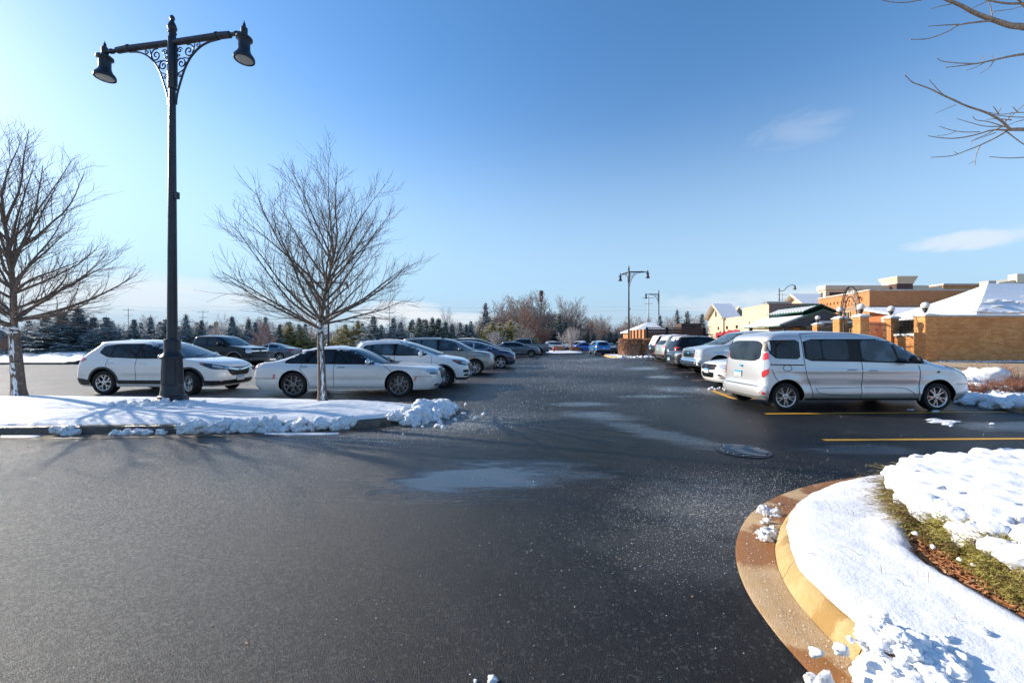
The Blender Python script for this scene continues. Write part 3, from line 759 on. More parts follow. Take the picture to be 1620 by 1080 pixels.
def clip_cell(poly, x0, x1, y0, y1):
    def clip(p, ax, val, keep_gt):
        out = []
        for i in range(len(p)):
            a, b = p[i], p[(i + 1) % len(p)]
            ia = (a[ax] >= val) == keep_gt or a[ax] == val; ib = (b[ax] >= val) == keep_gt or b[ax] == val
            if ia: out.append(a)
            if ia != ib:
                t = (val - a[ax]) / (b[ax] - a[ax]); q = [a[0] + (b[0] - a[0]) * t, a[1] + (b[1] - a[1]) * t]; q[ax] = val; out.append(tuple(q))
        return out
    for ax, v, g in ((0, x0, True), (0, x1, False), (1, y0, True), (1, y1, False)):
        poly = clip(poly, ax, v, g)
        if len(poly) < 3: return []
    return poly
class Hull:
    def __init__(s, bvh): s.b = bvh
    def decal(s, pts, d, off=.004, res=.07, rim=.006, rnd=0, k=.2):
        """cut a patch (3D outline points) out of the hull seen along d, lifted by off"""
        d = Vector(d).normalized(); u = Vector((d.y, -d.x, 0)); u = u.normalized() if u.length > 1e-6 else Vector((1, 0, 0)); v = u.cross(d)
        if v.z < 0: v = -v
        P = [(Vector(p).dot(u), Vector(p).dot(v)) for p in pts]
        if rnd: P = chaikin_closed(P, rnd, k)
        x0 = min(p[0] for p in P); x1 = max(p[0] for p in P); y0 = min(p[1] for p in P); y1 = max(p[1] for p in P)
        nx = max(1, math.ceil((x1 - x0) / res)); ny = max(1, math.ceil((y1 - y0) / res))
        key = {}; vs = []; nr = []; fs = []
        def vert(a, b):
            kk = (round(a, 5), round(b, 5))
            if kk in key: return key[kk]
            o = u * a + v * b - d * 12
            hit, n_, _, _ = s.b.ray_cast(o, d, 40)
            if hit is None: key[kk] = None; return None
            if n_.dot(d) > 0: n_ = -n_
            n_ = (n_ * .7 - d * .5).normalized()
            key[kk] = len(vs); vs.append(hit + n_ * off); nr.append(n_); return key[kk]
        for i in range(nx):
            for j in range(ny):
                c = clip_cell(P, x0 + (x1 - x0) * i / nx, x0 + (x1 - x0) * (i + 1) / nx, y0 + (y1 - y0) * j / ny, y0 + (y1 - y0) * (j + 1) / ny)
                if len(c) < 3: continue
                ids = [vert(a, b) for a, b in c]
                if None in ids: continue
                f = []
                for q in ids:
                    if not f or f[-1] != q: f.append(q)
                if f[0] == f[-1]: f.pop()
                if len(set(f)) >= 3 and len(set(f)) == len(f): fs.append(tuple(f))
        if rim and fs:
            cnt = {}
            for f in fs:
                for a, b in zip(f, f[1:] + f[:1]): cnt[(a, b)] = cnt.get((a, b), 0) + 1
            base = {}
            for (a, b) in list(cnt):
                if (b, a) in cnt: continue
                for q in (a, b):
                    if q not in base: base[q] = len(vs); vs.append(vs[q] - nr[q] * (off + rim)); nr.append(nr[q])
                fs.append((b, a, base[a], base[b]))
        # orient
        if fs:
            f = fs[0]; a, b, c = (vs[f[0]], vs[f[1]], vs[f[2]])
            if (b - a).cross(c - a).dot(d) > 0: fs = [tuple(reversed(f)) for f in fs]
        return vs, fs

def make_hull(S):
    L, wb, fo = S['L'], S['wb'], S['fo']; XF = wb / 2 + fo; XR = XF - L
    f = chaikin(S['f'], 2); r = chaikin(S['r'], 2); W = chaikin(S['W'], 2)
    z0 = max(f[0][0], r[0][0]); z1 = S['H']
    # levels evenly spaced along the silhouette
    zs = [z0]; N = 900; acc = 0; prev = (lerp_table(f, z0), lerp_table(r, z0), lerp_table(W, z0)); cum = [(0, z0)]
    for i in range(1, N + 1):
        z = z0 + (z1 - z0) * i / N; c = (lerp_table(f, z), lerp_table(r, z), lerp_table(W, z))
        acc += sqrt(((z1 - z0) / N * 1.6) ** 2 + (min(.5, abs(c[0] - prev[0])) * .55) ** 2 + (min(.5, abs(c[1] - prev[1])) * .55) ** 2 + (c[2] - prev[2]) ** 2); cum.append((acc, z)); prev = c
    nl = S.get('nl', 64); zs = [lerp_table(cum, acc * i / nl) for i in range(nl + 1)]
    cf = S.get('cf', [(.2, .45, 3.2), (.8, .5, 3.0), (1.0, .6, 2.7), (1.15, .5, 2.4), (1.7, .45, 2.2)])
    cr = S.get('cr', [(.2, .35, 3.2), (.8, .35, 3.2), (1.2, .35, 2.8), (1.7, .40, 2.4)])
    nc, ns = 12, S.get('ns', 44); vs = []; fs = []
    Ra = S['Ra']; wx = (wb / 2, -wb / 2); wz = S['Rt'] ; fl = S.get('fl', .02); sh = S.get('crease', None)
    for z in zs:
        a = XF - lerp_table(f, z); b = XR + lerp_table(r, z); w_ = lerp_table(W, z); ln = max(.05, a - b)
        c1 = lerp_table([(q[0], q[1]) for q in cf], z); p1 = lerp_table([(q[0], q[2]) for q in cf], z)
        c2 = lerp_table([(q[0], q[1]) for q in cr], z); p2 = lerp_table([(q[0], q[2]) for q in cr], z)
        if c1 + c2 > ln * .9: k = ln * .9 / (c1 + c2); c1 *= k; c2 *= k
        half = []
        for i in range(nc + 1):
            th = pi / 2 * i / nc; half.append((a - c1 + c1 * max(0, cos(th)) ** (2 / p1), w_ * max(0, sin(th)) ** (2 / p1)))
        for i in range(1, ns): half.append((a - c1 + (b + c2 - a + c1) * i / ns, w_))
        for i in range(nc, -1, -1):
            th = pi / 2 * i / nc; half.append((b + c2 - c2 * max(0, cos(th)) ** (2 / p2), w_ * max(0, sin(th)) ** (2 / p2)))
        ring = []
        for (x, y) in half:
            u = (x - (XF + XR) / 2) / (L / 2); y *= 1 - S.get('pt', .035) * abs(u) ** 4
            if y > .7 * w_:
                for wxx in wx:
                    dd = sqrt((x - wxx) ** 2 + (z - wz) ** 2)
                    y += fl * exp(-((dd - Ra) / .10) ** 2) * (1 if z < wz + Ra + .15 else 0)
                if sh:
                    for (zc, am, sg) in sh: y += am * exp(-((z - zc) / sg) ** 2) * (1 - min(1, abs(u)) ** 4)
            ring.append((x, y))
        pts = ring + [(x, -y) for x, y in reversed(ring[1:-1])]
        vs += [(x, y, z) for x, y in pts]
    n = len(vs) // len(zs); hN = n // 2
    for i in range(len(zs) - 1):
        for k in range(n):
            fs.append((i * n + k, (i + 1) * n + k, (i + 1) * n + (k + 1) % n, i * n + (k + 1) % n))
    for base, fl_ in ((0, False), ((len(zs) - 1) * n, True)):
        fs.append((base, base + 1, base + n - 1) if not fl_ else (base + n - 1, base + 1, base))
        for k in range(1, hN - 1):
            q = (base + k, base + k + 1, base + n - k - 1, base + n - k); fs.append(q if not fl_ else tuple(reversed(q)))
        q = (base + hN - 1, base + hN, base + hN + 1); fs.append(q if not fl_ else tuple(reversed(q)))
    me = bpy.data.meshes.new('hull'); me.from_pydata(vs, [], fs); me.update()
    bm = bmesh.new(); bm.from_mesh(me); bmesh.ops.remove_doubles(bm, verts=bm.verts, dist=1e-5); bmesh.ops.recalc_face_normals(bm, faces=bm.faces); bm.to_mesh(me)
    bvh = BVHTree.FromBMesh(bm); bm.free()
    return me, Hull(bvh)

def cut_arches(me, S):
    me.materials.append(M[S['paint']]); me.materials.append(M['well'])
    o = bpy.data.objects.new('cut_body', me); col.objects.link(o)
    mb = MB(); wy = max(w for _, w in S['W'])
    for x in (S['wb'] / 2, -S['wb'] / 2):
        for s in (1, -1):
            y0, y1 = (wy - .36, wy + .3) if s > 0 else (-wy - .3, -wy + .36)
            mb.lathe([(S['Ra'], y0), (S['Ra'], y1)], 40, (x, 0, S['Rt'] + .01), 'Y')
    cm = mb.mesh('cutter', True); cm.materials.append(M['well']); cm.materials.append(M['well'])
    for p in cm.polygons: p.material_index = 1
    c = bpy.data.objects.new('cutter', cm); col.objects.link(c)
    md = o.modifiers.new('b', 'BOOLEAN'); md.operation = 'DIFFERENCE'; md.solver = 'EXACT'; md.object = c; md.material_mode = 'INDEX'
    dg = bpy.context.evaluated_depsgraph_get(); dg.update()
    out = bpy.data.meshes.new_from_object(o.evaluated_get(dg))
    bpy.data.objects.remove(o); bpy.data.objects.remove(c)
    out.name = 'body'; out.shade_smooth(); out.set_sharp_from_angle(angle=radians(38))
    return out

def build_car(S, name, label, cat, pos, heading, group=None):
    """pos: ground point below the middle of the wheelbase; heading: rotation of the local +x (nose) about z"""
    L, wb, fo = S['L'], S['wb'], S['fo']; XF = wb / 2 + fo; XR = XF - L; wy = max(w for _, w in S['W'])
    root = thing(name, label, cat, pos, heading, group)
    hull, H = make_hull(S); body = cut_arches(hull, S)
    link_mesh('body', body, None, root)
    def part(nm, m, patches, parent=root, smooth=True):
        patches = [p for p in patches if p[1]]
        if nm == 'panel_gap':
            mb = MB()
            for vs, fs in patches: mb.add(vs, fs)
            return stuff(mb.build(nm, m, parent)) if mb.f else None
        for vs, fs in patches:
            mb = MB(); mb.add(vs, fs); mb.build(nm, m, parent, smooth=smooth, angle=35)
    def side(poly, s, **k): return H.decal([(XF - d, s * 2, z) for d, z in poly], (0, -s, 0), **k)
    def front(poly, **k): return H.decal([(XF + 1, y, z) for y, z in poly], (-1, 0, 0), **k)
    def rear(poly, **k): return H.decal([(XR - 1, y, z) for y, z in poly], (1, 0, 0), **k)
    def corner(pts, s, ang, **k):      # pts (d from nose, |y|, z); view direction turned by ang from the nose
        return H.decal([(XF - d, s * y, z) for d, y, z in pts], (-cos(ang), -s * sin(ang), 0), **k)
    # side glass
    if 'dlo' in S: part('window_surround', S.get('surround', 'gloss_black'), [side(S['dlo'], s, off=.0025, rnd=1, k=.12, rim=.004) for s in (1, -1)])
    for i, wpoly in enumerate(S.get('win', [])):
        for s in (1, -1): part('side_window', S.get('sideglass', 'glass_dark') if i < S.get('ntint', 9) else 'glass', [side(wpoly, s, off=.0055, rnd=1, k=.12, rim=.003)])
    if 'ws' in S:
        zb, zt, wb_, wt = S['ws']
        n = 8; poly = [(-wb_ + 2 * wb_ * i / n, zb - .02 * sin(pi * i / n)) for i in range(n + 1)] + [(wt - 2 * wt * i / n, zt + .012 * sin(pi * i / n)) for i in range(n + 1)]
        part('windshield', 'glass', [front(poly, off=.004, rnd=1, k=.1, rim=.003)])
        part('cowl', 'plastic', [front([(-wb_, zb - .035), (wb_, zb - .035), (wb_, zb - .008), (-wb_, zb - .008)], off=.006)])
        for s in (-.35, .3):
            mb = MB(); pts = []
            for i in range(9):
                t = i / 8; y = s + (.55 * t if s < 0 else .5 * t) - .1; z = zb + .005 + .055 * t
                h = H.b.ray_cast(Vector((XF + 3, y, z)), Vector((-1, 0, 0)), 12)
                if h[0]: pts.append(h[0] + h[1] * .018)
            if len(pts) > 2: mb.tube(pts, .007, 5); mb.build('wiper', 'plastic', root)
    if 'rw' in S:
        zb, zt, wb_, wt = S['rw']
        part('rear_window', 'glass_dark', [rear([(-wb_, zb), (wb_, zb), (wt, zt), (-wt, zt)], off=.005, rnd=2, k=.15)])
    # cladding
    if S.get('clad'):
        m = S.get('cladmat', 'plastic'); Ra = S['Ra']; zc = S['clad']; zl = S.get('z_sill', .24)
        for s in (1, -1):
            for wx in (wb / 2, -wb / 2):
                d = XF - wx; th = [pi * i / 24 for i in range(25)]
                o_ = [(d - (Ra + .055) * cos(t), S['Rt'] + .01 + (Ra + .055) * sin(t)) for t in th]; i_ = [(d - (Ra + .002) * cos(t), S['Rt'] + .01 + (Ra + .002) * sin(t)) for t in reversed(th)]
                part('arch_trim', m, [side(o_ + i_, s, off=.014, rim=.02, res=.12)])
        part('sill_trim', m, [side([(fo + Ra + .03, zl + .0), (fo + wb - Ra - .03, zl + .0), (fo + wb - Ra - .05, zc), (fo + Ra + .05, zc)], s, off=.014, rim=.02, res=.12) for s in (1, -1)])
        part('bumper_trim', m, [front([(-wy, zl), (wy, zl), (wy, zc - .02), (-wy, zc - .02)], off=.012, rim=.015, res=.09), rear([(-wy, zl), (wy, zl), (wy, zc + .08), (-wy, zc + .08)], off=.012, rim=.015, res=.09)] +
             [side([(.12, zl), (fo - Ra - .02, zl), (fo - Ra - .02, zc), (.12, zc - .02)], s, off=.013, rim=.015, res=.09) for s in (1, -1)] +
             [side([(fo + wb + Ra + .02, zl), (L - .12, zl), (L - .12, zc + .08), (fo + wb + Ra + .03, zc)], s, off=.013, rim=.015, res=.09) for s in (1, -1)])
    elif S.get('sill'):
        part('sill_trim', 'plastic', [side([(fo + S['Ra'] + .02, S['z_sill']), (fo + wb - S['Ra'] - .02, S['z_sill']), (fo + wb - S['Ra'] - .03, S['sill']), (fo + S['Ra'] + .03, S['sill'])], s, off=.006, rim=.01, res=.12) for s in (1, -1)])
    # gaps
    gaps = []
    def gap(poly, wd=.0055):
        out = []
        for (a, b) in zip(poly, poly[1:]):
            dx_, dz_ = b[0] - a[0], b[1] - a[1]; l_ = sqrt(dx_ * dx_ + dz_ * dz_); nx, nz_ = -dz_ / l_ * wd, dx_ / l_ * wd
            out.append([(a[0] + nx, a[1] + nz_), (b[0] + nx, b[1] + nz_), (b[0] - nx, b[1] - nz_), (a[0] - nx, a[1] - nz_)])
        return out
    for g in S.get('gaps', []):
        g2 = chaikin(g, 1) if len(g) > 2 else g
        for q in gap(g2):
            for s in (1, -1): gaps.append(side(q, s, off=.004, rim=0, res=.05))
    if gaps: part('panel_gap', 'dark_gap', gaps)
    if 'rail_gap' in S: part('door_rail', 'dark_gap', [side(q, s, off=.005, rim=0, res=.08) for q in gap(S['rail_gap'], .012) for s in (1, -1)])
    for (d, z) in S.get('handles', []):
        for s in (1, -1):
            h = H.b.ray_cast(Vector((XF - d, s * 3, z)), Vector((0, -s, 0)), 4)
            if h[0]:
                mb = MB(); y = h[0].y
                mb.tube([(XF - d + .10, y, z), (XF - d + .085, y + s * .028, z + .004), (XF - d, y + s * .036, z + .005), (XF - d - .085, y + s * .028, z + .004), (XF - d - .10, y, z)], [.010, .016, .017, .016, .010], 8, flat=.7)
                mb.build('door_handle', S.get('handlemat', S['paint']), root, smooth=True)
    if 'mirror' in S:
        d, z, sz = S['mirror']
        for s in (1, -1):
            h = H.b.ray_cast(Vector((XF - d, s * 3, z)), Vector((0, -s, 0)), 4)
            y = h[0].y if h[0] else s * wy
            mb = MB(); vs, fs = ico(3)
            mb.add([Vector((XF - d + .02 + v.x * .085 * sz * (1 if v.x > 0 else .55), y + s * (.155 * sz) + v.y * .125 * sz, z + .06 + v.z * .080 * sz * (1.05 if v.z > 0 else .9))) for v in vs], fs)
            mo = mb.build('mirror', S.get('mirrormat', S['paint']), root, smooth=True)
            mb = MB(); mb.tube([(XF - d + .02, y - s * .02, z - .01), (XF - d + .02, y + s * .10, z + .02)], [.03, .02], 8); mb.build('mirror_arm', 'plastic', mo, smooth=True)
    # lights, grille, plates
    for (nm, m, pts, ang, off) in S.get('lamps', []):
        for s in (1, -1): part(nm, m, [corner(pts, s, radians(ang), off=off, rnd=1, k=.16, res=.06)])
    for (nm, m, poly, off) in S.get('fronts', []): part(nm, m, [front(poly, off=off, rnd=1, k=.12, res=.06, rim=.01)])
    for (nm, m, poly, off) in S.get('rears', []): part(nm, m, [rear(poly, off=off, rnd=1, k=.12, res=.06, rim=.01)])
    for (nm, m, poly, off) in S.get('sides', []):
        for s in (1, -1): part(nm, m, [side(poly, s, off=off, rnd=1, k=.15, res=.08)])
    for (z, at_front, yy) in S.get('plates', []):
        sg = 1 if at_front else -1
        h = H.b.ray_cast(Vector((sg * 6, yy, z)), Vector((-sg, 0, 0)), 12)
        if h[0]:
            x = h[0].x + sg * .022; mb = MB(); mb.box(x - .006, yy - .152, z - .076, x + .006, yy + .152, z + .076); pl = mb.build('number_plate', 'plate', root)
            mb = MB(); mb.box(x - .0065 if sg < 0 else x, yy - .148, z + .028, x if sg < 0 else x + .0078, yy + .148, z + .072); mb.v = [(a + sg * .0012, b, c) for a, b, c in mb.v]; mb.build('plate_band', 'plate_blue', pl)
            mb = MB(); rnd = random.Random(int(L * 1000) + int(z * 100))
            for q in range(6):
                yq = yy - .115 + .046 * q
                for (ya, za, yb, zb_) in rnd.sample([(-.014, -.045, -.008, .01), (.008, -.045, .014, .01), (-.014, .004, .014, .010), (-.014, -.018, .014, -.012), (-.014, -.045, .014, -.039)], 3):
                    mb.box(x + sg * .0062 if sg > 0 else x - .0074, yq + ya, z + za, x + .0074 if sg > 0 else x - .0062, yq + yb, z + zb_)
            mb.build('plate_digits', 'plate_ink', pl)
    if S.get('rails'):
        d0, d1 = S['rails']
        for s in (1, -1):
            pts = []
            for i in range(11):
                d = d0 + (d1 - d0) * i / 10; y = s * S.get('raily', .56)
                h = H.b.ray_cast(Vector((XF - d, y, 4)), Vector((0, 0, -1)), 5)
                if h[0]: pts.append(h[0] + Vector((0, 0, .045 * min(1, 4 * sin(pi * i / 10)) - .005)))
            mb = MB(); mb.tube(pts, .018, 6); mb.build('roof_rail', S.get('railmat', 'plastic'), root, smooth=True)
    if S.get('snow'):
        d0, d1, hw, th = S['snow']; mb = MB(); nx, ny = 26, 14; vs = []
        for i in range(nx + 1):
            for j in range(ny + 1):
                d = d0 + (d1 - d0) * i / nx + .05 * nz3(j, i, L, .7) * (i in (0, nx)); y = -hw + 2 * hw * j / ny + .03 * nz3(i, 3, L, .6) * (j in (0, ny))
                h = H.b.ray_cast(Vector((XF - d, y, 4)), Vector((0, 0, -1)), 5); z = h[0].z if h[0] else S['H'] - .1
                e = min(1, min(i, nx - i) / 2.0, min(j, ny - j) / 1.5)
                vs.append((XF - d, y, z + .002 + th * e * (.8 + .8 * fbm(d, y, L, 3))))
        mb.add(vs, [(i * (ny + 1) + j, (i + 1) * (ny + 1) + j, (i + 1) * (ny + 1) + j + 1, i * (ny + 1) + j + 1) for i in range(nx) for j in range(ny)])
        mb.build('roof_snow', 'snow_soft', root, smooth=True)
    if S.get('antenna'):
        d = S['antenna']; h = H.b.ray_cast(Vector((XF - d, 0, 4)), Vector((0, 0, -1)), 5)
        if h[0]:
            z = h[0].z; mb = MB(); mb.add([(XF - d + .12, 0, z - .005), (XF - d - .05, .03, z - .005), (XF - d - .05, -.03, z - .005), (XF - d - .06, 0, z + .065)], [(0, 1, 3), (0, 3, 2), (1, 2, 3)]); mb.build('antenna', S['paint'], root)
    # wheels
    Rt, rr_ = S['Rt'], S['rim']; tm, rm, dm = wheel_meshes(Rt, rr_, S.get('tw', .23), S.get('style', 'fat'), S.get('nsp', 5))
    rmat = S.get('rimmat', 'rim_silver'); rkey = ('r', id(rm), rmat)
    if rkey not in WHEELS: q = rm.copy(); q.materials.append(M[rmat]); WHEELS[rkey] = q
    rm = WHEELS[rkey]; tw = S.get('tw', .23)
    for x in (wb / 2, -wb / 2):
        for s in (1, -1):
            wo_ = bpy.data.objects.new('wheel', tm); col.objects.link(wo_); wo_.parent = root
            wo_.location = (x, s * (wy - tw / 2 - .012), Rt); wo_.rotation_euler = (0, R.uniform(0, 1.2), (0 if s > 0 else pi) + (S.get('steer', 0) if x > 0 else 0))
            for nm, me_ in (('rim', rm), ('brake_disc', dm)):
                q = bpy.data.objects.new(nm, me_); col.objects.link(q); q.parent = wo_
    # underside
    mb = MB(); mb.box(XR + .35, -wy + .32, S['Rt'] * .62, XF - .35, wy - .32, .36); mb.build('underbody', 'well', root)
    for em in S.get('emblems', []): emblem(H, XF, XR, em, root)
    return root

def emblem(H, XF, XR, em, root):
    kind, z, sz, at_front = em; sg = 1 if at_front else -1
    h = H.b.ray_cast(Vector((sg * 6, 0, z)), Vector((-sg, 0, 0)), 12)
    if not h[0]: return
    x = h[0].x + sg * .03; mb = MB()
    def bar(y0, z0, y1, z1, r=.008): mb.tube([(x, y0 * sz, z + z0 * sz), (x, y1 * sz, z + z1 * sz)], r, 6)
    if kind == 'H':
        ring = [(x, (.9 + .1 * cos(4 * t)) * sz * cos(t), z + .85 * sz * sin(t)) for t in [2 * pi * i / 20 for i in range(21)]]; mb.tube(ring, .007, 6)
        bar(-.5, .6, -.35, -.6, .010); bar(.5, .6, .35, -.6, .010); bar(-.4, 0, .4, 0, .010)
    elif kind == 'oval':
        mb.lathe([(sz, -.006), (sz * .95, .004), (sz * .2, .006)], 24, (0, 0, 0), 'X'); mb.v = [(x + sg * a, b, z + c * .42) for a, b, c in mb.v]
        return mb.build('emblem', 'plate_blue', root, smooth=True)
    elif kind == 'wing': bar(-1, .1, 0, 0, .010); bar(0, 0, 1, .1, .010); bar(-.2, 0, .2, 0, .018)
    elif kind == 'ring':
        ring = [(x, sz * cos(t), z + sz * sin(t)) for t in [2 * pi * i / 20 for i in range(21)]]; mb.tube(ring, .006, 6)
    mb.build('emblem', 'chrome', root, smooth=True)

CFs = [(.2, .42, 3.4), (.75, .5, 3.0), (.95, .62, 2.6), (1.1, .5, 2.5), (1.75, .42, 2.3)]
CRs = [(.2, .30, 3.6), (.9, .30, 3.4), (1.2, .28, 3.0), (1.7, .35, 2.6)]
def suv(L=4.6, wb=2.68, fo=.92, H=1.68, hw=.93, Rt=.36, hood=1.02, cowl=1.14, paint='paint_white', **k):
    """a crossover: profile from the nose and from the tail"""
    S = dict(L=L, wb=wb, fo=fo, H=H, Rt=Rt, rim=Rt * .655, Ra=Rt + .055, paint=paint, z_sill=.22, cf=CFs, cr=CRs, crease=[(.86, .012, .05), (.55, -.012, .10)])
    h = H
    wl = k.get('wl', 1.0)
    S['f'] = [(.20, .16), (.34, .04), (.5, 0), (.72, .02), (hood - .14, .06), (hood - .06, .14), (hood, .28), (hood + .06, .56), (cowl, .90), (cowl + .02, .97), (cowl + .17, 1.32 * wl), (h - .22, 1.76 * wl), (h - .10, 2.10 * wl), (h - .045, 2.38 * wl), (h, 2.9 * wl)]
    rk = k.get('rake', .42)
    S['r'] = [(.24, .14), (.38, .02), (.62, 0), (.92, .04), (1.06, .09), (1.16, .14), (h - .22, rk), (h - .13, rk + .04), (h - .09, rk - .02), (h - .05, rk + .25), (h, 1.3)]
    S['W'] = [(.20, hw * .90), (.32, hw * .965), (.52, hw * .99), (.76, hw), (.94, hw * .985), (cowl - .04, hw * .955), (cowl + .02, hw * .925), (h - .28, hw * .815), (h - .13, hw * .745), (h - .06, hw * .66), (h - .02, hw * .50), (h, hw * .34)]
    b = cowl + .0; t = h - .135
    re = L - k.get('wr', .78)
    S['dlo'] = [(1.36 * wl, b - .0), (1.84 * wl, t - .05), (2.30 * wl, t + .01), (re - .55, t + .0), (re - .08, t - .06), (re + .02, b + .17), (re - .30, b + .03), (2.4, b - .01)]
    B1, B2 = k.get('B1', 2.55), k.get('B2', 3.32)
    S['win'] = [[(1.54 * wl, b + .03), (1.94 * wl, t - .06), (2.32 * wl, t - .02), (B1 - .06, t - .02), (B1 - .03, b + .03)],
                [(B1 + .06, b + .03), (B1 + .05, t - .02), (B2 - .02, t - .025), (B2 + .05, b + .045)],
                [(B2 + .10, b + .05), (B2 + .04, t - .03), (re - .56, t - .035), (re - .15, t - .09), (re - .08, b + .17), (re - .35, b + .07)]]
    S['ws'] = (cowl + .045, h - .075, hw * .80, hw * .64); S['rw'] = (1.14, h - .17, hw * .70, hw * .60)
    S['gaps'] = [[(1.30 * wl, .34), (1.25 * wl, .8), (1.30 * wl, b - .02)], [(B1 + .0, .30), (B1, b - .01)], [(B2 + .12, b + .0), (B2 + .16, .85), (fo + wb - Rt - .02, .62), (fo + wb - Rt - .12, .34)], [(1.30, .36), (B2 - .2, .36)]]
    S['handles'] = [(B1 - .22, .93), (B2 + .0, .95)]; S['mirror'] = (1.66 * wl, b + .0, 1.0); S['antenna'] = L - 1.0; S['tw'] = .23
    S.update(k); return S
def ysuv(S, *items): S.setdefault('fronts', []).extend(items); return S

# 1: white crossover between the lamp and the tree
S = suv(4.56, 2.66, .90, 1.66, .925, .362, .99, 1.09, 'paint_cream_white', clad=.44, rimmat='rim_silver', style='wye', nsp=5, rake=.46, steer=-.42, mirrormat='paint_cream_white')
S['lamps'] = [('headlight', 'dark_lens', [(.06, .36, .81), (.10, .60, .86), (.34, .86, .94), (.58, .92, .965), (.52, .93, .90), (.25, .85, .77), (.06, .50, .735)], 40, .012), ('turn_signal', 'amber', [(.42, .90, .93), (.55, .92, .95), (.50, .93, .905)], 50, .018),
              ('headlight_element', 'clear_lens', [(.10, .60, .83), (.27, .80, .90), (.27, .81, .83), (.10, .62, .77)], 36, .018),
              ('fog_light', 'clear_lens', [(.10, .62, .42), (.14, .72, .43), (.14, .72, .40), (.10, .62, .395)], 25, .022),
              ('taillight', 'red_lens', [(4.56, .78, 1.10), (4.30, .92, 1.12), (4.16, .93, 1.07), (4.28, .93, .99), (4.60, .82, .96)], 125, .012), ('taillight_upper', 'red_lens', [(4.56, .74, 1.06), (4.40, .86, 1.08), (4.08, .72, 1.46), (4.20, .62, 1.48)], 125, .012)]
S['fronts'] = [('grille', 'gloss_black', [(-.52, .80), (.52, .80), (.40, .60), (.30, .545), (-.30, .545), (-.40, .60)], .010), ('grille_bar', 'chrome', [(-.60, .815), (-.12, .755), (.12, .755), (.60, .815), (.60, .785), (.30, .725), (.12, .700), (-.12, .700), (-.30, .725), (-.60, .785)], .022),
               ('lower_intake', 'gloss_black', [(-.42, .40), (.42, .40), (.34, .30), (-.34, .30)], .018)]
S['emblems'] = [('H', .755, .062, True)]; S['plates'] = [(.46, True, .0)]
CRV = build_car(S, 'crossover_car', 'white crossover with black wheel arches parked behind the big black lamp post', 'car', (-10.92, 12.82, 0), radians(-2))

# 2: white-silver sedan
def sedan(L, wb, fo, H, hw, Rt, paint, hood=.92, cowl=1.02, deck=1.06, ft=2.72, rt=2.15, c0=1.55, bl=.82, **k):
    S = dict(L=L, wb=wb, fo=fo, H=H, Rt=Rt, rim=Rt * .68, Ra=Rt + .045, paint=paint, z_sill=.19, cf=CFs, cr=[(.2, .34, 3.4), (.9, .34, 3.2), (1.05, .34, 3.0), (1.5, .4, 2.4)], crease=[(.80, .012, .05), (.5, -.012, .10)])
    h = H; wk = k.get('wk', 1.0)
    S['f'] = [(.17, .18), (.28, .05), (.45, 0), (.70, .015), (hood - .12, .05), (hood - .05, .14), (hood, .36), (hood + .05, .85), (cowl - .01, c0 - .14), (cowl + .01, c0), (cowl + .14, c0 + .28 * wk), (h - .13, c0 + .72 * wk), (h - .06, c0 + .95 * wk), (h - .03, c0 + 1.15 * wk), (h, ft)]
    S['r'] = [(.22, .14), (.40, 0), (.78, .02), (deck - .09, .05), (deck - .03, .12), (deck, .35), (deck + .03, bl), (deck + .14, bl + .36), (h - .13, bl + .80), (h - .05, bl + 1.02), (h, rt)]
    S['W'] = [(.17, hw * .90), (.28, hw * .965), (.48, hw * .99), (.70, hw), (.86, hw * .985), (cowl - .04, hw * .95), (cowl + .02, hw * .91), (h - .22, hw * .76), (h - .11, hw * .69), (h - .05, hw * .60), (h - .02, hw * .45), (h, hw * .3)]
    b = cowl + .005; t = h - .105; re = k.get('wre', L - bl - .12)
    S['dlo'] = [(c0 + .18 * wk, b - .01), (c0 + .70 * wk, t - .06), (c0 + .98 * wk, t), (re - .72, t), (re - .34, t - .07), (re + .05, b + .07), (re + .02, b + .02), (c0 + 1.4, b - .005)]
    B1 = k.get('B1', c0 + 1.22); B2 = k.get('B2', B1 + .88)
    S['win'] = [[(c0 + .34 * wk, b + .025), (c0 + .75 * wk, t - .065), (c0 + 1.0 * wk, t - .02), (B1 - .05, t - .015), (B1 - .02, b + .025)], [(B1 + .06, b + .03), (B1 + .05, t - .018), (B2 - .20, t - .02), (B2 + .03, b + .035)], [(B2 + .08, b + .035), (B2 - .13, t - .025), (re - .72, t - .025), (re - .36, t - .09), (re - .04, b + .06)]]
    S['ws'] = (cowl + .035, h - .06, hw * .80, hw * .60); S['rw'] = (deck + .05, h - .07, hw * .72, hw * .56)
    S['gaps'] = [[(c0 - .18, .30), (c0 - .22, .7), (c0 + .12, b - .02)], [(B1, .26), (B1, b - .01)], [(B2 + .10, b), (B2 + .13, .80), (fo + wb - Rt - .02, .60), (fo + wb - Rt - .10, .32)], [(c0 - .18, .30), (fo + wb - Rt - .10, .30)], [(.12, .60), (fo - Rt - .04, .60)], [(fo + wb + Rt + .05, .55), (L - .1, .55)]]
    S['handles'] = [(B1 - .22, .86), (B2 + .02, .88)]; S['mirror'] = (c0 + .42 * wk, b + .0, .95); S['tw'] = .235
    S.update(k); return S
S = sedan(5.42, 3.0, 1.14, 1.475, .95, .365, 'paint_pearl', hood=.87, cowl=.945, deck=1.0, ft=3.15, rt=2.2, c0=1.50, bl=.58, wk=1.28, wre=4.38, style='wye', nsp=5, rimmat='rim_dark', fl=.028, B1=3.0, B2=3.82, handlemat='chrome', mirrormat='chrome', rim=.262)
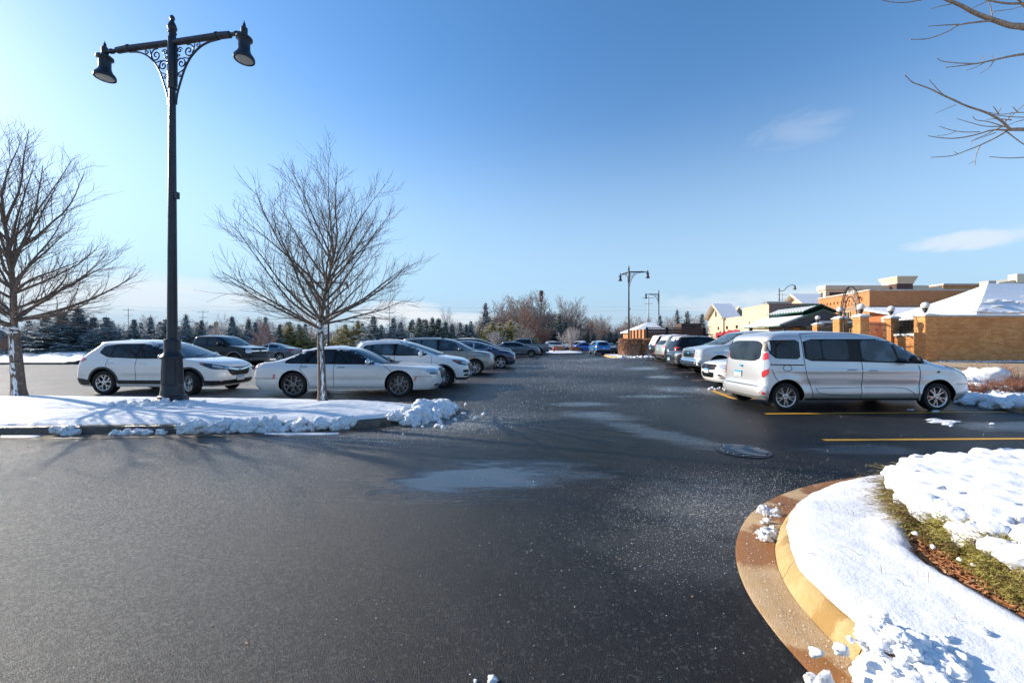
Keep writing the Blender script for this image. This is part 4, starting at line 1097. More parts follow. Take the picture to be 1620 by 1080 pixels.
S['lamps'] = [('headlight', 'clear_lens', [(.08, .50, .76), (.10, .74, .785), (.34, .90, .79), (.44, .93, .70), (.20, .84, .58), (.10, .56, .60)], 42, .010), ('headlight_housing', 'dark_lens', [(.12, .60, .71), (.30, .86, .72), (.33, .88, .67), (.18, .78, .64), (.10, .62, .65)], 40, .015),
              ('fog_light', 'gloss_black', [(.10, .52, .36), (.16, .76, .38), (.18, .78, .31), (.10, .54, .28)], 30, .012), ('fog_trim', 'clear_lens', [(.10, .56, .33), (.16, .74, .34), (.16, .74, .32), (.10, .56, .31)], 30, .018),
              ('side_marker', 'amber', [(.62, .93, .60), (.67, .93, .60), (.72, .94, .47), (.69, .94, .46)], 75, .012), ('side_marker', 'red_lens', [(4.64, .93, .66), (4.69, .93, .66), (4.73, .94, .54), (4.69, .94, .53)], 105, .012), ('taillight', 'red_lens', [(5.34, .72, .94), (5.22, .92, .96), (5.24, .92, .82), (5.36, .75, .72)], 140, .010)]
S['fronts'] = [('grille', 'gloss_black', [(-.44, .80), (.44, .80), (.40, .56), (.36, .50), (-.36, .50), (-.40, .56)], .014), ('lower_intake', 'gloss_black', [(-.50, .34), (.50, .34), (.44, .24), (-.44, .24)], .010)] + [('grille_mesh', 'plastic', [(-.41, .76 - .05 * i), (.41, .76 - .05 * i), (.41, .745 - .05 * i), (-.41, .745 - .05 * i)], .022) for i in range(5)]
S['emblems'] = [('wing', .74, .10, True)]; S['plates'] = [(.44, True, 0)]
build_car(S, 'sedan_car', 'pearl white sedan with dark wheels parked behind the tree on the snowy island', 'car', (-4.75, 12.3, 0), radians(1))

# 3: white crossover behind the sedan
S = suv(4.48, 2.67, .90, 1.65, .925, .355, 1.00, 1.12, 'paint_white', clad=.38, style='wye', nsp=5, rake=.50, rails=(2.3, 4.0), railmat='chrome', sideglass='glass', snow=(2.3, 3.7, .5, .035))
S['lamps'] = [('headlight', 'dark_lens', [(.05, .42, .87), (.12, .66, .92), (.42, .90, .97), (.54, .92, .95), (.34, .88, .81), (.08, .60, .76)], 40, .012), ('turn_signal', 'amber', [(.30, .84, .93), (.46, .91, .945), (.40, .90, .90), (.26, .83, .885)], 48, .018), ('headlight_element', 'clear_lens', [(.08, .54, .87), (.26, .78, .91), (.26, .80, .84), (.08, .58, .80)], 36, .018),
              ('fog_light', 'gloss_black', [(.07, .54, .63), (.18, .84, .63), (.18, .84, .54), (.07, .56, .52)], 30, .012), ('fog_vent', 'gloss_black', [(.07, .56, .48), (.18, .82, .48), (.16, .80, .42), (.07, .58, .41)], 30, .012),
              ('taillight', 'red_lens', [(4.34, .80, 1.02), (4.10, .92, 1.06), (4.14, .92, .98), (4.40, .82, .90)], 130, .012)]
S['fronts'] = [('grille', 'gloss_black', [(-.46, .84), (.46, .84), (.50, .74), (.34, .54), (-.34, .54), (-.50, .74)], .014), ('lower_intake', 'gloss_black', [(-.5, .42), (.5, .42), (.44, .34), (-.44, .34)], .016)] + [('grille_bar', 'rim_dark', [(-.42, .80 - .06 * i), (.42, .80 - .06 * i), (.42, .785 - .06 * i), (-.42, .785 - .06 * i)], .022) for i in range(4)]
S['emblems'] = [('wing', .76, .07, True)]; S['plates'] = [(.48, True, 0)]
TUC = build_car(S, 'crossover_car', 'bright white crossover with chrome roof rails just behind the pearl sedan', 'car', (-3.72, 14.55, 0), 0)

# 4: gold-grey boxy utility vehicle
S = suv(4.80, 2.70, .90, 1.80, .985, .37, 1.08, 1.17, 'paint_gold_grey', clad=None, style='fat', nsp=7, rake=.30, rails=(2.4, 4.4), railmat='plastic', B1=2.66, B2=3.45, wr=.42, sideglass='glass')
S['lamps'] = [('headlight', 'clear_lens', [(.05, .56, .95), (.14, .80, .96), (.36, .93, .96), (.34, .93, .80), (.10, .80, .78), (.05, .58, .79)], 40, .012), ('turn_signal', 'amber', [(.18, .86, .95), (.33, .92, .95), (.31, .92, .84), (.16, .86, .83)], 44, .018), ('side_marker', 'amber', [(.98, .96, .86), (1.12, .96, .86), (1.12, .96, .82), (.98, .96, .82)], 90, .01),
              ('taillight', 'red_lens', [(4.74, .84, 1.1), (4.60, .93, 1.1), (4.60, .94, .85), (4.76, .86, .8)], 140, .01)]
S['fronts'] = [('grille', 'gloss_black', [(-.52, .94), (.52, .94), (.46, .74), (-.46, .74)], .012), ('lower_intake', 'plastic', [(-.66, .52), (.66, .52), (.58, .32), (-.58, .32)], .014)] + [('grille_bar', 'chrome', [(-.50, .92 - .07 * i), (.50, .92 - .07 * i), (.50, .89 - .07 * i), (-.50, .89 - .07 * i)], .026) for i in range(3)]
S['emblems'] = [('H', .86, .06, True)]; S['plates'] = [(.52, True, 0)]
build_car(S, 'sport_utility_vehicle', 'boxy gold-grey sport utility vehicle with black roof rails left of the aisle', 'car', (-3.10, 19.8, 0), 0)

# 5 navy
S = suv(4.62, 2.75, .93, 1.64, .94, .365, 1.00, 1.12, 'paint_navy', clad=None, style='fat', nsp=5, rake=.52, surround='chrome', sideglass='glass', rim=.27)
S['lamps'] = [('headlight', 'clear_lens', [(.06, .50, .87), (.3, .86, .94), (.46, .90, .92), (.14, .72, .79)], 40, .012), ('headlight_lower', 'clear_lens', [(.08, .62, .70), (.14, .76, .72), (.14, .76, .52), (.10, .70, .5)], 36, .012), ('side_marker', 'amber', [(.5, .92, .6), (.6, .92, .6), (.6, .92, .56), (.5, .92, .56)], 80, .01), ('taillight', 'red_lens', [(4.5, .80, 1.02), (4.3, .92, 1.06), (4.3, .92, .98), (4.54, .82, .90)], 130, .012)]
S['fronts'] = [('grille', 'gloss_black', [(-.50, .84), (.50, .84), (.42, .56), (-.42, .56)], .014), ('grille_frame', 'chrome', [(-.5, .85), (.5, .85), (.5, .82), (-.5, .82)], .02), ('lower_intake', 'gloss_black', [(-.6, .44), (.6, .44), (.5, .28), (-.5, .28)], .012)]
build_car(S, 'crossover_car', 'navy blue crossover with bright five-spoke wheels left of the aisle', 'car', (-2.05, 24.7, 0), 0)
# 6 dark big
S = suv(4.95, 2.9, .95, 1.80, .98, .38, 1.08, 1.20, 'paint_dark', style='fat', nsp=5, rake=.34, rails=(2.4, 4.5), B1=2.75, B2=3.6, snow=(2.4, 4.5, .6, .05), wr=.45)
S['lamps'] = [('headlight', 'clear_lens', [(.05, .6, .92), (.3, .9, .94), (.3, .9, .84), (.06, .7, .80)], 40, .012), ('taillight', 'red_lens', [(4.85, .84, 1.1), (4.7, .93, 1.1), (4.7, .94, .85), (4.9, .86, .8)], 140, .01)]
S['fronts'] = [('grille', 'gloss_black', [(-.56, .92), (.56, .92), (.48, .62), (-.48, .62)], .014)]
DARK = build_car(S, 'sport_utility_vehicle', 'tall dark sport utility vehicle with a snowy roof behind the navy crossover', 'car', (-2.35, 29.0, 0), 0)
# 7 slate small
S = suv(4.60, 2.65, .95, 1.60, .92, .35, .98, 1.10, 'paint_slate', clad=.40, style='fat', nsp=5, rake=.62, rimmat='rim_dark', sideglass='glass_dark', wl=1.02)
S['lamps'] = [('headlight', 'clear_lens', [(.06, .5, .84), (.4, .9, .90), (.45, .9, .87), (.08, .6, .79)], 40, .012), ('taillight', 'red_lens', [(4.5, .80, 1.02), (4.2, .92, 1.04), (4.2, .92, .98), (4.54, .82, .94)], 130, .012)]
S['fronts'] = [('grille', 'gloss_black', [(-.5, .80), (.5, .80), (.4, .52), (-.4, .52)], .014)]
SLATE = build_car(S, 'crossover_car', 'slate grey small crossover with black wheels last in the left row', 'car', (.62, 41.0, 0), 0)

# pickups
def pickup(L=5.9, wb=3.68, fo=.97, H=1.96, hw=1.0, Rt=.42, paint='paint_black', hood=1.22, cowl=1.36, **k):
    S = dict(L=L, wb=wb, fo=fo, H=H, Rt=Rt, rim=Rt * .60, Ra=Rt + .075, paint=paint, z_sill=.42, cf=[(.3, .26, 3.8), (.8, .30, 3.6), (1.15, .34, 3.4), (1.3, .42, 2.8), (2, .38, 2.5)], cr=[(.3, .12, 5), (1.3, .12, 5), (1.45, .25, 3), (2, .3, 2.6)], crease=[(.98, .014, .05), (.62, -.012, .08)], pt=.02, fl=.03)
    h = H; rail = k.get('rail', 1.34); ce = k.get('ce', 1.98)
    S['f'] = [(.36, .16), (.44, .02), (.60, 0), (.70, .02), (.72, .07), (hood - .16, .09), (hood - .06, .12), (hood, .24), (hood + .07, .68), (cowl - .01, 1.08), (cowl + .01, 1.16), (cowl + .18, 1.46), (h - .20, 1.84), (h - .08, 2.12), (h - .04, 2.35), (h, 2.7)]
    S['r'] = [(.40, .10), (.50, 0), (.64, 0), (.68, .06), (rail - .06, .06), (rail - .015, .08), (rail, .14), (rail + .008, ce - .1), (rail + .03, ce), (h - .16, ce + .06), (h - .06, ce + .14), (h, ce + .45)]
    S['W'] = [(.36, hw * .92), (.50, hw * .985), (.80, hw), (1.05, hw * .99), (rail - .04, hw * .965), (rail + .03, hw * .91), (h - .30, hw * .83), (h - .13, hw * .775), (h - .06, hw * .70), (h - .02, hw * .55), (h, hw * .4)]
    b = cowl - .02; t = h - .14; re = L - ce
    S['dlo'] = [(1.50, b - .01), (1.92, t - .05), (2.22, t), (re - .16, t), (re - .10, b), (2.4, b - .01)]
    S['win'] = [[(1.66, b + .03), (2.0, t - .07), (2.26, t - .03), (2.78, t - .03), (2.80, b + .03)], [(2.92, b + .03), (2.91, t - .03), (re - .22, t - .03), (re - .16, b + .03)]]
    S['ws'] = (cowl + .04, h - .07, hw * .78, hw * .66); S['rw'] = (rail + .10, h - .14, hw * .6, hw * .56)
    S['gaps'] = [[(1.42, .5), (1.40, b - .02)], [(2.86, .46), (2.86, b)], [(re - .04, .62), (re - .03, h - .2)], [(1.42, .48), (re - .2, .48)], [(re + .03, .5), (re + .03, rail)]]
    S['handles'] = [(2.62, 1.12), (re - .32, 1.12)]; S['mirror'] = (1.84, b + .04, 1.45); S['tw'] = .27; S['mirrormat'] = 'plastic'
    S['sides'] = [('step', 'plastic', [(fo + .6, .36), (fo + wb - .6, .36), (fo + wb - .6, .42), (fo + .6, .42)], .06)]
    S['sides'] = []
    S.update(k); return S
S = pickup(5.95, 3.7, .97, 1.98, 1.0, .435, 'paint_black', clad=.62, cladmat='paint_taupe', style='wye', nsp=6, rimmat='rim_dark', mirrormat='gloss_black')
S['lamps'] = [('headlight', 'clear_lens', [(.06, .66, 1.16), (.12, .84, 1.17), (.26, .97, 1.15), (.26, .97, .92), (.12, .86, .90), (.06, .68, .92)], 36, .014), ('fog_light', 'clear_lens', [(.04, .74, .56), (.06, .84, .56), (.06, .84, .50), (.04, .74, .50)], 20, .02), ('taillight', 'red_lens', [(5.86, .9, 1.25), (5.7, .98, 1.25), (5.7, .99, .95), (5.88, .9, .95)], 140, .012)]
S['fronts'] = [('grille', 'gloss_black', [(-.64, 1.18), (.64, 1.18), (.62, .84), (-.62, .84)], .012), ('grille_bar', 'chrome', [(-.66, 1.06), (.66, 1.06), (.66, .98), (-.66, .98)], .028)]; S['emblems'] = [('oval', 1.02, .10, True)]
build_car(S, 'pickup_truck', 'black crew cab pickup truck with grey wheel arches beyond the white crossover', 'truck', (-18.35, 25.0, 0), radians(-6))
S = pickup(5.9, 3.68, .97, 1.98, 1.0, .42, 'paint_silver', clad=None, style='wye', nsp=6, rimmat='rim_silver', sideglass='glass', mirrormat='plastic')
S['lamps'] = [('headlight', 'clear_lens', [(.06, .62, 1.17), (.12, .84, 1.18), (.24, .97, 1.14), (.24, .97, .84), (.12, .86, .80), (.06, .64, .80)], 36, .014), ('turn_signal', 'amber', [(.09, .74, .86), (.12, .82, .86), (.12, .82, .83), (.09, .74, .83)], 30, .02), ('headlight_frame', 'chrome', [(.08, .66, 1.0), (.2, .93, 1.02), (.2, .93, .99), (.08, .66, .97)], 36, .019),
              ('fog_light', 'gloss_black', [(.02, .56, .62), (.06, .78, .62), (.06, .78, .52), (.02, .56, .52)], 20, .022), ('fog_bulb', 'clear_lens', [(.02, .66, .60), (.06, .76, .60), (.06, .76, .54), (.02, .66, .54)], 20, .03), ('taillight', 'red_lens', [(5.8, .9, 1.25), (5.65, .98, 1.25), (5.65, .99, .95), (5.84, .9, .95)], 140, .012)]
S['fronts'] = [('grille', 'gloss_black', [(-.56, 1.16), (.56, 1.16), (.54, .78), (-.54, .78)], .010)] + [('grille_bar', 'chrome', [(-.54, 1.13 - .085 * i), (.54, 1.13 - .085 * i), (.54, 1.085 - .085 * i), (-.54, 1.085 - .085 * i)], .030) for i in range(5)] + [('bumper', 'chrome', [(-.96, .73), (.96, .73), (.92, .46), (.5, .43), (-.5, .43), (-.92, .46)], .018), ('air_dam', 'white_paint', [(-.7, .42), (.7, .42), (.62, .38), (-.62, .38)], .03)]
S['emblems'] = [('oval', .98, .10, True)]; S['plates'] = []
S['sides'] = [('fender_badge', 'chrome', [(1.16, 1.14), (1.50, 1.12), (1.50, 1.08), (1.16, 1.10)], .012)]
SIL = build_car(S, 'pickup_truck', 'silver crew cab pickup truck with a chrome bumper right of the aisle', 'truck', (7.95 + .97 + 1.84, 18.1, gz(9, 18)), radians(180))

# 11 silver passenger van
hv = 1.86
S = dict(L=5.25, wb=3.49, fo=1.16, H=hv, Rt=.322, rim=.228, Ra=.40, paint='paint_silver', z_sill=.24, crease=[(.92, .016, .05), (.60, -.020, .09), (.40, .008, .05)], fl=.03, pt=.03, ns=60, nl=84)
S['f'] = [(.22, .24), (.32, .08), (.5, 0), (.66, .02), (.80, .07), (.90, .15), (.97, .28), (1.03, .56), (1.08, .80), (1.12, .94), (1.15, 1.02), (1.36, 1.40), (1.50, 1.63), (1.63, 1.90), (1.72, 2.14), (1.785, 2.44), (1.82, 2.76), (1.845, 3.1), (hv, 3.5)]
S['r'] = [(.24, .10), (.34, 0), (.52, 0), (.56, .05), (.64, .08), (.90, .09), (1.2, .12), (1.5, .17), (1.68, .23), (1.75, .28), (1.80, .42), (hv, 1.0)]
S['W'] = [(.22, .85), (.36, .905), (.55, .915), (.80, .92), (1.0, .91), (1.10, .895), (1.20, .875), (1.50, .815), (1.66, .78), (1.75, .73), (1.80, .65), (1.835, .5), (hv, .32)]
S['cf'] = [(.2, .72, 2.5), (.7, .80, 2.4), (1.0, .78, 2.3), (1.15, .62, 2.3), (1.85, .5, 2.3)]; S['cr'] = [(.2, .22, 3.8), (.8, .20, 4), (1.7, .20, 3.6), (1.85, .3, 2.6)]
b, t = 1.15, 1.64
S['dlo'] = [(1.36, b - .07), (1.52, b + .10), (1.86, t - .13), (2.12, t - .02), (2.4, t + .02), (4.20, t + .015), (4.20, b + .0), (3.0, b - .02), (1.75, b - .06)]
S['win'] = [[(4.30, b + .04), (4.28, t - .0), (4.96, t - .01), (5.00, t - .05), (5.00, b + .18), (4.86, b + .05)], [(3.80, b + .03), (3.79, t - .01), (4.14, t - .01), (4.15, b + .035)], [(3.18, b + .025), (3.16, t - .01), (3.76, t - .01), (3.77, b + .03)], [(2.06, b - .02), (2.17, t - .10), (2.30, t - .03), (2.44, t - .01), (2.86, t - .005), (2.87, b + .01)], [(1.64, b + .0), (1.90, t - .17), (2.10, t - .10), (2.02, b - .01)]]
S['ntint'] = 3; S['ws'] = (1.20, 1.72, .74, .62); S['rw'] = (1.13, 1.62, .68, .66)
S['gaps'] = [[(1.62, .36), (1.57, .8), (1.60, 1.06)], [(2.92, .30), (2.90, 1.10), (2.90, 1.66)], [(4.22, 1.72), (4.22, 1.02), (4.19, .80), (4.06, .54), (4.03, .30)], [(1.62, .33), (4.03, .33)], [(4.98, .95), (4.90, .76), (4.80, .62), (4.84, .45)], [(2.86, 1.76), (2.94, 1.79), (4.18, 1.80), (4.22, 1.72)], [(.40, .62), (.74, .62)], [(3.98, .52), (3.86, .37), (2.94, .36)], [(3.98, .52), (2.94, .54)], [(2.86, .54), (1.95, .54), (1.74, .44), (1.68, .36)]]
S['rail_gap'] = [(4.24, 1.055), (5.00, 1.065)]
S['gaps'].append([(4.62 + .10 * cos(q), .985 + .07 * sin(q)) for q in [2 * pi * i / 14 for i in range(15)]])
S['handles'] = [(2.66, .93), (3.14, .95)]; S['mirror'] = (1.86, b - .03, 1.15); S['mirrormat'] = 'plastic'; S['tw'] = .215; S['style'] = 'pair'; S['nsp'] = 5; S['sill'] = .30
S['lamps'] = [('headlight', 'clear_lens', [(.22, .50, .86), (.50, .80, 1.0), (.84, .88, 1.02), (.66, .90, .92), (.34, .76, .76), (.20, .60, .70)], 55, .010), ('turn_signal', 'red_lens', [(.56, .82, 1.03), (.86, .88, 1.03), (.70, .89, .96)], 62, .016), ('fog_light', 'chrome', [(.22, .66, .52), (.34, .78, .52), (.36, .80, .40), (.24, .68, .40)], 50, .012),
              ('taillight', 'red_lens', [(5.14, .80, 1.32), (5.05, .86, 1.36), (5.04, .90, 1.20), (5.16, .82, 1.14)], 125, .012), ('reverse_light', 'clear_lens', [(5.16, .82, 1.14), (5.04, .90, 1.20), (5.04, .91, .98), (5.18, .84, .90)], 125, .012), ('taillight_lower', 'red_lens', [(5.18, .84, .90), (5.04, .91, .98), (5.05, .91, .86), (5.18, .84, .74)], 125, .012),
              ('quarter_glass', 'gloss_black', [(5.08, .76, 1.62), (5.02, .80, 1.60), (5.04, .86, 1.38), (5.12, .79, 1.34)], 118, .010), ('rear_reflector', 'red_lens', [(5.14, .74, .42), (5.1, .86, .43), (5.1, .86, .38), (5.14, .74, .37)], 140, .012)]
S['rears'] = [('rear_bumper', 'paint_silver', [(-.90, .53), (.90, .53), (.90, .32), (-.90, .32)], .014), ('tailgate_gap', 'dark_gap', [(-.70, .555), (.70, .555), (.70, .543), (-.70, .543)], .012)]
S['plates'] = [(.80, False, .12)]; S['emblems'] = [('oval', 1.0, .06, False)]
S['sides'] = [('side_repeater', 'plastic', [(1.12, .90), (1.16, .93), (1.20, .90), (1.16, .87)], .006)]
VAN = build_car(S, 'passenger_van', 'long silver passenger van parked nearest on the right, tail to the aisle', 'van', (6.32 + 1.745, 10.08, 0), 0)

# 12 white coupe
S = sedan(4.79, 2.72, .98, 1.40, .94, .345, 'paint_white', hood=.90, cowl=1.0, deck=1.02, ft=2.9, rt=1.75, c0=1.62, bl=.6, style='fat', nsp=5, rimmat='rim_dark')
S['cf'] = [(.17, .62, 2.6), (.7, .62, 2.6), (.9, .7, 2.4), (1.1, .5, 2.4), (1.75, .42, 2.3)]
S['lamps'] = [('headlight', 'clear_lens', [(.12, .58, .80), (.30, .82, .84), (.52, .90, .80), (.40, .90, .71), (.16, .72, .66), (.10, .62, .68)], 40, .012), ('side_marker', 'amber', [(.42, .86, .52), (.62, .92, .53), (.62, .92, .50), (.42, .86, .49)], 60, .012), ('bumper_vent', 'gloss_black', [(.14, .58, .50), (.24, .74, .42), (.16, .66, .42), (.10, .52, .44)], 36, .012), ('bumper_slot', 'gloss_black', [(.14, .56, .39), (.26, .74, .39), (.26, .74, .36), (.14, .56, .36)], 36, .012)]
S['fronts'] = [('grille', 'gloss_black', [(-.50, .80), (.50, .80), (.44, .62), (-.44, .62)], .010), ('lower_intake', 'gloss_black', [(-.42, .54), (.42, .54), (.36, .36), (-.36, .36)], .010)]
S['plates'] = [(.58, True, 0)]; S['emblems'] = [('wing', .72, .07, True)]
build_car(S, 'coupe_car', 'white coupe with its nose poking out from behind the silver van', 'car', (6.72 + .98 + 1.36, 13.75, gz(9, 13.7)), radians(180))

# 13 dark sedan next to the pickup
S = sedan(4.9, 2.78, .95, 1.47, .93, .345, 'paint_dark', hood=.92, cowl=1.03, deck=1.06, c0=1.42, style='fat', sideglass='glass')
S['lamps'] = [('headlight', 'clear_lens', [(.06, .52, .80), (.30, .84, .84), (.42, .90, .80), (.10, .72, .70)], 40, .012)]
S['fronts'] = [('grille', 'gloss_black', [(-.44, .80), (.44, .80), (.56, .44), (-.56, .44)], .012)] + [('grille_bar', 'chrome', [(-.46 - .03 * i, .76 - .1 * i), (.46 + .03 * i, .76 - .1 * i), (.46 + .03 * i, .73 - .1 * i), (-.46 - .03 * i, .73 - .1 * i)], .022) for i in range(4)] + [('lip', 'chrome', [(-.8, .30), (.8, .30), (.8, .26), (-.8, .26)], .02)]
S['plates'] = [(.50, True, 0)]
DKS = build_car(S, 'sedan_car', 'low dark sedan with a chrome-slatted grille beside the silver pickup', 'car', (8.55 + .95 + 1.39, 21.7, gz(10, 21.7)), radians(180))

# 14-16: vehicles with their tails to the aisle
def tails(S, red_z=1.02):
    S['lamps'] = [('taillight', 'red_lens', [(S['L'] - .16, .62, red_z + .03), (S['L'] - .34, .90, red_z + .06), (S['L'] - .34, .92, red_z - .02), (S['L'] - .12, .64, red_z - .07)], 145, .014), ('rear_reflector', 'red_lens', [(S['L'] - .04, .62, .52), (S['L'] - .1, .82, .52), (S['L'] - .1, .82, .47), (S['L'] - .04, .62, .47)], 150, .014), ('headlight', 'clear_lens', [(.06, .5, .86), (.4, .9, .92), (.42, .9, .87), (.08, .6, .80)], 40, .012)]
    S['rears'] = [('bumper_insert', 'rim_silver', [(-.55, .40), (.55, .40), (.48, .30), (-.48, .30)], .024)]; S['plates'] = [(.86, False, 0)]; return S
S = tails(suv(4.6, 2.69, .93, 1.72, .93, .365, 1.02, 1.14, 'paint_black', clad=.42, style='fat', rake=.36, rails=(2.3, 4.1), railmat='rim_silver', snow=(2.5, 4.3, .5, .02)))
build_car(S, 'crossover_car', 'black crossover with pale rail snow, tail to the aisle beside the dark sedan', 'car', (9.40 + .98 + 1.345, 24.0, gz(10, 24)), 0)
S = tails(suv(4.7, 2.75, .93, 1.74, .94, .365, 1.02, 1.15, 'paint_green_grey', clad=.42, style='fat', rake=.36, rails=(2.3, 4.1), snow=(2.2, 4.4, .6, .05)))
build_car(S, 'crossover_car', 'grey crossover with a snowy roof, middle of the three tails by the hedge', 'car', (9.90 + 1.0 + 1.375, 27.0, gz(10, 27)), 0)
S = tails(suv(4.82, 2.91, .93, 1.80, .97, .385, 1.08, 1.17, 'paint_black', clad=None, style='fat', rake=.30, rails=(2.4, 4.4), railmat='rim_silver', snow=(2.3, 4.7, .62, .07)), 1.08)
build_car(S, 'sport_utility_vehicle', 'black sport utility vehicle with thick roof snow, tail nearest the brown hedge', 'car', (10.45 + .95 + 1.455, 30.1, gz(10, 30)), 0)

# far vehicles ---------------------------------------------------------------
S = pickup(5.9, 3.68, .97, 1.95, 1.0, .42, 'paint_slate', style='fat', nl=44, ns=30); S['lamps'] = [('taillight', 'red_lens', [(5.86, .82, 1.28), (5.72, .99, 1.28), (5.72, .99, 1.0), (5.88, .82, 1.0)], 130, .015)]
S['rears'] = [('bumper', 'chrome', [(-.95, .66), (.95, .66), (.95, .52), (-.95, .52)], .02)]
build_car(S, 'pickup_truck', 'dark grey pickup truck with a red tail lamp behind the slate crossover', 'truck', (1.25, 47, 0), radians(180))
S = sedan(4.87, 2.80, .98, 1.47, .92, .34, 'paint_slate', nl=50, ns=30, surround='chrome', bl=.62, style='fat'); S['lamps'] = [('taillight', 'red_lens', [(4.8, .5, .97), (4.5, .90, .98), (4.48, .92, .86), (4.84, .52, .84)], 130, .012)]
build_car(S, 'sedan_car', 'slate blue sedan parked tail right behind the black pickup truck', 'car', (-20.2, 33.1, 0), radians(180))
lo = dict(nl=40, ns=26)
def far_suv(p, **k): 
    q = dict(lo); q.update(k); S = suv(4.5, 2.65, .9, 1.65, .92, .35, 1.0, 1.13, p, **q); L = S['L']
    S['lamps'] = [('taillight', 'red_lens', [(L - .16, .62, 1.05), (L - .34, .90, 1.08), (L - .34, .92, .94), (L - .12, .64, .92)], 140, .02), ('headlight', 'clear_lens', [(.06, .5, .86), (.4, .9, .92), (.42, .9, .82), (.08, .6, .76)], 40, .02)]
    S['fronts'] = [('grille', 'gloss_black', [(-.5, .8), (.5, .8), (.4, .55), (-.4, .55)], .02)]; S['plates'] = [(.8, False, 0)]; S['gaps'] = []; S['handles'] = []; return S
S = far_suv('paint_blue', clad=.5, snow=(2.2, 3.9, .5, .02)); S['rears'] = [('bumper_insert', 'plastic', [(-.8, .6), (.8, .6), (.7, .32), (-.7, .32)], .03)]
build_car(S, 'crossover_car', 'teal blue crossover driving away in the middle of the aisle', 'car', (10.75, 49.2, 0), radians(92))
S = far_suv('paint_cream_white'); S['sideglass'] = 'glass'
build_car(S, 'minivan_car', 'off-white crossover parked beside the red fire hydrant', 'car', (6.9, 60, 0), radians(0))
S = far_suv('paint_white', snow=(2.2, 3.9, .5, .04))
WF = build_car(S, 'crossover_car', 'white crossover with a red tail lamp behind the small roundabout tree', 'car', (10.6, 67, 0), radians(165))
S = sedan(4.1, 2.5, .8, 1.52, .87, .31, 'paint_bright_blue', nl=40, ns=26, c0=1.25, ft=2.3, rt=1.3, bl=.25, deck=1.08); S['gaps'] = []; S['lamps'] = [('headlight', 'clear_lens', [(.06, .5, .78), (.4, .86, .82), (.42, .86, .72), (.08, .6, .68)], 40, .02)]
build_car(S, 'hatchback_car', 'bright blue hatchback left of the teal blue crossover', 'car', (10.9, 58, 0), radians(8))
S = sedan(4.8, 2.8, .95, 1.46, .91, .33, 'paint_green_grey', nl=40, ns=26); S['gaps'] = []; S['fronts'] = [('grille', 'gloss_black', [(-.5, .72), (.5, .72), (.4, .5), (-.4, .5)], .02), ('lower_intake', 'gloss_black', [(-.6, .42), (.6, .42), (.5, .3), (-.5, .3)], .02)]; S['lamps'] = [('headlight', 'clear_lens', [(.06, .5, .78), (.4, .86, .82), (.42, .86, .72), (.08, .6, .68)], 40, .02)]
FS = build_car(S, 'sedan_car', 'pale grey sedan facing the camera right of the teal blue crossover', 'car', (13.1, 54, 0), radians(-93))
S = far_suv('paint_dark'); FD = build_car(S, 'crossover_car', 'dark grey crossover half hidden by the left end of the brown hedge', 'car', (14.6, 52, 0), radians(-95))
dup(FS, (15.6, 72, 0), radians(180), label='pale grey sedan far behind the pale sedan that faces the camera')
dup(WF, (13.6, 78, 0), radians(0), label='small white crossover in the farthest row above the bright blue hatchback')
dup(FD, (9.0, 80, 0), radians(0), label='dark crossover in the farthest row left of the white one')
dup(FS, (4.6, 76, 0), radians(0), label='pale grey sedan in the farthest row behind the off-white crossover')
dup(WF, (18.2, 82, 0), radians(0), label='white crossover in the farthest row at the end of the brown hedge')
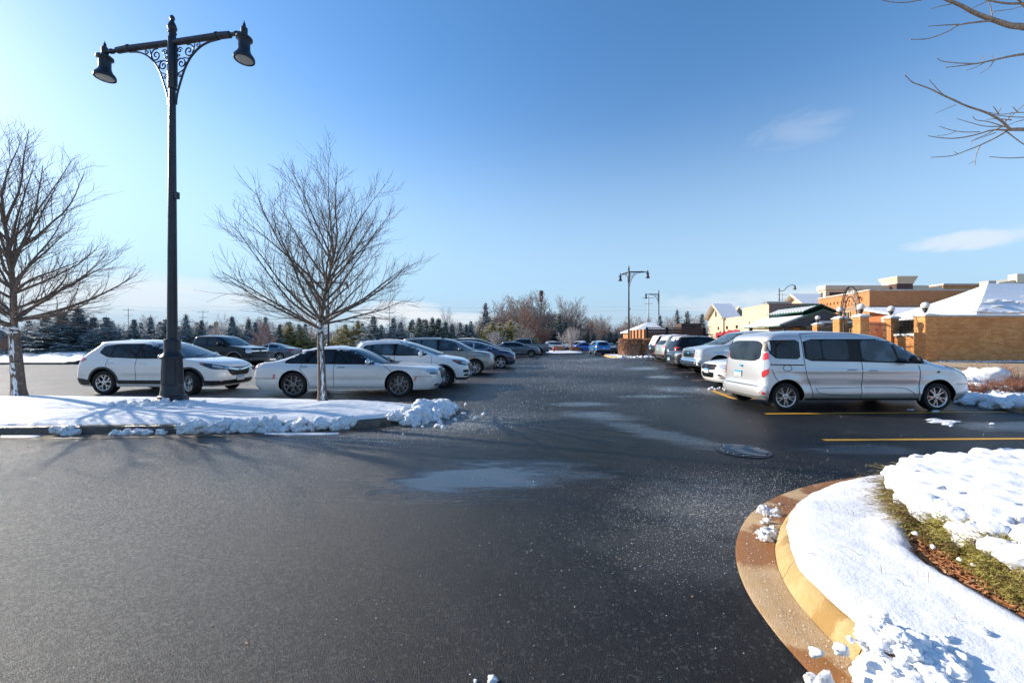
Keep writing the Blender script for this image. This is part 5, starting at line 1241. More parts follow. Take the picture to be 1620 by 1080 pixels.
# ------------------------------------------------------------------ street lamps
def scroll(mb, pts, r, n=6): mb.tube(pts, r, n)
def spiral(cx, cz, r0, a0, turns, sgn, n=22):
    return [(cx + r0 * (1 - .86 * i / n) * cos(a0 + sgn * turns * 2 * pi * i / n), 0, cz + r0 * (1 - .86 * i / n) * sin(a0 + sgn * turns * 2 * pi * i / n)) for i in range(n + 1)]
LM = {}
def lamp_arm(side_len=1.86, m='iron'):
    """meshes for an arm pointing to +x from the pole, with its lace bracket and lantern"""
    if 'arm' in LM: return
    mb = MB(); mb.tube([(.05, 0, 0), (.9, 0, .01), (1.15, 0, .012), (1.16, 0, .012), (1.20, 0, .012)], [.066, .066, .066, .082, .082], 14); mb.tube([(1.20, 0, .012), (1.50, 0, .0), (1.52, 0, -.0)], [.072, .068, .045], 14); mb.tube([(1.50, 0, 0), (1.62, 0, 0), (1.64, 0, 0), (1.70, 0, 0), (1.72, 0, 0), (side_len, 0, 0)], [.040, .040, .055, .055, .04, .04], 12)
    LM['arm'] = mb.mesh('arm'); LM['arm'].shade_smooth(); LM['arm'].set_sharp_from_angle(angle=radians(40))
    mb = MB(); z0 = -.07
    arc = [(1.18, 0, z0), (.95, 0, z0 - .03), (.72, 0, z0 - .12), (.50, 0, z0 - .30), (.34, 0, z0 - .54), (.22, 0, z0 - .84), (.13, 0, z0 - 1.12), (.10, 0, z0 - 1.34)]
    mb.tube(catmull(arc, 5), .021, 8)
    mb.tube([(.12, 0, z0 - .02), (.12, 0, -1.0)], .018, 6)
    mb.tube(spiral(.44, z0 - .165, .155, 1.9, 1.6, -1), .014, 6); mb.tube(spiral(.245, z0 - .42, .135, 3.6, 1.6, -1), .014, 6)
    mb.tube(spiral(.68, z0 - .055, .06, 1.2, 1.2, -1), .011, 6); mb.tube(spiral(.19, z0 - .70, .05, 3.4, 1.2, -1), .010, 6)
    mb.tube(spiral(.20, z0 - .12, .07, .2, 1.3, 1), .012, 6); mb.tube(spiral(.18, z0 - .24, .045, 4.4, 1.1, -1), .010, 6)
    mb.tube(catmull([(.60, 0, z0 - .02), (.56, 0, z0 - .16), (.46, 0, z0 - .32), (.30, 0, z0 - .30)], 5), .012, 6); mb.tube(catmull([(.36, 0, z0 - .40), (.33, 0, z0 - .54), (.20, 0, z0 - .62), (.13, 0, z0 - .64)], 5), .012, 6)
    LM['bracket'] = mb.mesh('bracket')
    mb = MB(); L = side_len   # lantern, hangs at the arm's end
    mb.lathe([(.001, .36), (.012, .30), (.035, .24), (.04, .20), (.028, .195), (.05, .17), (.085, .12), (.085, -.06), (.06, -.07), (.055, -.11), (.17, -.12), (.205, -.15), (.205, -.20), (.175, -.215), (.165, -.24), (.145, -.26), (.145, -.45), (.155, -.52), (.19, -.60), (.245, -.67), (.262, -.71), (.262, -.77), (.25, -.785), (.245, -.775), (.235, -.74)], 30, (L, 0, 0))
    LM['lantern'] = mb.mesh('lantern'); LM['lantern'].shade_smooth(); LM['lantern'].set_sharp_from_angle(angle=radians(32))
    mb = MB(); mb.lathe([(.24, -.755), (.20, -.78), (.12, -.792), (.01, -.796)], 30, (L, 0, 0)); LM['lens'] = mb.mesh('lens'); LM['lens'].shade_smooth()
    for k in ('arm', 'bracket', 'lantern'): LM[k].materials.append(M['iron'])
    LM['lens'].materials.append(M['lamp_lens'])
def street_lamp(x, y, z, az, arm_angles, label, H=8.9, group=None, bs=.88):
    lamp_arm(); t = thing('street_lamp', label, 'street lamp', (x, y, z), az, group)
    flute = lambda a: 1 - .055 * (abs(sin(a * 6)) ** 3)
    mb = MB()
    mb.lathe([(.34, 0), (.34, .17), (.31, .205)], 8, shape=lambda a: 1.0); mb.v = [(a * bs, b * bs, c) for a, b, c in mb.v]; mb.build('base_plate', 'iron', t)
    mb = MB()
    mb.lathe([(.30, .18), (.30, .24), (.265, .26), (.255, .30), (.235, .40), (.225, .47), (.24, .49), (.24, .51)], 36, shape=None); 
    mb.lathe([(.232, .51), (.226, .80), (.212, 1.06), (.215, 1.08)], 48, shape=lambda a: 1 - .07 * (abs(sin(a * 4)) > .93))
    mb.lathe([(.25, 1.08), (.258, 1.10), (.258, 1.125), (.235, 1.15), (.205, 1.19), (.175, 1.24), (.168, 1.29), (.178, 1.30), (.178, 1.50), (.165, 1.52), (.128, 1.53)], 40)
    for k in range(24):
        a = 2 * pi * k / 24; mb.obox((.252 * cos(a), .252 * sin(a), 1.105), (.022, .022, .04), a)
    mb.v = [(a * bs, b * bs, c) for a, b, c in mb.v]; mb.build('base', 'iron', t, smooth=True, angle=35)
    mb = MB(); mb.lathe([(.100, 1.5), (.094, 2.2), (.064, H - 1.5), (.060, H - .4)], 14); mb.build('pole', 'iron', t, smooth=True, angle=50)
    za = H - .55
    mb = MB(); mb.lathe([(.082, za - 1.05), (.086, za - 1.04), (.086, za + .10), (.072, za + .12), (.068, za + .20), (.082, za + .21), (.082, za + .24), (.05, za + .25), (.05, za + .265), (.082, za + .30), (.092, za + .34), (.07, za + .42), (.036, za + .49), (.034, za + .51), (.05, za + .54), (.046, za + .59), (.018, za + .62), (.005, za + .635)], 20); mb.build('finial', 'iron', t, smooth=True, angle=40)
    for a in arm_angles:
        o = bpy.data.objects.new('arm', LM['arm']); col.objects.link(o); o.parent = t; o.location = (0, 0, za); o.rotation_euler = (0, 0, a)
        for k in ('bracket', 'lantern'):
            q = bpy.data.objects.new(k, LM[k]); col.objects.link(q); q.parent = o
            if k == 'lantern': q.scale = (.78, .78, .78); q.location = (1.86 * .22, 0, 0)
        q = bpy.data.objects.new('lens', LM['lens']); col.objects.link(q); q.parent = o; q.scale = (.78, .78, .78); q.location = (1.86 * .22, 0, 0)
    mb = MB(); mb.box(.10, -.04, 2.6 + 2.1, .155, .04, 2.75 + 2.1); mb.build('outlet_box', 'iron', t)
    return t
LMP = street_lamp(-7.72, 9.05, .13, math.atan2(-.30, 1.85), [0, pi], 'tall black double-armed street lamp on the snowy left island', 8.80)
street_lamp(11.5, 39.2, .03, 0, [0, pi * .56], 'black street lamp rising beside the left end of the brown hedge', 8.95)
street_lamp(21.2, 57.5, .0, 0, [pi], 'grey one-armed street lamp in front of the spruces behind the brown fence', 8.95)
street_lamp(-18.3, 39.7, .1, 0, [0, pi], 'distant black street lamp seen through the bare tree on the island', 7.9)
pile('broken_snow', 'broken snow crust pieces round the foot of the big lamp post', [(-7.75 + rr.gauss(0, .45), 8.62 + rr.gauss(0, .12), .24, rr.uniform(.02, .07), 2) for _ in range(60)] + [(-7.55, 8.66, .30, .08, 3), (-8.02, 8.72, .27, .07, 3), (-7.35, 8.70, .27, .06, 3), (-7.6, 8.62, .24, .12, 3)], 31)
# gooseneck light, poles
def pole_thing(name, label, x, y, h, r, cat, extra=None, m='far_iron'):
    t = thing(name, label, cat, (x, y, 0)); mb = MB(); mb.lathe([(r, 0), (r * .7, h)], 8); mb.build('pole', m, t, smooth=True)
    if extra: extra(t, h)
    return t
def goose(t, h):
    mb = MB(); mb.tube(catmull([(0, 0, h - .6), (1.0, 0, h - .5), (1.9, 0, h + .4), (2.9, 0, h + .75), (3.5, 0, h + .6)], 5), .07, 6); mb.lathe([(.14, h + .7), (.2, h + .3), (.32, h - .15), (.3, h - .3)], 10, (3.5, 0, 0)); mb.build('arm', 'far_iron', t)
pole_thing('street_light', 'gooseneck street light above the grey shop wall', 60.4, 90, 13.6, .14, 'street light', goose)
def cross(t, h):
    mb = MB()
    for dz_, w_ in ((-.6, 2.2), (-2.6, 1.6)): mb.box(-w_, -.05, h + dz_ - .06, w_, .05, h + dz_ + .06)
    mb.build('crossarm', 'far_iron', t)
for i, (px, ty, lab) in enumerate([(203, 488, 'wooden power pole above the left spruces'), (321, 491, 'wooden power pole right of the tall lamp post'), (616, 484, 'wooden power pole above the olive pines')]):
    pole_thing('power_pole', lab, (px - 810) / 630 * 150, 150, 1.6 + (540 - ty) / 630 * 150, .11, 'power pole', cross)
pole_thing('power_pole', 'pale lattice power pole beyond the one-armed lamp', (1026 - 810) / 630 * 140, 140, 17.5, .28, 'power pole', cross, 'steel')
pole_thing('power_pole', 'power pole with insulators right of the gooseneck light', (1237.5 - 810) / 630 * 160, 160, 21, .2, 'power pole', cross, 'steel')
pole_thing('light_pole', 'thin pole left of the aisle end, the taller of two', (930.5 - 810) / 630 * 120, 120, 8.6, .14, 'pole', lambda t, h: None)
pole_thing('light_pole', 'thin pole left of the aisle end, the shorter of two', (936.5 - 810) / 630 * 110, 110, 7.0, .12, 'pole', lambda t, h: None)
def mono(t, h):
    mb = MB(); mb.lathe([(.55, h - 3.2), (.62, h - 3.1), (.62, h), (.5, h + .05)], 12); mb.build('antenna_drum', 'fence_brown', t)
pole_thing('antenna_mast', 'slim cell antenna mast rising above the bare trees', (856 - 810) / 630 * 115, 115, 1.6 + 80 / 630 * 115, .3, 'antenna mast', mono, 'steel')
# wires
t = thing('power_line', 'faint power lines crossing the sky behind the trees', 'power line', (0, 150, 0))
for zz in (10.5, 13.5, 15.0):
    mb = MB()
    for (x0, x1) in ((-144.5, -116.4), (-116.4, -46.2), (-46.2, 51), (51, 101), (-260, -144.5), (101, 200)):
        mb.tube([(x0 + (x1 - x0) * i / 10, 0, zz - .9 * (1 - (2 * i / 10 - 1) ** 2)) for i in range(11)], .022, 3, cap=False)
    mb.build('wire', 'wire', t)
# sign at far left of the aisle
t = thing('road_sign', 'small white rounded sign seen over the grey utility vehicle', 'sign', (-9.2, 36.5, 0)); mb = MB(); mb.box(-.03, -.03, 0, .03, .03, 1.75); mb.build('post', 'steel', t)
mb = MB(); vs = [( .17 * cos(q), 0, 2.1 + (.28 if sin(q) > 0 else .28) * sin(q) + 0) for q in [2 * pi * i / 20 for i in range(20)]]; vs2 = [(a, .02, c) for a, b, c in vs]
mb.add(vs + vs2, [tuple(range(20)), tuple(range(39, 19, -1))] + [(i, 20 + i, 20 + (i + 1) % 20, (i + 1) % 20) for i in range(20)]); mb.build('sign_panel', 'white_paint', t); mb = MB(); mb.box(-.03, -.012, 1.93, .03, -.004, 2.27); mb.build('sign_mark', 'far_iron', t)

# ------------------------------------------------------------------ bare trees
def bare(mb, seed, H, spread, trunk_h, r0, nmain, nsub, ntw, twr=.006, lean=(0, 0), up=.55, leader=True, sides=(7, 5, 3), shape=1.0):
    rnd = random.Random(seed)
    def grow(p, d, L, r, segs, curve, wob_, n, rend=.25):
        pts = [p.copy()]; rad = [r]; d = d.normalized()
        for i in range(segs):
            d = (d + Vector((0, 0, curve)) + Vector((rnd.gauss(0, wob_), rnd.gauss(0, wob_), rnd.gauss(0, wob_ * .6)))).normalized()
            p = p + d * L / segs; pts.append(p.copy()); rad.append(r * (1 - (1 - rend) * (i + 1) / segs))
        mb.tube(pts, rad, n, cap=False)
        return pts, rad
    base = Vector((0, 0, 0)); td = Vector((lean[0], lean[1], 1))
    pts, rad = grow(base - Vector((0, 0, .05)), td, trunk_h, r0, 6, 0, .015, 10, .72)
    top = pts[-1]
    mains = []
    if leader:
        lp, lr = grow(top, Vector((lean[0] * .3, lean[1] * .3, 1)), (H - trunk_h) * .52, r0 * .52, 8, 0, .03, 8, .5)
        for k in range(2): mains.append((lp[-1], Vector((rnd.choice((-1, 1)) * .33 if k == 0 else 0, rnd.gauss(0, .2), 1)) if k == 0 else None, (H - trunk_h) * .50, lr[-1] * .9))
        d0 = mains[0][1]; mains[1] = (lp[-1], Vector((-d0.x, -d0.y, 1)), mains[1][2], mains[1][3])
    else: lp, lr = [top], [r0 * .6]
    for k in range(nmain):
        a = 2 * pi * k * .382 + rnd.uniform(-.3, .3); q = (k + .5) / nmain
        if leader: i = min(len(lp) - 2, int(q ** 1.5 * (len(lp) - 1) * .95)); p = lp[i] + (lp[i + 1] - lp[i]) * rnd.random()
        else: p = top - Vector((0, 0, rnd.uniform(0, .3)))
        el = radians(10 + 54 * q + rnd.uniform(-6, 6)) if leader else radians(rnd.uniform(25, 80))
        remain = H - p.z
        L = spread / max(.45, cos(el)) * (1.10 - .62 * q) * rnd.uniform(.78, 1.1)
        L = min(L, remain * 1.05 / max(.35, sin(el)), spread * 1.12)
        mains.append((p, Vector((cos(a) * cos(el), sin(a) * cos(el), sin(el))), L, r0 * rnd.uniform(.25, .37) * (1.15 - .5 * q)))
    for (p, d, L, r) in mains:
        segs = 9; mp, mr = grow(p, d, L, r, segs, .085 * up, .07, sides[0], .16)
        for j in range(nsub):
            q = .12 + .86 * (j + rnd.random()) / nsub; i = min(segs - 1, int(q * segs)); b = mp[i] + (mp[i + 1] - mp[i]) * (q * segs - i)
            md = (mp[i + 1] - mp[i]).normalized(); perp = md.cross(Vector((rnd.gauss(0, 1), rnd.gauss(0, 1), rnd.gauss(0, 1)))).normalized()
            sd = (md * rnd.uniform(.75, 1.1) + perp * rnd.uniform(.5, .85) + Vector((0, 0, .12))).normalized(); sl = L * (.50 - .30 * q) * rnd.uniform(.6, 1.15)
            sp, sr = grow(b, sd, sl, max(twr * 1.4, mr[i] * .36), 5, .05 * up, .10, sides[1], .3)
            for k in range(ntw):
                q2 = .15 + .85 * (k + rnd.random()) / ntw; i2 = min(4, int(q2 * 5)); b2 = sp[i2] + (sp[i2 + 1] - sp[i2]) * (q2 * 5 - i2)
                md = (sp[i2 + 1] - sp[i2]).normalized(); perp = md.cross(Vector((rnd.gauss(0, 1), rnd.gauss(0, 1), rnd.gauss(0, 1)))).normalized()
                grow(b2, md + perp * rnd.uniform(.5, .9) + Vector((0, 0, .2)), sl * rnd.uniform(.22, .5) + .06, twr, 3, .10 * up, .12, sides[2], .55)
    return pts, rad
def split_trunk(seed, *a, **k):
    mb = MB(); pts, rad = bare(mb, seed, *a, **k); return mb, pts, rad
def near_tree(label, x, y, z, seed, H, spread, th, r0, nm, ns_, nt, lean, snow_az, rot=0):
    t = thing('bare_tree', label, 'tree', (x, y, z), rot)
    mb, pts, rad = split_trunk(seed, H, spread, th, r0, nm, ns_, nt, lean=lean, twr=.0030)
    nv = 10 * 7; # trunk tube is the first one written
    tv = mb.v[:nv]; tf = [f for f in mb.f if max(f) < nv]
    m1 = MB(); m1.v = tv; m1.f = tf
    # flare and bark relief
    m1.v = [((x_ * (1 + .35 * exp(-max(0, z_) / .12))), (y_ * (1 + .35 * exp(-max(0, z_) / .12))), z_) for x_, y_, z_ in m1.v]
    m1.build('trunk', 'bark', t, smooth=True, angle=80)
    m2 = MB(); m2.v = mb.v; m2.f = [f for f in mb.f if min(f) >= nv]; m2.build('branches', 'bark', t, smooth=True, angle=80)
    # plastered snow on the weather side of the trunk and limb crotches
    rnd = random.Random(seed + 5); m3 = MB(); rows = 90; colsN = 12; vs = []
    for i in range(rows + 1):
        h = th * 1.0 * i / rows; q = h / th * 6; k = min(5, int(q)); c = pts[k] + (pts[k + 1] - pts[k]) * (q - k); r = (rad[k] + (rad[k + 1] - rad[k]) * (q - k)) * (1 + .35 * exp(-h / .12))
        hw = (.5 if r0 > .15 else .4) * (1 + .35 * nz3(0, h, seed, 7) + .30 * nz3(3, h, seed, 22)); hw *= 1.15 if h < .3 else 1
        cen = snow_az + .25 * nz3(5, h, seed, 1.6)
        for j in range(colsN + 1):
            e = 1 - abs(2 * j / colsN - 1) ** 3; a = cen + hw * (2 * j / colsN - 1); rr2 = r - .004 + .020 * e * (1 + .4 * nz3(j, h * 12, seed))
            vs.append((c.x + rr2 * cos(a - rot), c.y + rr2 * sin(a - rot), h + .004 * nz3(j, h, 3, 30)))
    fs = []
    for i in range(rows):
        for j in range(colsN):
            v = fbm(j * .18, i * .10, seed, 1.6, 3)
            if v > (.22 if r0 > .15 else .06) or (i > rows * .93): continue
            fs.append((i * (colsN + 1) + j, i * (colsN + 1) + j + 1, (i + 1) * (colsN + 1) + j + 1, (i + 1) * (colsN + 1) + j))
    m3.add(vs, fs); m3.build('trunk_snow', 'snow_soft', t, smooth=True)
    m4 = MB()
    for _ in range(46):
        a = rnd.uniform(0, 6.3); h = th + rnd.uniform(-.12, .35) * rnd.random(); q = rnd.uniform(.0, .16)
        lump(m4, (pts[-1].x + cos(a) * q, pts[-1].y + sin(a) * q - .03, h), rnd.uniform(.015, .045), rnd, 2)
    m4.build('crotch_snow', 'snow_soft', t, smooth=True)
    return t
TREE_B = near_tree('bare young tree with spreading crown on the island before the pearl sedan', -4.40, 9.25, .20, 12, 5.4, 2.40, 1.65, .098, 32, 15, 7, (-.01, 0), radians(-60))
TREE_A = near_tree('larger bare tree with a leaning snow-plastered trunk at the far left', -12.05, 9.75, .18, 4, 6.6, 2.60, 1.75, .132, 32, 15, 7, (-.11, 0), radians(-75), 0)

# overhanging maple at the right, its trunk stands just outside the frame
t = thing('maple_tree', 'bare maple whose twigs reach in from the top right corner', 'tree', (8.9, 4.6, .15))
mb = MB(); mb.tube([(0, 0, -.1), (.02, 0, 1.2), (-.03, .03, 2.6), (0, 0, 4.2), (.1, 0, 6.0), (.05, 0, 8.2)], [.20, .16, .145, .12, .08, .03], 12); mb.build('trunk', 'bark', t, smooth=True, angle=80)
mb = MB(); rnd = random.Random(9)
def W2(px, py, Y): return Vector(((px - 810) / 630 * Y - 8.9, Y - 4.6, 1.6 + (540 - py) / 630 * Y - .15))
def limb(pxs, Y0, Y1, r0, r1, root=None):
    pts = [W2(px, py, Y0 + (Y1 - Y0) * i / (len(pxs) - 1)) for i, (px, py) in enumerate(pxs)]
    if root is not None: pts = [Vector(root)] + [Vector(root) * .5 + pts[0] * .5 + Vector((0, 0, -.05))] + pts
    c = catmull(pts, 4); n = len(c); mb.tube(c, [r0 + (r1 - r0) * (i / (n - 1)) ** .7 for i in range(n)], 6, cap=True)
    for q in c[6::3]:
        lump(mb, q, r1 * 1.25, rnd, 1, 1, .1)
    return c
B1 = limb([(1700, 60), (1620, 43), (1600, 41), (1575, 33), (1545, 22), (1518, 8), (1490, -4), (1460, -22)], 4.6, 4.3, .050, .012, (0, 0, 4.0))
limb([(1567, 33), (1540, 36), (1517, 40), (1500, 50), (1470, 61), (1440, 63)], 4.45, 4.15, .011, .0035)
limb([(1517, 39), (1495, 40), (1467, 42)], 4.35, 4.2, .007, .003); limb([(1504, 7), (1488, 10), (1471, 15)], 4.35, 4.3, .006, .0025)
limb([(1563, 2), (1545, 10), (1523, 22)], 4.4, 4.3, .006, .0025); limb([(1570, 33), (1569, 22), (1566, 8), (1558, -6)], 4.45, 4.4, .007, .003); limb([(1569, 24), (1575, 18), (1600, 15), (1630, 6)], 4.45, 4.4, .006, .003)
limb([(1700, 10), (1640, 5), (1600, 6), (1575, 3), (1555, -2), (1530, -12)], 4.7, 4.4, .022, .006, (0.03, 0, 4.8)); limb([(1640, 30), (1618, 8), (1605, -8)], 4.5, 4.4, .014, .01)
limb([(1458, 0), (1435, 4), (1415, 4), (1395, 0), (1380, -8)], 4.3, 4.1, .006, .003); limb([(1455, -4), (1462, -2), (1480, -12)], 4.3, 4.35, .007, .006)
B2 = limb([(1720, 80), (1660, 82), (1620, 86), (1600, 89), (1573, 95), (1550, 100), (1522, 104), (1496, 107)], 4.7, 4.2, .026, .0035, (0, 0, 3.6))
limb([(1545, 101), (1515, 100), (1491, 97), (1482, 92)], 4.4, 4.2, .006, .003); limb([(1574, 94), (1565, 107), (1549, 118)], 4.4, 4.3, .005, .0025); limb([(1560, 98), (1545, 106), (1528, 112)], 4.4, 4.3, .005, .0025); limb([(1557, 96), (1553, 88)], 4.4, 4.4, .004, .002); limb([(1573, 94), (1569, 88)], 4.4, 4.4, .004, .002)
B3 = limb([(1730, 215), (1660, 208), (1620, 205), (1597, 205)], 4.7, 4.5, .036, .016, (0, 0, 2.9))
limb([(1597, 204), (1585, 192), (1572, 184), (1557, 177), (1530, 168), (1512, 160), (1494, 152), (1470, 140), (1445, 131), (1437, 124), (1431, 118)], 4.5, 4.05, .015, .0035)
limb([(1530, 168), (1510, 158), (1490, 148), (1475, 132), (1470, 126)], 4.4, 4.25, .006, .003); limb([(1512, 166), (1497, 172), (1480, 180)], 4.4, 4.3, .004, .002)
limb([(1595, 206), (1570, 206), (1545, 213), (1520, 218), (1500, 219), (1480, 217), (1468, 215)], 4.5, 4.1, .010, .003); limb([(1550, 209), (1525, 209), (1505, 206), (1486, 200)], 4.45, 4.2, .005, .0025); limb([(1513, 208), (1498, 213), (1482, 215)], 4.4, 4.3, .004, .002)
limb([(1590, 200), (1560, 200), (1535, 194), (1514, 188)], 4.5, 4.2, .006, .0025); limb([(1590, 201), (1565, 193), (1545, 190), (1539, 184)], 4.5, 4.3, .006, .0025)
limb([(1595, 206), (1575, 218), (1550, 230), (1530, 238), (1508, 246), (1490, 248), (1473, 249)], 4.5, 4.1, .010, .003); limb([(1552, 228), (1545, 243), (1543, 255), (1543, 262)], 4.4, 4.35, .005, .003); limb([(1542, 255), (1537, 257), (1532, 260)], 4.35, 4.3, .003, .002); limb([(1515, 243), (1509, 240)], 4.3, 4.3, .003, .002)
limb([(1591, 207), (1605, 218), (1622, 230), (1640, 240)], 4.5, 4.6, .008, .004); limb([(1650, 246), (1620, 249), (1595, 250), (1565, 248)], 4.6, 4.3, .008, .003, None)
for s_ in ([(1640, 180), (1610, 178), (1585, 181), (1560, 177)], [(1630, 186), (1600, 185), (1570, 181), (1550, 174)], [(1650, 192), (1620, 190), (1600, 196), (1575, 206)], [(1610, 178), (1604, 171), (1602, 169)], [(1580, 181), (1574, 172), (1571, 168)], [(1578, 180), (1584, 171)], [(1588, 196), (1596, 186), (1600, 177)], [(1640, 150), (1620, 166), (1600, 184), (1590, 192)], [(1600, 190), (1575, 188), (1560, 190)], [(1585, 200), (1560, 213), (1540, 222), (1536, 230)], [(1575, 210), (1555, 217), (1535, 224)]):
    limb(s_, 4.55, 4.4, .006, .0025)
for k in range(9):          # the rest of the crown, out of frame to the right
    a = rnd.uniform(-1.2, 1.2); h = rnd.uniform(2.6, 5.5); d = Vector((cos(a), sin(a), .5)); p0 = Vector((0, 0, h)); pts = [p0 + d * i * .5 + Vector((0, 0, .04 * i * i)) for i in range(7)]
    mb.tube(pts, [.045 * (1 - i / 8) for i in range(7)], 6)
    for j in range(10):
        q = pts[rnd.randrange(2, 7)]; e = Vector((rnd.gauss(0, 1), rnd.gauss(0, 1), rnd.gauss(.3, .5))).normalized(); mb.tube([q, q + e * .35, q + e * .7 + Vector((0, 0, .1))], [.01, .007, .004], 4)
mb.build('branches', 'bark_light', t, smooth=True, angle=80)

# ------------------------------------------------------------------ background trees
def conifer_mesh(seed, H=5.0, Rb=1.5, droop=.25, dens=1.0, needle='needles_blue', sparse=0):
    rnd = random.Random(seed); mb = MB(); ms = MB(); levels = int(24 * dens)
    for i in range(levels):
        q = (i + rnd.random() * .5) / levels; z = H * (.04 + .93 * q); rad = Rb * (1 - q) ** .80 * rnd.uniform(.70, 1.18) + .05; n = max(5, int(12 - 6 * q))
        for k in range(n):
            a = 2 * pi * k / n + rnd.uniform(-.35, .35) + i; L = rad * rnd.uniform(.72, 1.12); dx_, dy_ = cos(a), sin(a); out = Vector((dx_, dy_, 0)); sd = Vector((-dy_, dx_, 0))
            m = max(3, int(L / .11))
            for j in range(m):
                f = (j + .8) / m; r_ = L * f; zz = z - droop * L * sin(f * 1.8) * .6 + (.10 if q < .7 else .3) * L * f * f; p = Vector((dx_ * r_, dy_ * r_, zz)); s0 = (.16 + .10 * (1 - q)) * (1 - .55 * q)
                for s in (1, -1):
                    e = (out * rnd.uniform(.3, 1) + sd * s * rnd.uniform(.4, 1.1) + Vector((0, 0, rnd.uniform(-.9, .25)))).normalized() * s0 * rnd.uniform(.8, 1.5)
                    g = Vector((rnd.gauss(0, .5), rnd.gauss(0, .5), rnd.uniform(.4, 1))).normalized() * s0 * .38
                    mb.add([p - g, p + g, p + e], [(0, 1, 2)])
                if rnd.random() < .55 and f > .25:
                    e = Vector((rnd.uniform(-1, 1), rnd.uniform(-1, 1), 0)) * .11; c = p + Vector((0, 0, .06)); ms.add([c + e, c + Vector((-e.y, e.x, -.05)), c - e, c + Vector((e.y, -e.x, -.04))], [(0, 1, 2, 3)])
    for k in range(260):      # inner twigs that close the crown
        q = rnd.random() ** 1.3; r_ = Rb * (1 - q) * .32; a = rnd.uniform(0, 6.3); p = Vector((cos(a) * r_, sin(a) * r_, H * (.04 + .9 * q))); g = Vector((rnd.gauss(0, 1), rnd.gauss(0, 1), 0)).normalized() * .16
        mb.add([p - g, p + g, p + Vector((0, 0, -.38))], [(0, 1, 2)])
    a = mb.mesh('crown'); a.materials.append(M[needle]); b = ms.mesh('crown_snow'); b.materials.append(M['snow_soft'])
    m = MB(); m.lathe([(.05 * H / 5, -.1), (.012, H * 1.0)], 6); tr = m.mesh('trunk'); tr.materials.append(M['bark'])
    return tr, a, b
def place_tree(meshes, names, name, label, group, loc, rot, scale):
    t = thing(name, label, 'tree', loc, rot, group); t.scale = scale
    for me, nm in zip(meshes, names):
        o = bpy.data.objects.new(nm, me); col.objects.link(o); o.parent = t
        if nm == 'crown_snow': o['kind'] = 'stuff'
    return t
CN = ('trunk', 'crown', 'crown_snow')
SP = [conifer_mesh(s, 5.0, 1.55, .25, 1.0, 'needles_blue') for s in (1, 2, 3)]
SPN = [conifer_mesh(s, 5.0, 1.15, .2, 1.0, 'needles') for s in (5, 6)]
OL = [conifer_mesh(s, 5.0, 1.9, .05, 1.15, 'needles_olive') for s in (8, 9)]
def con(px, ty, Y, kind='s', wf=1.0, label=None, group=None, zb=.35):
    X = (px - 810) / 630 * Y; H = 1.6 + (540 - ty) / 630 * Y - zb; s = H / 4.9
    me = {'s': SP, 'n': SPN, 'o': OL}[kind]; me = me[R.randrange(len(me))]
    q_ = R.uniform(1.6, 2.3)
    place_tree(me, CN, {'s': 'spruce_tree', 'n': 'fir_tree', 'o': 'pine_tree'}[kind], label, group, (X, Y, zb), R.uniform(0, 6.3), (s * wf * q_, s * wf * q_, s))
g1 = 'snow-dusted spruces behind the left snow bank'
for px, ty in [(-40, 500), (-8, 506), (20, 512), (46, 506), (72, 498), (98, 490), (124, 486), (148, 500), (168, 500), (176, 506)]:
    con(px, ty, R.uniform(43, 46), 's', 1.25, 'blue-green spruce dusted with snow in the dense row behind the left snow bank', g1)
for px, ty in [(212, 504), (238, 500), (262, 504), (294, 496), (319, 505)]:
    con(px, ty, R.uniform(46, 49), 's', .95, 'small spruce in the row beside the tall lamp post', 'small spruces beside the lamp post')
for px, ty in [(367, 499), (393, 504), (420, 500), (404, 508)]:
    con(px, ty, R.uniform(50, 53), 's', 1.0, 'spruce standing behind the black pickup truck', 'spruces behind the black pickup truck')
for px, ty, k in [(442, 512, 'n'), (458, 508, 'o'), (476, 516, 'o'), (546, 512, 'o'), (566, 506, 'o'), (585, 513, 'o'), (591, 499, 's'), (604, 514, 's'), (622, 502, 's'), (634, 508, 's')]:
    lab = {'n': 'narrow dark fir left of the olive pines', 'o': 'bushy olive-yellow pine behind the island tree', 's': 'grey-green spruce right of the olive pines'}[k]
    con(px, ty, R.uniform(54, 60), k, 1.15 if k == 'o' else .95, lab, {'n': None, 'o': 'olive pines behind the island tree', 's': 'spruces right of the olive pines'}[k])
for px, ty in [(650, 508), (663, 502), (674, 504), (684, 501), (694, 503), (705, 508), (715, 511)]:
    con(px, ty, R.uniform(62, 68), 'n', 1.1, 'pointed dark fir above the gold-grey utility vehicle', 'pointed firs above the utility vehicle')
for px, ty in [(728, 509), (738, 512), (745, 507)]: con(px, ty, 72, 's', .9, 'small blue spruce beside the pale bare tree', 'small blue spruces by the pale tree')
con(768, 478, 95, 's', .8, 'lone tall spruce standing above the bare trees')
for px, ty in [(757, 516), (779, 508), (790, 510), (808, 506), (820, 512)]: con(px, ty, R.uniform(72, 78), 'o', 1.25, 'low olive pine above the navy crossover', 'low olive pines above the navy crossover')
for px, ty, wf in [(884, 496, 1.0), (868, 510, 1.2), (895, 508, 1.1)]: con(px, ty, 88, 'n', wf, 'dark fir among the bare trees left of the aisle end', 'dark firs left of the aisle end')
for px, ty in [(930, 524), (940, 526), (955, 530), (965, 524), (975, 524), (985, 526), (912, 528)]: con(px, ty, R.uniform(92, 100), 'n', 1.4, 'low dark evergreen beyond the end of the aisle', 'low evergreens beyond the aisle')
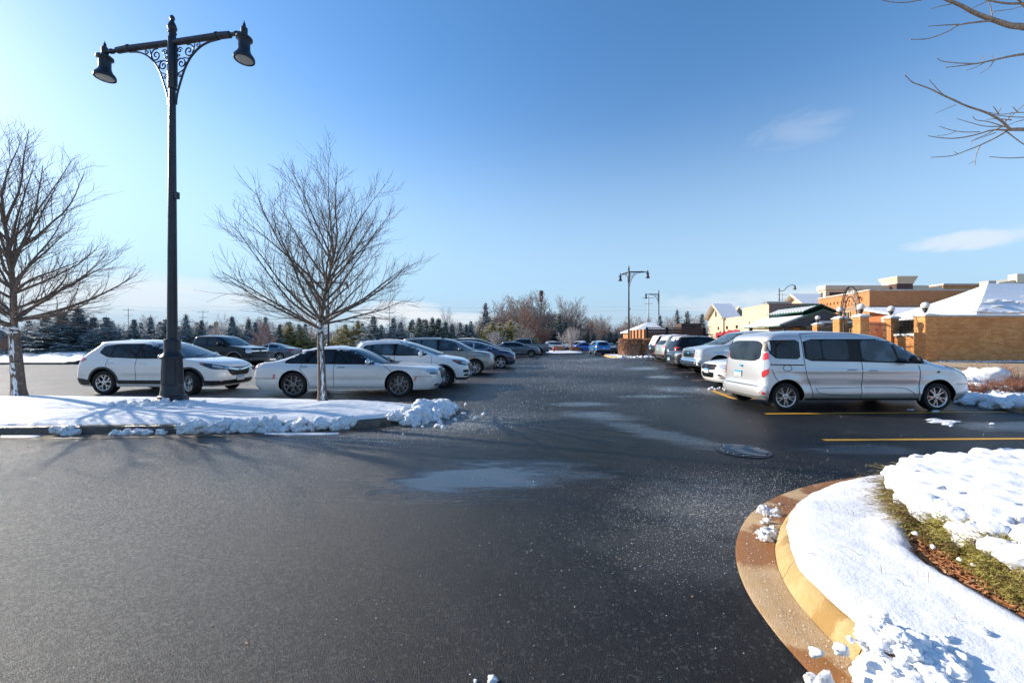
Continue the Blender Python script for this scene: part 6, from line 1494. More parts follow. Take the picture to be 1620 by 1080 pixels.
for px, ty, Yt in [(1044, 497, 56), (1071, 488, 60), (1087, 491, 61), (1111, 495, 60)]:
    lab = {1044: 'spruce in front of the one-armed lamp behind the brown fence', 1071: 'taller left one of the two middle spruces behind the brown fence', 1087: 'right one of the two middle spruces behind the brown fence', 1111: 'snowy spruce next to the cream gabled shop'}[px]
    con(px, ty, Yt, 's', .62, lab, None, 0)

def decid(seed, H, spread, m, nm=16, nsb=9, nt=4, tw=.018):
    mb = MB(); bare(mb, seed, H, spread, H * .18, H * .018, nm, nsb, nt, twr=tw, sides=(4, 3, 3), leader=(seed % 2 == 0))
    nv = 70; a = MB(); a.v = mb.v[:nv]; a.f = [f for f in mb.f if max(f) < nv]; b = MB(); b.v = mb.v; b.f = [f for f in mb.f if min(f) >= nv]
    o = []
    for x, n_ in ((a, 'trunk'), (b, 'branches')):
        me = x.mesh(n_); me.materials.append(M[m]); o.append(me)
    return o
DN = ('trunk', 'branches')
DG = [decid(s, 10, 4.0, 'bark_far', 24, 14, 5, .020) for s in (31, 32, 33)]; DP = [decid(s, 10, 3.4, 'bark_pale', 22, 13, 5, .016) for s in (34, 35)]; DR = [decid(s, 10, 4.2, 'bark_rust', 22, 13, 5, .019) for s in (37, 38)]
def dec(px, ty, Y, me, name, label, group=None, wf=1.0):
    X = (px - 810) / 630 * Y; H = 1.6 + (540 - ty) / 630 * Y; s = H / 9.6; me = me[R.randrange(len(me))]
    place_tree(me, DN, name, label, group, (X, Y, 0), R.uniform(0, 6.3), (s * wf, s * wf, s))
for px, ty in [(345, 492), (338, 498), (352, 500)]: dec(px, ty, 62, DP, 'birch_tree', 'pale bare birch behind the black pickup truck', 'pale birches behind the pickup', .8)
for px, ty, Yt, m_ in [(415, 508, 42, DR), (8, 515, 40, DR)]: dec(px, ty, Yt, m_, 'bare_tree', 'small rusty bare tree above the slate blue sedan' if px > 100 else 'small bare tree by the far snowy island at the left edge')
for px, ty in [(716, 478), (728, 482), (740, 486), (706, 490), (752, 492)]: dec(px, ty, R.uniform(85, 95), DP, 'bare_tree', 'pale whitish bare tree left of the lone tall spruce', 'pale bare trees left of the tall spruce', .8)
for px, ty in [(780, 480), (792, 476), (805, 476), (818, 474), (828, 470), (842, 468), (850, 472), (862, 476), (872, 470), (884, 470), (896, 474), (908, 484), (836, 474), (766, 486), (786, 474), (857, 466), (876, 466), (918, 492)]:
    dec(px, ty, R.uniform(95, 112), DG, 'bare_tree', 'tall grey bare tree in the wood beyond the slate crossover', 'tall bare trees beyond the left row', 1.25)
for px, ty in [(800, 490), (812, 494), (826, 488), (838, 492), (848, 498), (770, 500), (860, 500)]: dec(px, ty, R.uniform(80, 90), DR, 'bare_tree', 'rust-brown bare tree in front of the tall grey wood', 'rust-brown bare trees before the wood', 1.1)
dec(785, 500, 62, DP, 'bare_tree', 'pale trunked small bare tree between the navy and the slate crossovers'); dec(829, 500, 60, DG, 'bare_tree', 'small bare tree right above the slate crossover'); dec(902, 490, 55, DP, 'bare_tree', 'slender bare tree with a snowy trunk on the far island by the hydrant', None, 1.1)
for k in range(34):
    px = 195 + k * 15.2 + R.uniform(-6, 6); kd = R.choice('ssnno'); con(px, R.uniform(507, 520) if px < 640 else R.uniform(503, 516), R.uniform(66, 86), kd, R.uniform(.9, 1.25), 'evergreen in the second row behind the nearer evergreens', 'second row of evergreens')
for k in range(12): dec(200 + k * 42 + R.uniform(-15, 15), R.uniform(500, 514), R.uniform(70, 88), DR if k % 2 else DG, 'bare_tree', 'brown bare tree between the evergreens of the second row', 'bare trees between the evergreens', 1.2)
for k in range(22): dec(905 + k * 9.5 + R.uniform(-4, 4), R.uniform(500, 516), R.uniform(112, 128), DG if k % 3 else DR, 'bare_tree', 'bare tree in the wood beyond the end of the aisle', 'bare trees beyond the end of the aisle', 1.35)
for k in range(95):
    px = -140 + k * 15.5 + R.uniform(-6, 6); ty = 517 + R.uniform(-7, 7) if px < 900 else (510 + R.uniform(-8, 8) if px < 1035 else 516 + R.uniform(-5, 6))
    dec(px, ty, R.uniform(135, 165), (DG if R.random() < .7 else DR), 'bare_tree', 'bare tree in the hazy treeline along the horizon', 'bare trees along the horizon', 1.4)
# solid undergrowth behind, one band of brush
mb = MB(); rnd = random.Random(77)
for k in range(5200):
    x = rnd.uniform(-260, 190); y = rnd.uniform(140, 180); h = rnd.uniform(1.5, 5.0); e = rnd.uniform(-.8, .8); w_ = .35
    mb.add([(x - w_, y, -.05), (x + w_, y, -.05), (x + e, y, h)], [(0, 1, 2)])
stuff(mb.build('brush', 'bark_far'), 'low brown brush under the treeline on the horizon', 'brush')

# ------------------------------------------------------------------ hedges, hydrant, far island
def twiggy(name, label, cx, cy, lx, ly, h, seed, m='hedge', n=5000, z0=0, group=None, round_=.25):
    rnd = random.Random(seed); mb = MB()
    ox = rnd.uniform(0, 9)
    for _ in range(n):
        u, v, q = rnd.uniform(-1, 1), rnd.uniform(-1, 1), rnd.random() ** .6
        shr = (1 - max(0, q - .75) * 1.4 * round_ * 4 * .25) * (1 + .10 * noise.noise(Vector((u * 2 + ox, v * 2, q * 2))))
        k = rnd.randrange(3)
        if k == 0: u = rnd.choice((-1, 1)) * (1 - .06 * rnd.random())
        elif k == 1: v = rnd.choice((-1, 1)) * (1 - .06 * rnd.random())
        else: q = 1 - .04 * rnd.random()
        rc = max(0, (u * u) * (v * v) - .35) * .35
        x = cx + u * lx / 2 * shr * (1 - rc); y = cy + v * ly / 2 * shr * (1 - rc); z = z0 + h * q * (1 + .05 * noise.noise(Vector((u * 3, v * 3, ox))))
        d = Vector((rnd.gauss(0, .5) + u * .3, rnd.gauss(0, .5) + v * .3, rnd.uniform(.3, 1.2))).normalized() * rnd.uniform(.10, .24); s_ = Vector((rnd.gauss(0, 1), rnd.gauss(0, 1), .2)).normalized() * .026
        p = Vector((x, y, z)) - d * .6; mb.add([p - s_, p + s_, p + d], [(0, 1, 2)])
    mb2 = MB(); mb2.box(cx - lx * .36, cy - ly * .36, z0, cx + lx * .36, cy + ly * .36, z0 + h * .78)
    t = thing(name, label, 'hedge', (0, 0, 0), 0, group); mb.build('twigs', m, t); mb2.build('core', 'bark_rust', t); return t
twiggy('hedge', 'left and larger half of the clipped brown hedge', 11.35, 38.4, 1.9, 1.9, 1.86, 1, n=6500); twiggy('hedge', 'right half of the clipped brown hedge beside the vehicle tails', 13.15, 38.3, 1.75, 1.9, 1.84, 2, n=6000)
KI = catmull([(16.8, 36.0, 0), (12.5, 35.9, 0), (10.6, 36.4, 0), (9.75, 37.8, 0), (9.8, 40, 0), (10.2, 44, 0)], 8); ki = [(v.x, v.y) for v in KI]
struct(strip(ki, [(-.25, .006), (-.02, .008), (0, 0.0), (.03, .13), (.08, .15), (.2, .15)], 'kerb', 'kerb'))
def fill(name, poly, z, m):
    mb = MB(); n = len(poly); mb.add([(a, b, z) for a, b in poly], [tuple(range(n))]); return struct(mb.build(name, m, fix=False))
fill('island_snow', [(a + .12, b + .12) for a, b in ki] + [(17, 44)], .185, 'snow')
pile('snow_pile', 'low ridge of shovelled snow before the brown hedge', [(rr.uniform(9.9, 16.5), 36.5 + rr.gauss(0, .3) + (.9 if False else 0), .14, rr.uniform(.08, .2), 2) for _ in range(90)], 41)
FI = catmull([(9.0, 50.5, 0), (8.2, 49.2, 0), (5.5, 48.8, 0), (2.6, 49.0, 0), (1.6, 51, 0), (2.0, 56, 0), (5.5, 58, 0), (8.6, 57, 0), (9.4, 54, 0), (9.0, 50.5, 0)], 6); fi = [(v.x, v.y) for v in FI]
struct(strip(fi, [(-.02, 0), (.03, .13), (.2, .15)], 'kerb', 'kerb_dark'))
mb = MB(); cx_, cy_ = 5.5, 53.2; n = len(fi); rings = [(1.0, .15), (.96, .24), (.8, .30), (.5, .36), (.2, .34)]
vs = [(cx_ + (a - cx_) * k, cy_ + (b - cy_) * k, z + .05 * fbm(a * k, b * k, 0, .8)) for k, z in rings for a, b in fi]; vs.append((cx_, cy_, .34))
mb.add(vs, [(j * n + i, j * n + (i + 1) % n, (j + 1) * n + (i + 1) % n, (j + 1) * n + i) for j in range(4) for i in range(n)] + [(4 * n + i, 4 * n + (i + 1) % n, 5 * n) for i in range(n)]); struct(mb.build('island_snow', 'snow_far', smooth=True))
pile('snow_pile', 'snow heap at the left tip of the far island', [(rr.uniform(2.0, 3.8), 49.3 + rr.gauss(0, .3), .22, rr.uniform(.15, .38), 2) for _ in range(40)], 43)
twiggy('hedge', 'low brown hedge left of the slender tree on the far island', 6.45, 54.4, 1.5, 1.2, .65, 5, n=1500, z0=.3); twiggy('hedge', 'low brown hedge right of the slender tree on the far island', 8.6, 54.8, 1.3, 1.2, .62, 6, n=1500, z0=.3)
t = thing('fire_hydrant', 'red fire hydrant standing in snow on the far island', 'fire hydrant', (5.35, 50.6, .2)); mb = MB(); mb.lathe([(.17, 0), (.17, .05), (.12, .06), (.12, .42), (.16, .44), (.16, .50), (.13, .60), (.06, .68), (.03, .70), (.03, .75)], 14); mb.build('barrel', 'hydrant', t, smooth=True)
mb = MB(); mb.lathe([(.07, -.24), (.07, .24)], 10, (0, 0, .40), 'X'); mb.lathe([(.09, -.22), (.09, -.1)], 10, (0, 0, .40), 'Y'); mb.build('nozzle', 'hydrant', t, smooth=True)
# snowy strips far left
for (x0, x1, ya, yb) in ((-75, -29.5, 27.6, 30.2),):
    P_ = [(x0, ya), (x1 - 1.5, ya), (x1 - .3, ya + .6), (x1, (ya + yb) / 2), (x1 - .3, yb - .6), (x1 - 1.5, yb), (x0, yb)]
    struct(strip(list(reversed(P_)), [(-.02, 0), (.03, .14), (.2, .15)], 'kerb', 'kerb_dark')); struct(grid_obj('island_snow', 'snow_far', frange(x0, x1, 90), frange(ya, yb, 12), lambda x, y: .14 + .14 * sstep(0, .5, min(y - ya, yb - y, x1 - x)) + .04 * fbm(x, y, 0, .7) * sstep(0, .4, min(y - ya, yb - y)), lambda x, y: pip(x, y, P_)))
P_ = [(-75, 32.4), (-22, 32.6), (-20.5, 33.6)]
struct(grid_obj('island_snow', 'snow_far', frange(-75, -26, 100), frange(33.0, 35.4, 12), lambda x, y: .02 + .16 * sstep(0, .6, min(y - 33.0, 35.4 - y, -26 - x + .01)) + .03 * fbm(x, y, 0, .7)))

# ------------------------------------------------------------------ juniper on the right island
JB = [(2.80, 1.2), (2.80, 2.0), (2.86, 2.28), (2.98, 2.56), (3.06, 2.88), (3.12, 3.16), (3.40, 3.56), (3.88, 3.94), (4.5, 4.16), (5.4, 4.30), (7, 4.35), (8.6, 4.0), (9.0, 2.6), (8.2, 1.2), (6, .6), (4, .7)]
def jd(x, y):
    d = segdist(x, y, JB); return d if pip(x, y, JB) else -d
t = thing('juniper_bush', 'spreading juniper bush buried under a thick white snow cap', 'bush', (0, 0, 0))
def jh(x, y, d):
    return .43 + .10 * (1 - exp(-d / .5)) + .035 * fbm(x, y, 0, 1.6) + .035 * (1 - abs(noise.noise(Vector((x * 4.2, y * 4.2, 1)))) * 2.2) * .6 + .018 * fbm(x, y, 3, 9)
nx, ny = 300, 190; x0_, x1_, y0_, y1_ = 2.6, 9.1, .5, 4.5; idx = {}; vs = []; fs = []; base = []
def jv(i, j):
    if (i, j) in idx: return idx[(i, j)]
    x = x0_ + (x1_ - x0_) * i / nx; y = y0_ + (y1_ - y0_) * j / ny; d = DD[(i, j)]
    e = max(0, d + .02); z = jh(x, y, max(0, d)) - .12 * exp(-e / .04) 
    idx[(i, j)] = len(vs); vs.append((x, y, z)); return idx[(i, j)]
DD = {}
for i in range(nx + 1):
    for j in range(ny + 1):
        x = x0_ + (x1_ - x0_) * i / nx; y = y0_ + (y1_ - y0_) * j / ny
        d = jd(x, y) if min(abs(x - 2.6), 9) < 9 else 0
        edge = .20 * fbm(x, y, 5, 2.6) + .06 * fbm(x, y, 8, 9) - .02
        DD[(i, j)] = min(d, 1.5) + (edge if d < .5 else 0) + (.05 if y > 2.9 or x > 3.3 else -.0)
        if x > 7.5: continue
holes = [(3.35, 2.92, .055), (3.22, 3.2, .05), (3.55, 3.45, .05), (3.3, 3.05, .03), (4.1, 3.98, .04), (4.6, 4.1, .04), (3.62, 2.45, .035), (3.22, 2.52, .05), (4.8, 3.9, .03), (5.3, 4.15, .04), (3.42, 2.66, .03)]
for i in range(nx):
    for j in range(ny):
        if min(DD[(i, j)], DD[(i + 1, j)], DD[(i, j + 1)], DD[(i + 1, j + 1)]) < 0: continue
        x = x0_ + (x1_ - x0_) * (i + .5) / nx; y = y0_ + (y1_ - y0_) * (j + .5) / ny
        if any((x - a) ** 2 + ((y - b) * 1.3) ** 2 < (r * (1 + .5 * noise.noise(Vector((x * 22, y * 22, 3))))) ** 2 for a, b, r in holes): continue
        fs.append((jv(i, j), jv(i + 1, j), jv(i + 1, j + 1), jv(i, j + 1)))
# skirt that gives the cap its thickness
cnt = {}
for f in fs:
    for a, b in zip(f, f[1:] + f[:1]): cnt[(a, b)] = 1
vb = {}
for (a, b) in list(cnt):
    if (b, a) in cnt: continue
    for q in (a, b):
        if q not in vb: vb[q] = len(vs); vs.append((vs[q][0] + .012, vs[q][1] + .004, vs[q][2] - .05))
    fs.append((b, a, vb[a], vb[b]))
me = bpy.data.meshes.new('snow_cap'); me.from_pydata(vs, [], fs); me.update(); link_mesh('snow_cap', me, 'snow_soft', t, smooth=True)
m5 = MB(); rnd = random.Random(61)
for k in range(50):
    q = rnd.random(); i = rnd.choice(range(1, 9)); a, b = JB[i], JB[i + 1]; x = a[0] + (b[0] - a[0]) * q; y = a[1] + (b[1] - a[1]) * q
    lump(m5, (x + rnd.uniform(-.02, .10), y - rnd.uniform(-.02, .04), .37 + rnd.uniform(-.04, .03)), rnd.uniform(.04, .10), rnd, 3, .8, .25)
for k in range(14):
    x, y = rnd.uniform(2.74, 2.98), rnd.uniform(1.8, 2.9); lump(m5, (x, y, .24 + rnd.uniform(-.02, .05)), rnd.uniform(.006, .02), rnd, 2, .7)
stuff(m5.build('snow_lumps', 'snow_soft', t, smooth=True))
mb = MB(); mbr = MB(); rnd = random.Random(17)
def sprig(mb_, p, d, L, n, w_):
    """a feathery juniper shoot: a stem with short scale-needle blades both sides"""
    d = d.normalized(); u = d.orthogonal().normalized(); v = d.cross(u); s = u * .0016
    q = p + d * L; mb_.add([p - s, p + s, q], [(0, 1, 2)])
    for i in range(n):
        f = (i + .5) / n; c = p + d * L * f; a = rnd.uniform(0, 6.28); e = (u * cos(a) + v * sin(a)) * .75 + d * .8
        l_ = L * .24 * (1.15 - f) * rnd.uniform(.7, 1.3) + .006; k = (d.cross(e)).normalized() * w_
        mb_.add([c - k, c + k, c + e.normalized() * l_], [(0, 1, 2)])
for _ in range(10500):
    i = rnd.choice((0, 0, 0, 1, 1, 1, 1, 2, 2, 2, 3, 3, 3, 4, 4, 5, 6, 7)); q = rnd.random(); a, b = JB[i], JB[i + 1]; tx, ty_ = b[0] - a[0], b[1] - a[1]; l_ = sqrt(tx * tx + ty_ * ty_); nx_, ny_ = ty_ / l_, -tx / l_
    nx_, ny_ = -nx_, -ny_      # outward is to the left of travel
    inn = rnd.uniform(-.05, .24); x = a[0] + tx * q - nx_ * inn; y = a[1] + ty_ * q - ny_ * inn; z = rnd.uniform(.15, .41 if i < 4 else .34) - max(0, -inn) * .8
    d = Vector((nx_ * rnd.uniform(.2, 1.0) + rnd.gauss(0, .4), ny_ * rnd.uniform(.2, 1.0) + rnd.gauss(0, .4) - .1, rnd.uniform(-.45, .45)))
    tgt = mb if rnd.random() < (.86 if i < 4 else .55) else mbr
    sprig(tgt, Vector((x, y, z)), d, rnd.uniform(.05, .13), 11, .0028)
for (a, b, r) in holes:
    for _ in range(60):
        sprig(mb, Vector((a + rnd.gauss(0, r * .6), b + rnd.gauss(0, r * .6), .36)), Vector((rnd.gauss(0, .5), rnd.gauss(0, .5), rnd.uniform(.1, .8))), rnd.uniform(.05, .09), 9, .0026)
for _ in range(200):    # long shoots reaching over the snow on the left
    i = rnd.choice((3, 4, 4, 5, 5, 6, 6, 7)); q = rnd.random(); a, b = JB[i], JB[i + 1]; p = Vector((a[0] + (b[0] - a[0]) * q, a[1] + (b[1] - a[1]) * q, rnd.uniform(.22, .36)))
    d = Vector((-1, rnd.uniform(-.5, .6), rnd.uniform(-.35, .25))); sprig(mbr if rnd.random() < .6 else mb, p, d, rnd.uniform(.12, .32), 20, .0022)
mb.build('foliage', 'juniper', t); mbr.build('dry_foliage', 'juniper_brown', t)
mb = MB()
for k in range(14):
    a = JB[1 + k % 8]; p = Vector((a[0] + .35, a[1] - .1, .14)); q = Vector((a[0] - .05, a[1] + rnd.uniform(-.15, .1), .26)); mb.tube([p, (p + q) / 2 + Vector((0, 0, .03)), q], [.012, .009, .004], 5)
mb.build('stems', 'bark', t)
# bark mulch
mb = MB(); mp = MB(); rnd = random.Random(71)
for _ in range(3600):
    x = rnd.uniform(2.55, 3.12); y = rnd.uniform(1.3, 3.05)
    if rnd.random() < .12: x -= rnd.uniform(0, .05)
    m3_ = Matrix.Rotation(rnd.uniform(0, 3.14), 3, 'Z') @ Matrix.Rotation(rnd.gauss(0, .35), 3, 'Y') @ Matrix.Rotation(rnd.gauss(0, .4), 3, 'X')
    (mp if rnd.random() < .16 else mb).obox((x, y, .135 + rnd.random() * .03), (rnd.uniform(.02, .075), rnd.uniform(.004, .012), rnd.uniform(.002, .006)), 0, m3_)
stuff(mb.build('bark_mulch', 'mulch'), 'red-brown bark mulch chips under the juniper edge', 'mulch'); stuff(mp.build('bark_mulch', 'mulch_pale'), 'pale wood chips mixed in the mulch under the juniper edge', 'mulch')
# dry grass stems poking through the snow
mb = MB()
for (px, py, dx_, dy_, l_) in [(1318, 808, -.05, .03, .09), (1332, 805, -.05, .03, .06), (1345, 812, -.04, .02, .05), (1352, 816, .02, .05, .04), (1370, 880, -.12, .07, .05), (1395, 905, .0, .01, .05), (1468, 920, .005, 0, .07), (1435, 925, -.04, .02, .03), (1560, 948, -.02, .03, .12), (1580, 960, .0, .03, .12), (1295, 877, -.06, .02, .01), (1516, 980, -.02, 0, .02), (1548, 745, 0, 0, .05), (1453, 910, -.01, .0, .05)]:
    x, y = P3(px, py, .2); mb.tube([(x, y, .17), (x + dx_ * .5, y + dy_ * .5, .2 + l_ * .6), (x + dx_, y + dy_, .19 + l_)], .0016, 3)
stuff(mb.build('grass_stems', 'grass_dry'), 'thin dry grass stems poking out of the snow', 'grass')

# labels for rows of trees: count from the left
ORD = ['first', 'second', 'third', 'fourth', 'fifth', 'sixth', 'seventh', 'eighth', 'ninth', 'tenth', 'eleventh', 'twelfth', 'thirteenth', 'fourteenth', 'fifteenth', 'sixteenth', 'seventeenth', 'eighteenth']
rows_ = {}
for o in list(col.objects):
    if o.parent is None and o.get('group') and o.get('category') == 'tree': rows_.setdefault(o['group'], []).append(o)
for g_, os_ in rows_.items():
    if len(os_) <= 18:
        for k, o in enumerate(sorted(os_, key=lambda q: q.location.x / q.location.y)): o['label'] = ORD[k] + ' from the left of the ' + g_
# ------------------------------------------------------------------ right side plaza and buildings
def XY(px, Y): return (px - 810) / 630 * Y
KR = catmull([(11.0, 5.2, 0), (11.35, 7.2, 0), (11.75, 9.1, 0), (12.2, 10.5, 0), (13.2, 14, 0), (14.4, 20, 0), (16, 30, 0), (16.6, 36, 0)], 8); kr = [(v.x, v.y) for v in KR]
struct(strip(kr, [(-.32, .006), (-.05, .010), (0, .0), (.03, .12), (.07, .15), (.2, .15)], 'kerb', 'gutter'))
def pz(x, y): return .17 + .30 * sstep(13, 22, y)
def kx(y): return lerp_table([(b, a) for a, b in kr], y)
def bedz(x, y):
    d = x - kx(y); return .15 + .06 * sstep(0, .25, d - .12) + .05 * fbm(x, y, 0, 1.2) * sstep(.1, .5, d) + .05 * fbm(x, y, 0, .5)
struct(grid_obj('planting_bed', 'snow', frange(11, 40, 116), frange(5.2, 16, 54), lambda x, y: bedz(x, y) if x < 20 else .2, lambda x, y: x > kx(y) + .14 and y < 14.6))
struct(grid_obj('paving', 'paving', frange(12, 90, 78), frange(14.2, 110, 100), lambda x, y: pz(x, y) + .012, lambda x, y: x > (kx(min(y, 36)) + 1.0)))
pile('snow_ridge', 'low ridge of snow along the kerb by the nose of the silver van', [(kx(y) + .25 + rr.gauss(0, .22), y, .12, rr.uniform(.07, .2), 3) for y in [8 + 6 * rr.random() for _ in range(70)]] + [(11.55, 10.2, .05, .16, 3), (11.8, 10.9, .1, .2, 3), (11.45, 9.6, .03, .12, 3), (12.0, 11.4, .12, .24, 3), (11.62, 8.85, .07, .09, 3)], 51)
pile('snow_pile', 'rounded white snow heap among the red twigs behind the van nose', [(14.25, 12.1, .38, .36, 4), (14.55, 12.2, .3, .3, 4), (13.7, 11.9, .25, .28, 4), (13.3, 11.5, .2, .26, 3), (15.0, 12.3, .2, .35, 3), (12.9, 11.2, .18, .2, 3)], 52)
mb = MB(); rnd = random.Random(8)
strip_pts = [(24, 22 - .12), (44, 21.88)]
for k in range(220): x = rnd.uniform(23.2, 34); lump(mb, (x, 21.75 + rnd.gauss(0, .10), .49), rnd.uniform(.04, .12), rnd, 2, .5)
stuff(mb.build('snow_line', 'snow', smooth=True), 'thin line of snow along the foot of the brick wall', 'snow')
def red_bush(x, y, h, seed, label):
    rnd = random.Random(seed); t = thing('dogwood_bush', label, 'bush', (x, y, .16)); mb = MB()
    for _ in range(150):
        a = rnd.uniform(0, 6.3); b = rnd.uniform(.1, .9); d = Vector((cos(a) * b, sin(a) * b, 1)).normalized(); L = h * rnd.uniform(.5, 1.1); p = Vector((cos(a) * .08, sin(a) * .08, 0)); m_ = p + d * L * .5; q = p + d * L + Vector((cos(a) * .08, sin(a) * .08, 0)); mb.tube([p, m_, q], [.006, .004, .002], 3, cap=False)
        for k in range(3):
            c = p + (q - p) * rnd.uniform(.35, .95); e = Vector((rnd.gauss(0, 1), rnd.gauss(0, 1), rnd.gauss(.5, .5))).normalized() * rnd.uniform(.08, .2); mb.tube([c, c + e], [.003, .0016], 3, cap=False)
    mb.build('twigs', 'twig_red', t); ms = MB()
    for _ in range(40): a = rnd.uniform(0, 6.3); b = rnd.uniform(0, .4) * h; lump(ms, (cos(a) * b, sin(a) * b, rnd.uniform(.05, .5) * h), rnd.uniform(.015, .05), rnd, 1)
    ms.build('twig_snow', 'snow_soft', t, smooth=True)
red_bush(14.9, 11.7, .75, 1, 'reddish dry bush at the right edge beside the rounded snow heap'); red_bush(13.6, 11.0, .42, 2, 'low reddish twigs in snow right of the van nose'); red_bush(12.7, 10.9, .35, 3, 'smallest reddish twigs next to the van front bumper'); red_bush(15.2, 12.6, .8, 4, 'taller reddish bush behind the one at the right edge'); red_bush(14.2, 11.1, .5, 5, 'snowy twig clump between the low twigs and the right bush')

# brick screen wall -----------------------------------------------------------
def bricks(mb, p0, d, length, z0, z1, nrm, bl=.29, bh=.10, gap=.018, seed=1):
    rnd = random.Random(seed); d = Vector(d); n_ = Vector(nrm); rows = int(round((z1 - z0) / bh))
    for r in range(rows):
        off = -(bl / 2) * (r % 2); x = off
        while x < length:
            a = max(0, x + gap / 2); b = min(length, x + bl - gap / 2)
            if b - a > .02:
                pr = .012 + rnd.uniform(-.003, .004); za = z0 + r * bh + gap / 2; zb = z0 + (r + 1) * bh - gap / 2
                q = [Vector(p0) + d * s + n_ * w_ for s, w_ in ((a, 0), (b, 0), (b, pr), (a, pr))]
                mb.add([(v.x, v.y, za) for v in q] + [(v.x, v.y, zb) for v in q], [(0, 1, 2, 3), (7, 6, 5, 4), (3, 2, 6, 7), (0, 3, 7, 4), (2, 1, 5, 6)])
            x += bl
WZ = .46
t = thing('brick_wall', 'long orange brick wall with a snowy cap facing the parking lot', 'wall', (0, 0, 0))
mb = MB(); mb.box(23.25, 22.1, WZ - .1, 40, 22.40, WZ + 2.50); mb.build('mortar', 'mortar', t)
mb = MB(); bricks(mb, (23.25, 22.1, 0), (1, 0, 0), 11.0, WZ, WZ + 2.5, (0, -1, 0), seed=3); stuff(mb.build('brickwork', 'brick', t))
mb = MB(); mb.box(23.26, 21.98, WZ + 2.50, 40, 22.5, WZ + 2.58); mb.build('coping', 'stone_cap', t)
mb = MB(); vs = []; nx_ = 120
for i in range(nx_ + 1):
    x = 23.3 + 10.5 * i / nx_; bump_ = .05 + .12 * sstep(28.0, 29.2, x) * (1 + .5 * fbm(x, 0, 0, 2)) + .02 * fbm(x, 2, 0, 3)
    for k, (yy, zz) in enumerate(((21.96, .0), (21.97, .6), (22.08, 1.0), (22.3, 1.0), (22.48, .7), (22.5, 0))): vs.append((x, yy, WZ + 2.583 + bump_ * zz * (1 + .25 * fbm(x, k, 1, 5))))
mb.add(vs, [(i * 6 + k, (i + 1) * 6 + k, (i + 1) * 6 + k + 1, i * 6 + k + 1) for i in range(nx_) for k in range(5)]); mb.build('wall_snow', 'snow', t, smooth=True)
# low side wall under the fence panel
t = thing('brick_wall', 'low sunlit brick wall under the iron fence panel left of the corner pillar', 'wall', (0, 0, 0))
A = Vector((23.0, 22.45)); Bv = Vector((23.62, 24.6)); dd = (Bv - A); LL = dd.length; dd /= LL; nn = Vector((-dd.y, dd.x))
def wbox(mb, a, s0, s1, w0, w1, z0, z1):
    q = [A + dd * s + nn * w_ for s, w_ in ((s0, w0), (s1, w0), (s1, w1), (s0, w1))]; mb.add([(v.x, v.y, z0) for v in q] + [(v.x, v.y, z1) for v in q], [(0, 3, 2, 1), (4, 5, 6, 7), (0, 1, 5, 4), (1, 2, 6, 5), (2, 3, 7, 6), (3, 0, 4, 7)])
mb = MB(); wbox(mb, A, 0, LL, -.28, 0, WZ - .1, WZ + 1.45); mb.build('mortar', 'mortar', t)
mb = MB(); bricks(mb, (A.x, A.y, 0), (dd.x, dd.y, 0), LL, WZ, WZ + 1.4, (nn.x, nn.y, 0), seed=5); stuff(mb.build('brickwork', 'brick', t))
mb = MB(); wbox(mb, A, 0, LL, -.32, .06, WZ + 1.45, WZ + 1.53); mb.build('coping', 'stone_cap', t); mb = MB(); wbox(mb, A, .02, LL - .02, -.30, .05, WZ + 1.532, WZ + 1.60); mb.build('wall_snow', 'snow', t)
# further side wall beyond
t = thing('brick_wall', 'brick wall running behind the silver van towards the gate', 'wall', (0, 0, 0)); mb = MB(); mb.box(23.6, 25.0, WZ - .1, 23.9, 26.5, WZ + 1.2); mb.build('wall', 'brick_tex', t)

def pillar(x, y, w_, top, label, globe=True, group=None, rot=0):
    t = thing('brick_pillar', label, 'pillar', (x, y, WZ), rot, group); h = top - WZ; mb = MB(); mb.box(-w_ / 2, -w_ / 2, -.1, w_ / 2, w_ / 2, h); mb.build('core', 'mortar', t)
    mb = MB(); c = w_ / 2
    for (p, d, n_) in (((-c, -c, 0), (1, 0, 0), (0, -1, 0)), ((-c, c, 0), (0, -1, 0), (-1, 0, 0)), ((c, -c, 0), (0, 1, 0), (1, 0, 0))): bricks(mb, p, d, w_, 0, h, n_, seed=int(x * 7))
    stuff(mb.build('brickwork', 'brick', t))
    mb = MB(); mb.box(-c - .08, -c - .08, h, c + .08, c + .08, h + .09); mb.build('cap', 'stone_cap', t)
    mb = MB(); s = []; n_ = 10
    vs = [((c + .06) * (2 * i / n_ - 1), (c + .06) * (2 * j / n_ - 1), h + .092 + .11 * (1 - abs(2 * i / n_ - 1) ** 4) * (1 - abs(2 * j / n_ - 1) ** 4) * (1 + .3 * nz3(i, j, x, .5))) for i in range(n_ + 1) for j in range(n_ + 1)]
    mb.add(vs, [(i * 11 + j, (i + 1) * 11 + j, (i + 1) * 11 + j + 1, i * 11 + j + 1) for i in range(n_) for j in range(n_)]); mb.build('cap_snow', 'snow', t, smooth=True)
    if globe:
        g = thing('globe_lamp', 'white globe lamp on the ' + ' '.join(label.split()[:10]), 'lamp', (x, y, WZ + h + .09)); mb = MB()
        mb.lathe([(.13, 0), (.13, .05), (.06, .08), (.05, .16), (.08, .20), (.11, .24), (.10, .30), (.15, .33), (.15, .36)], 16); mb.build('stand', 'iron_fence', g, smooth=True); mb = MB(); mb.lathe([(.19 * sin(pi * i / 14) + .001, .53 - .19 * cos(pi * i / 14)) for i in range(15)], 24); mb.build('globe', 'globe', g, smooth=True)
    return t
pillar(22.98, 22.15, .62, 2.98, 'wide corner pillar at the left end of the long brick wall')
pillar(23.7, 24.9, .50, 3.02, 'brick pillar left of the iron fence panel')
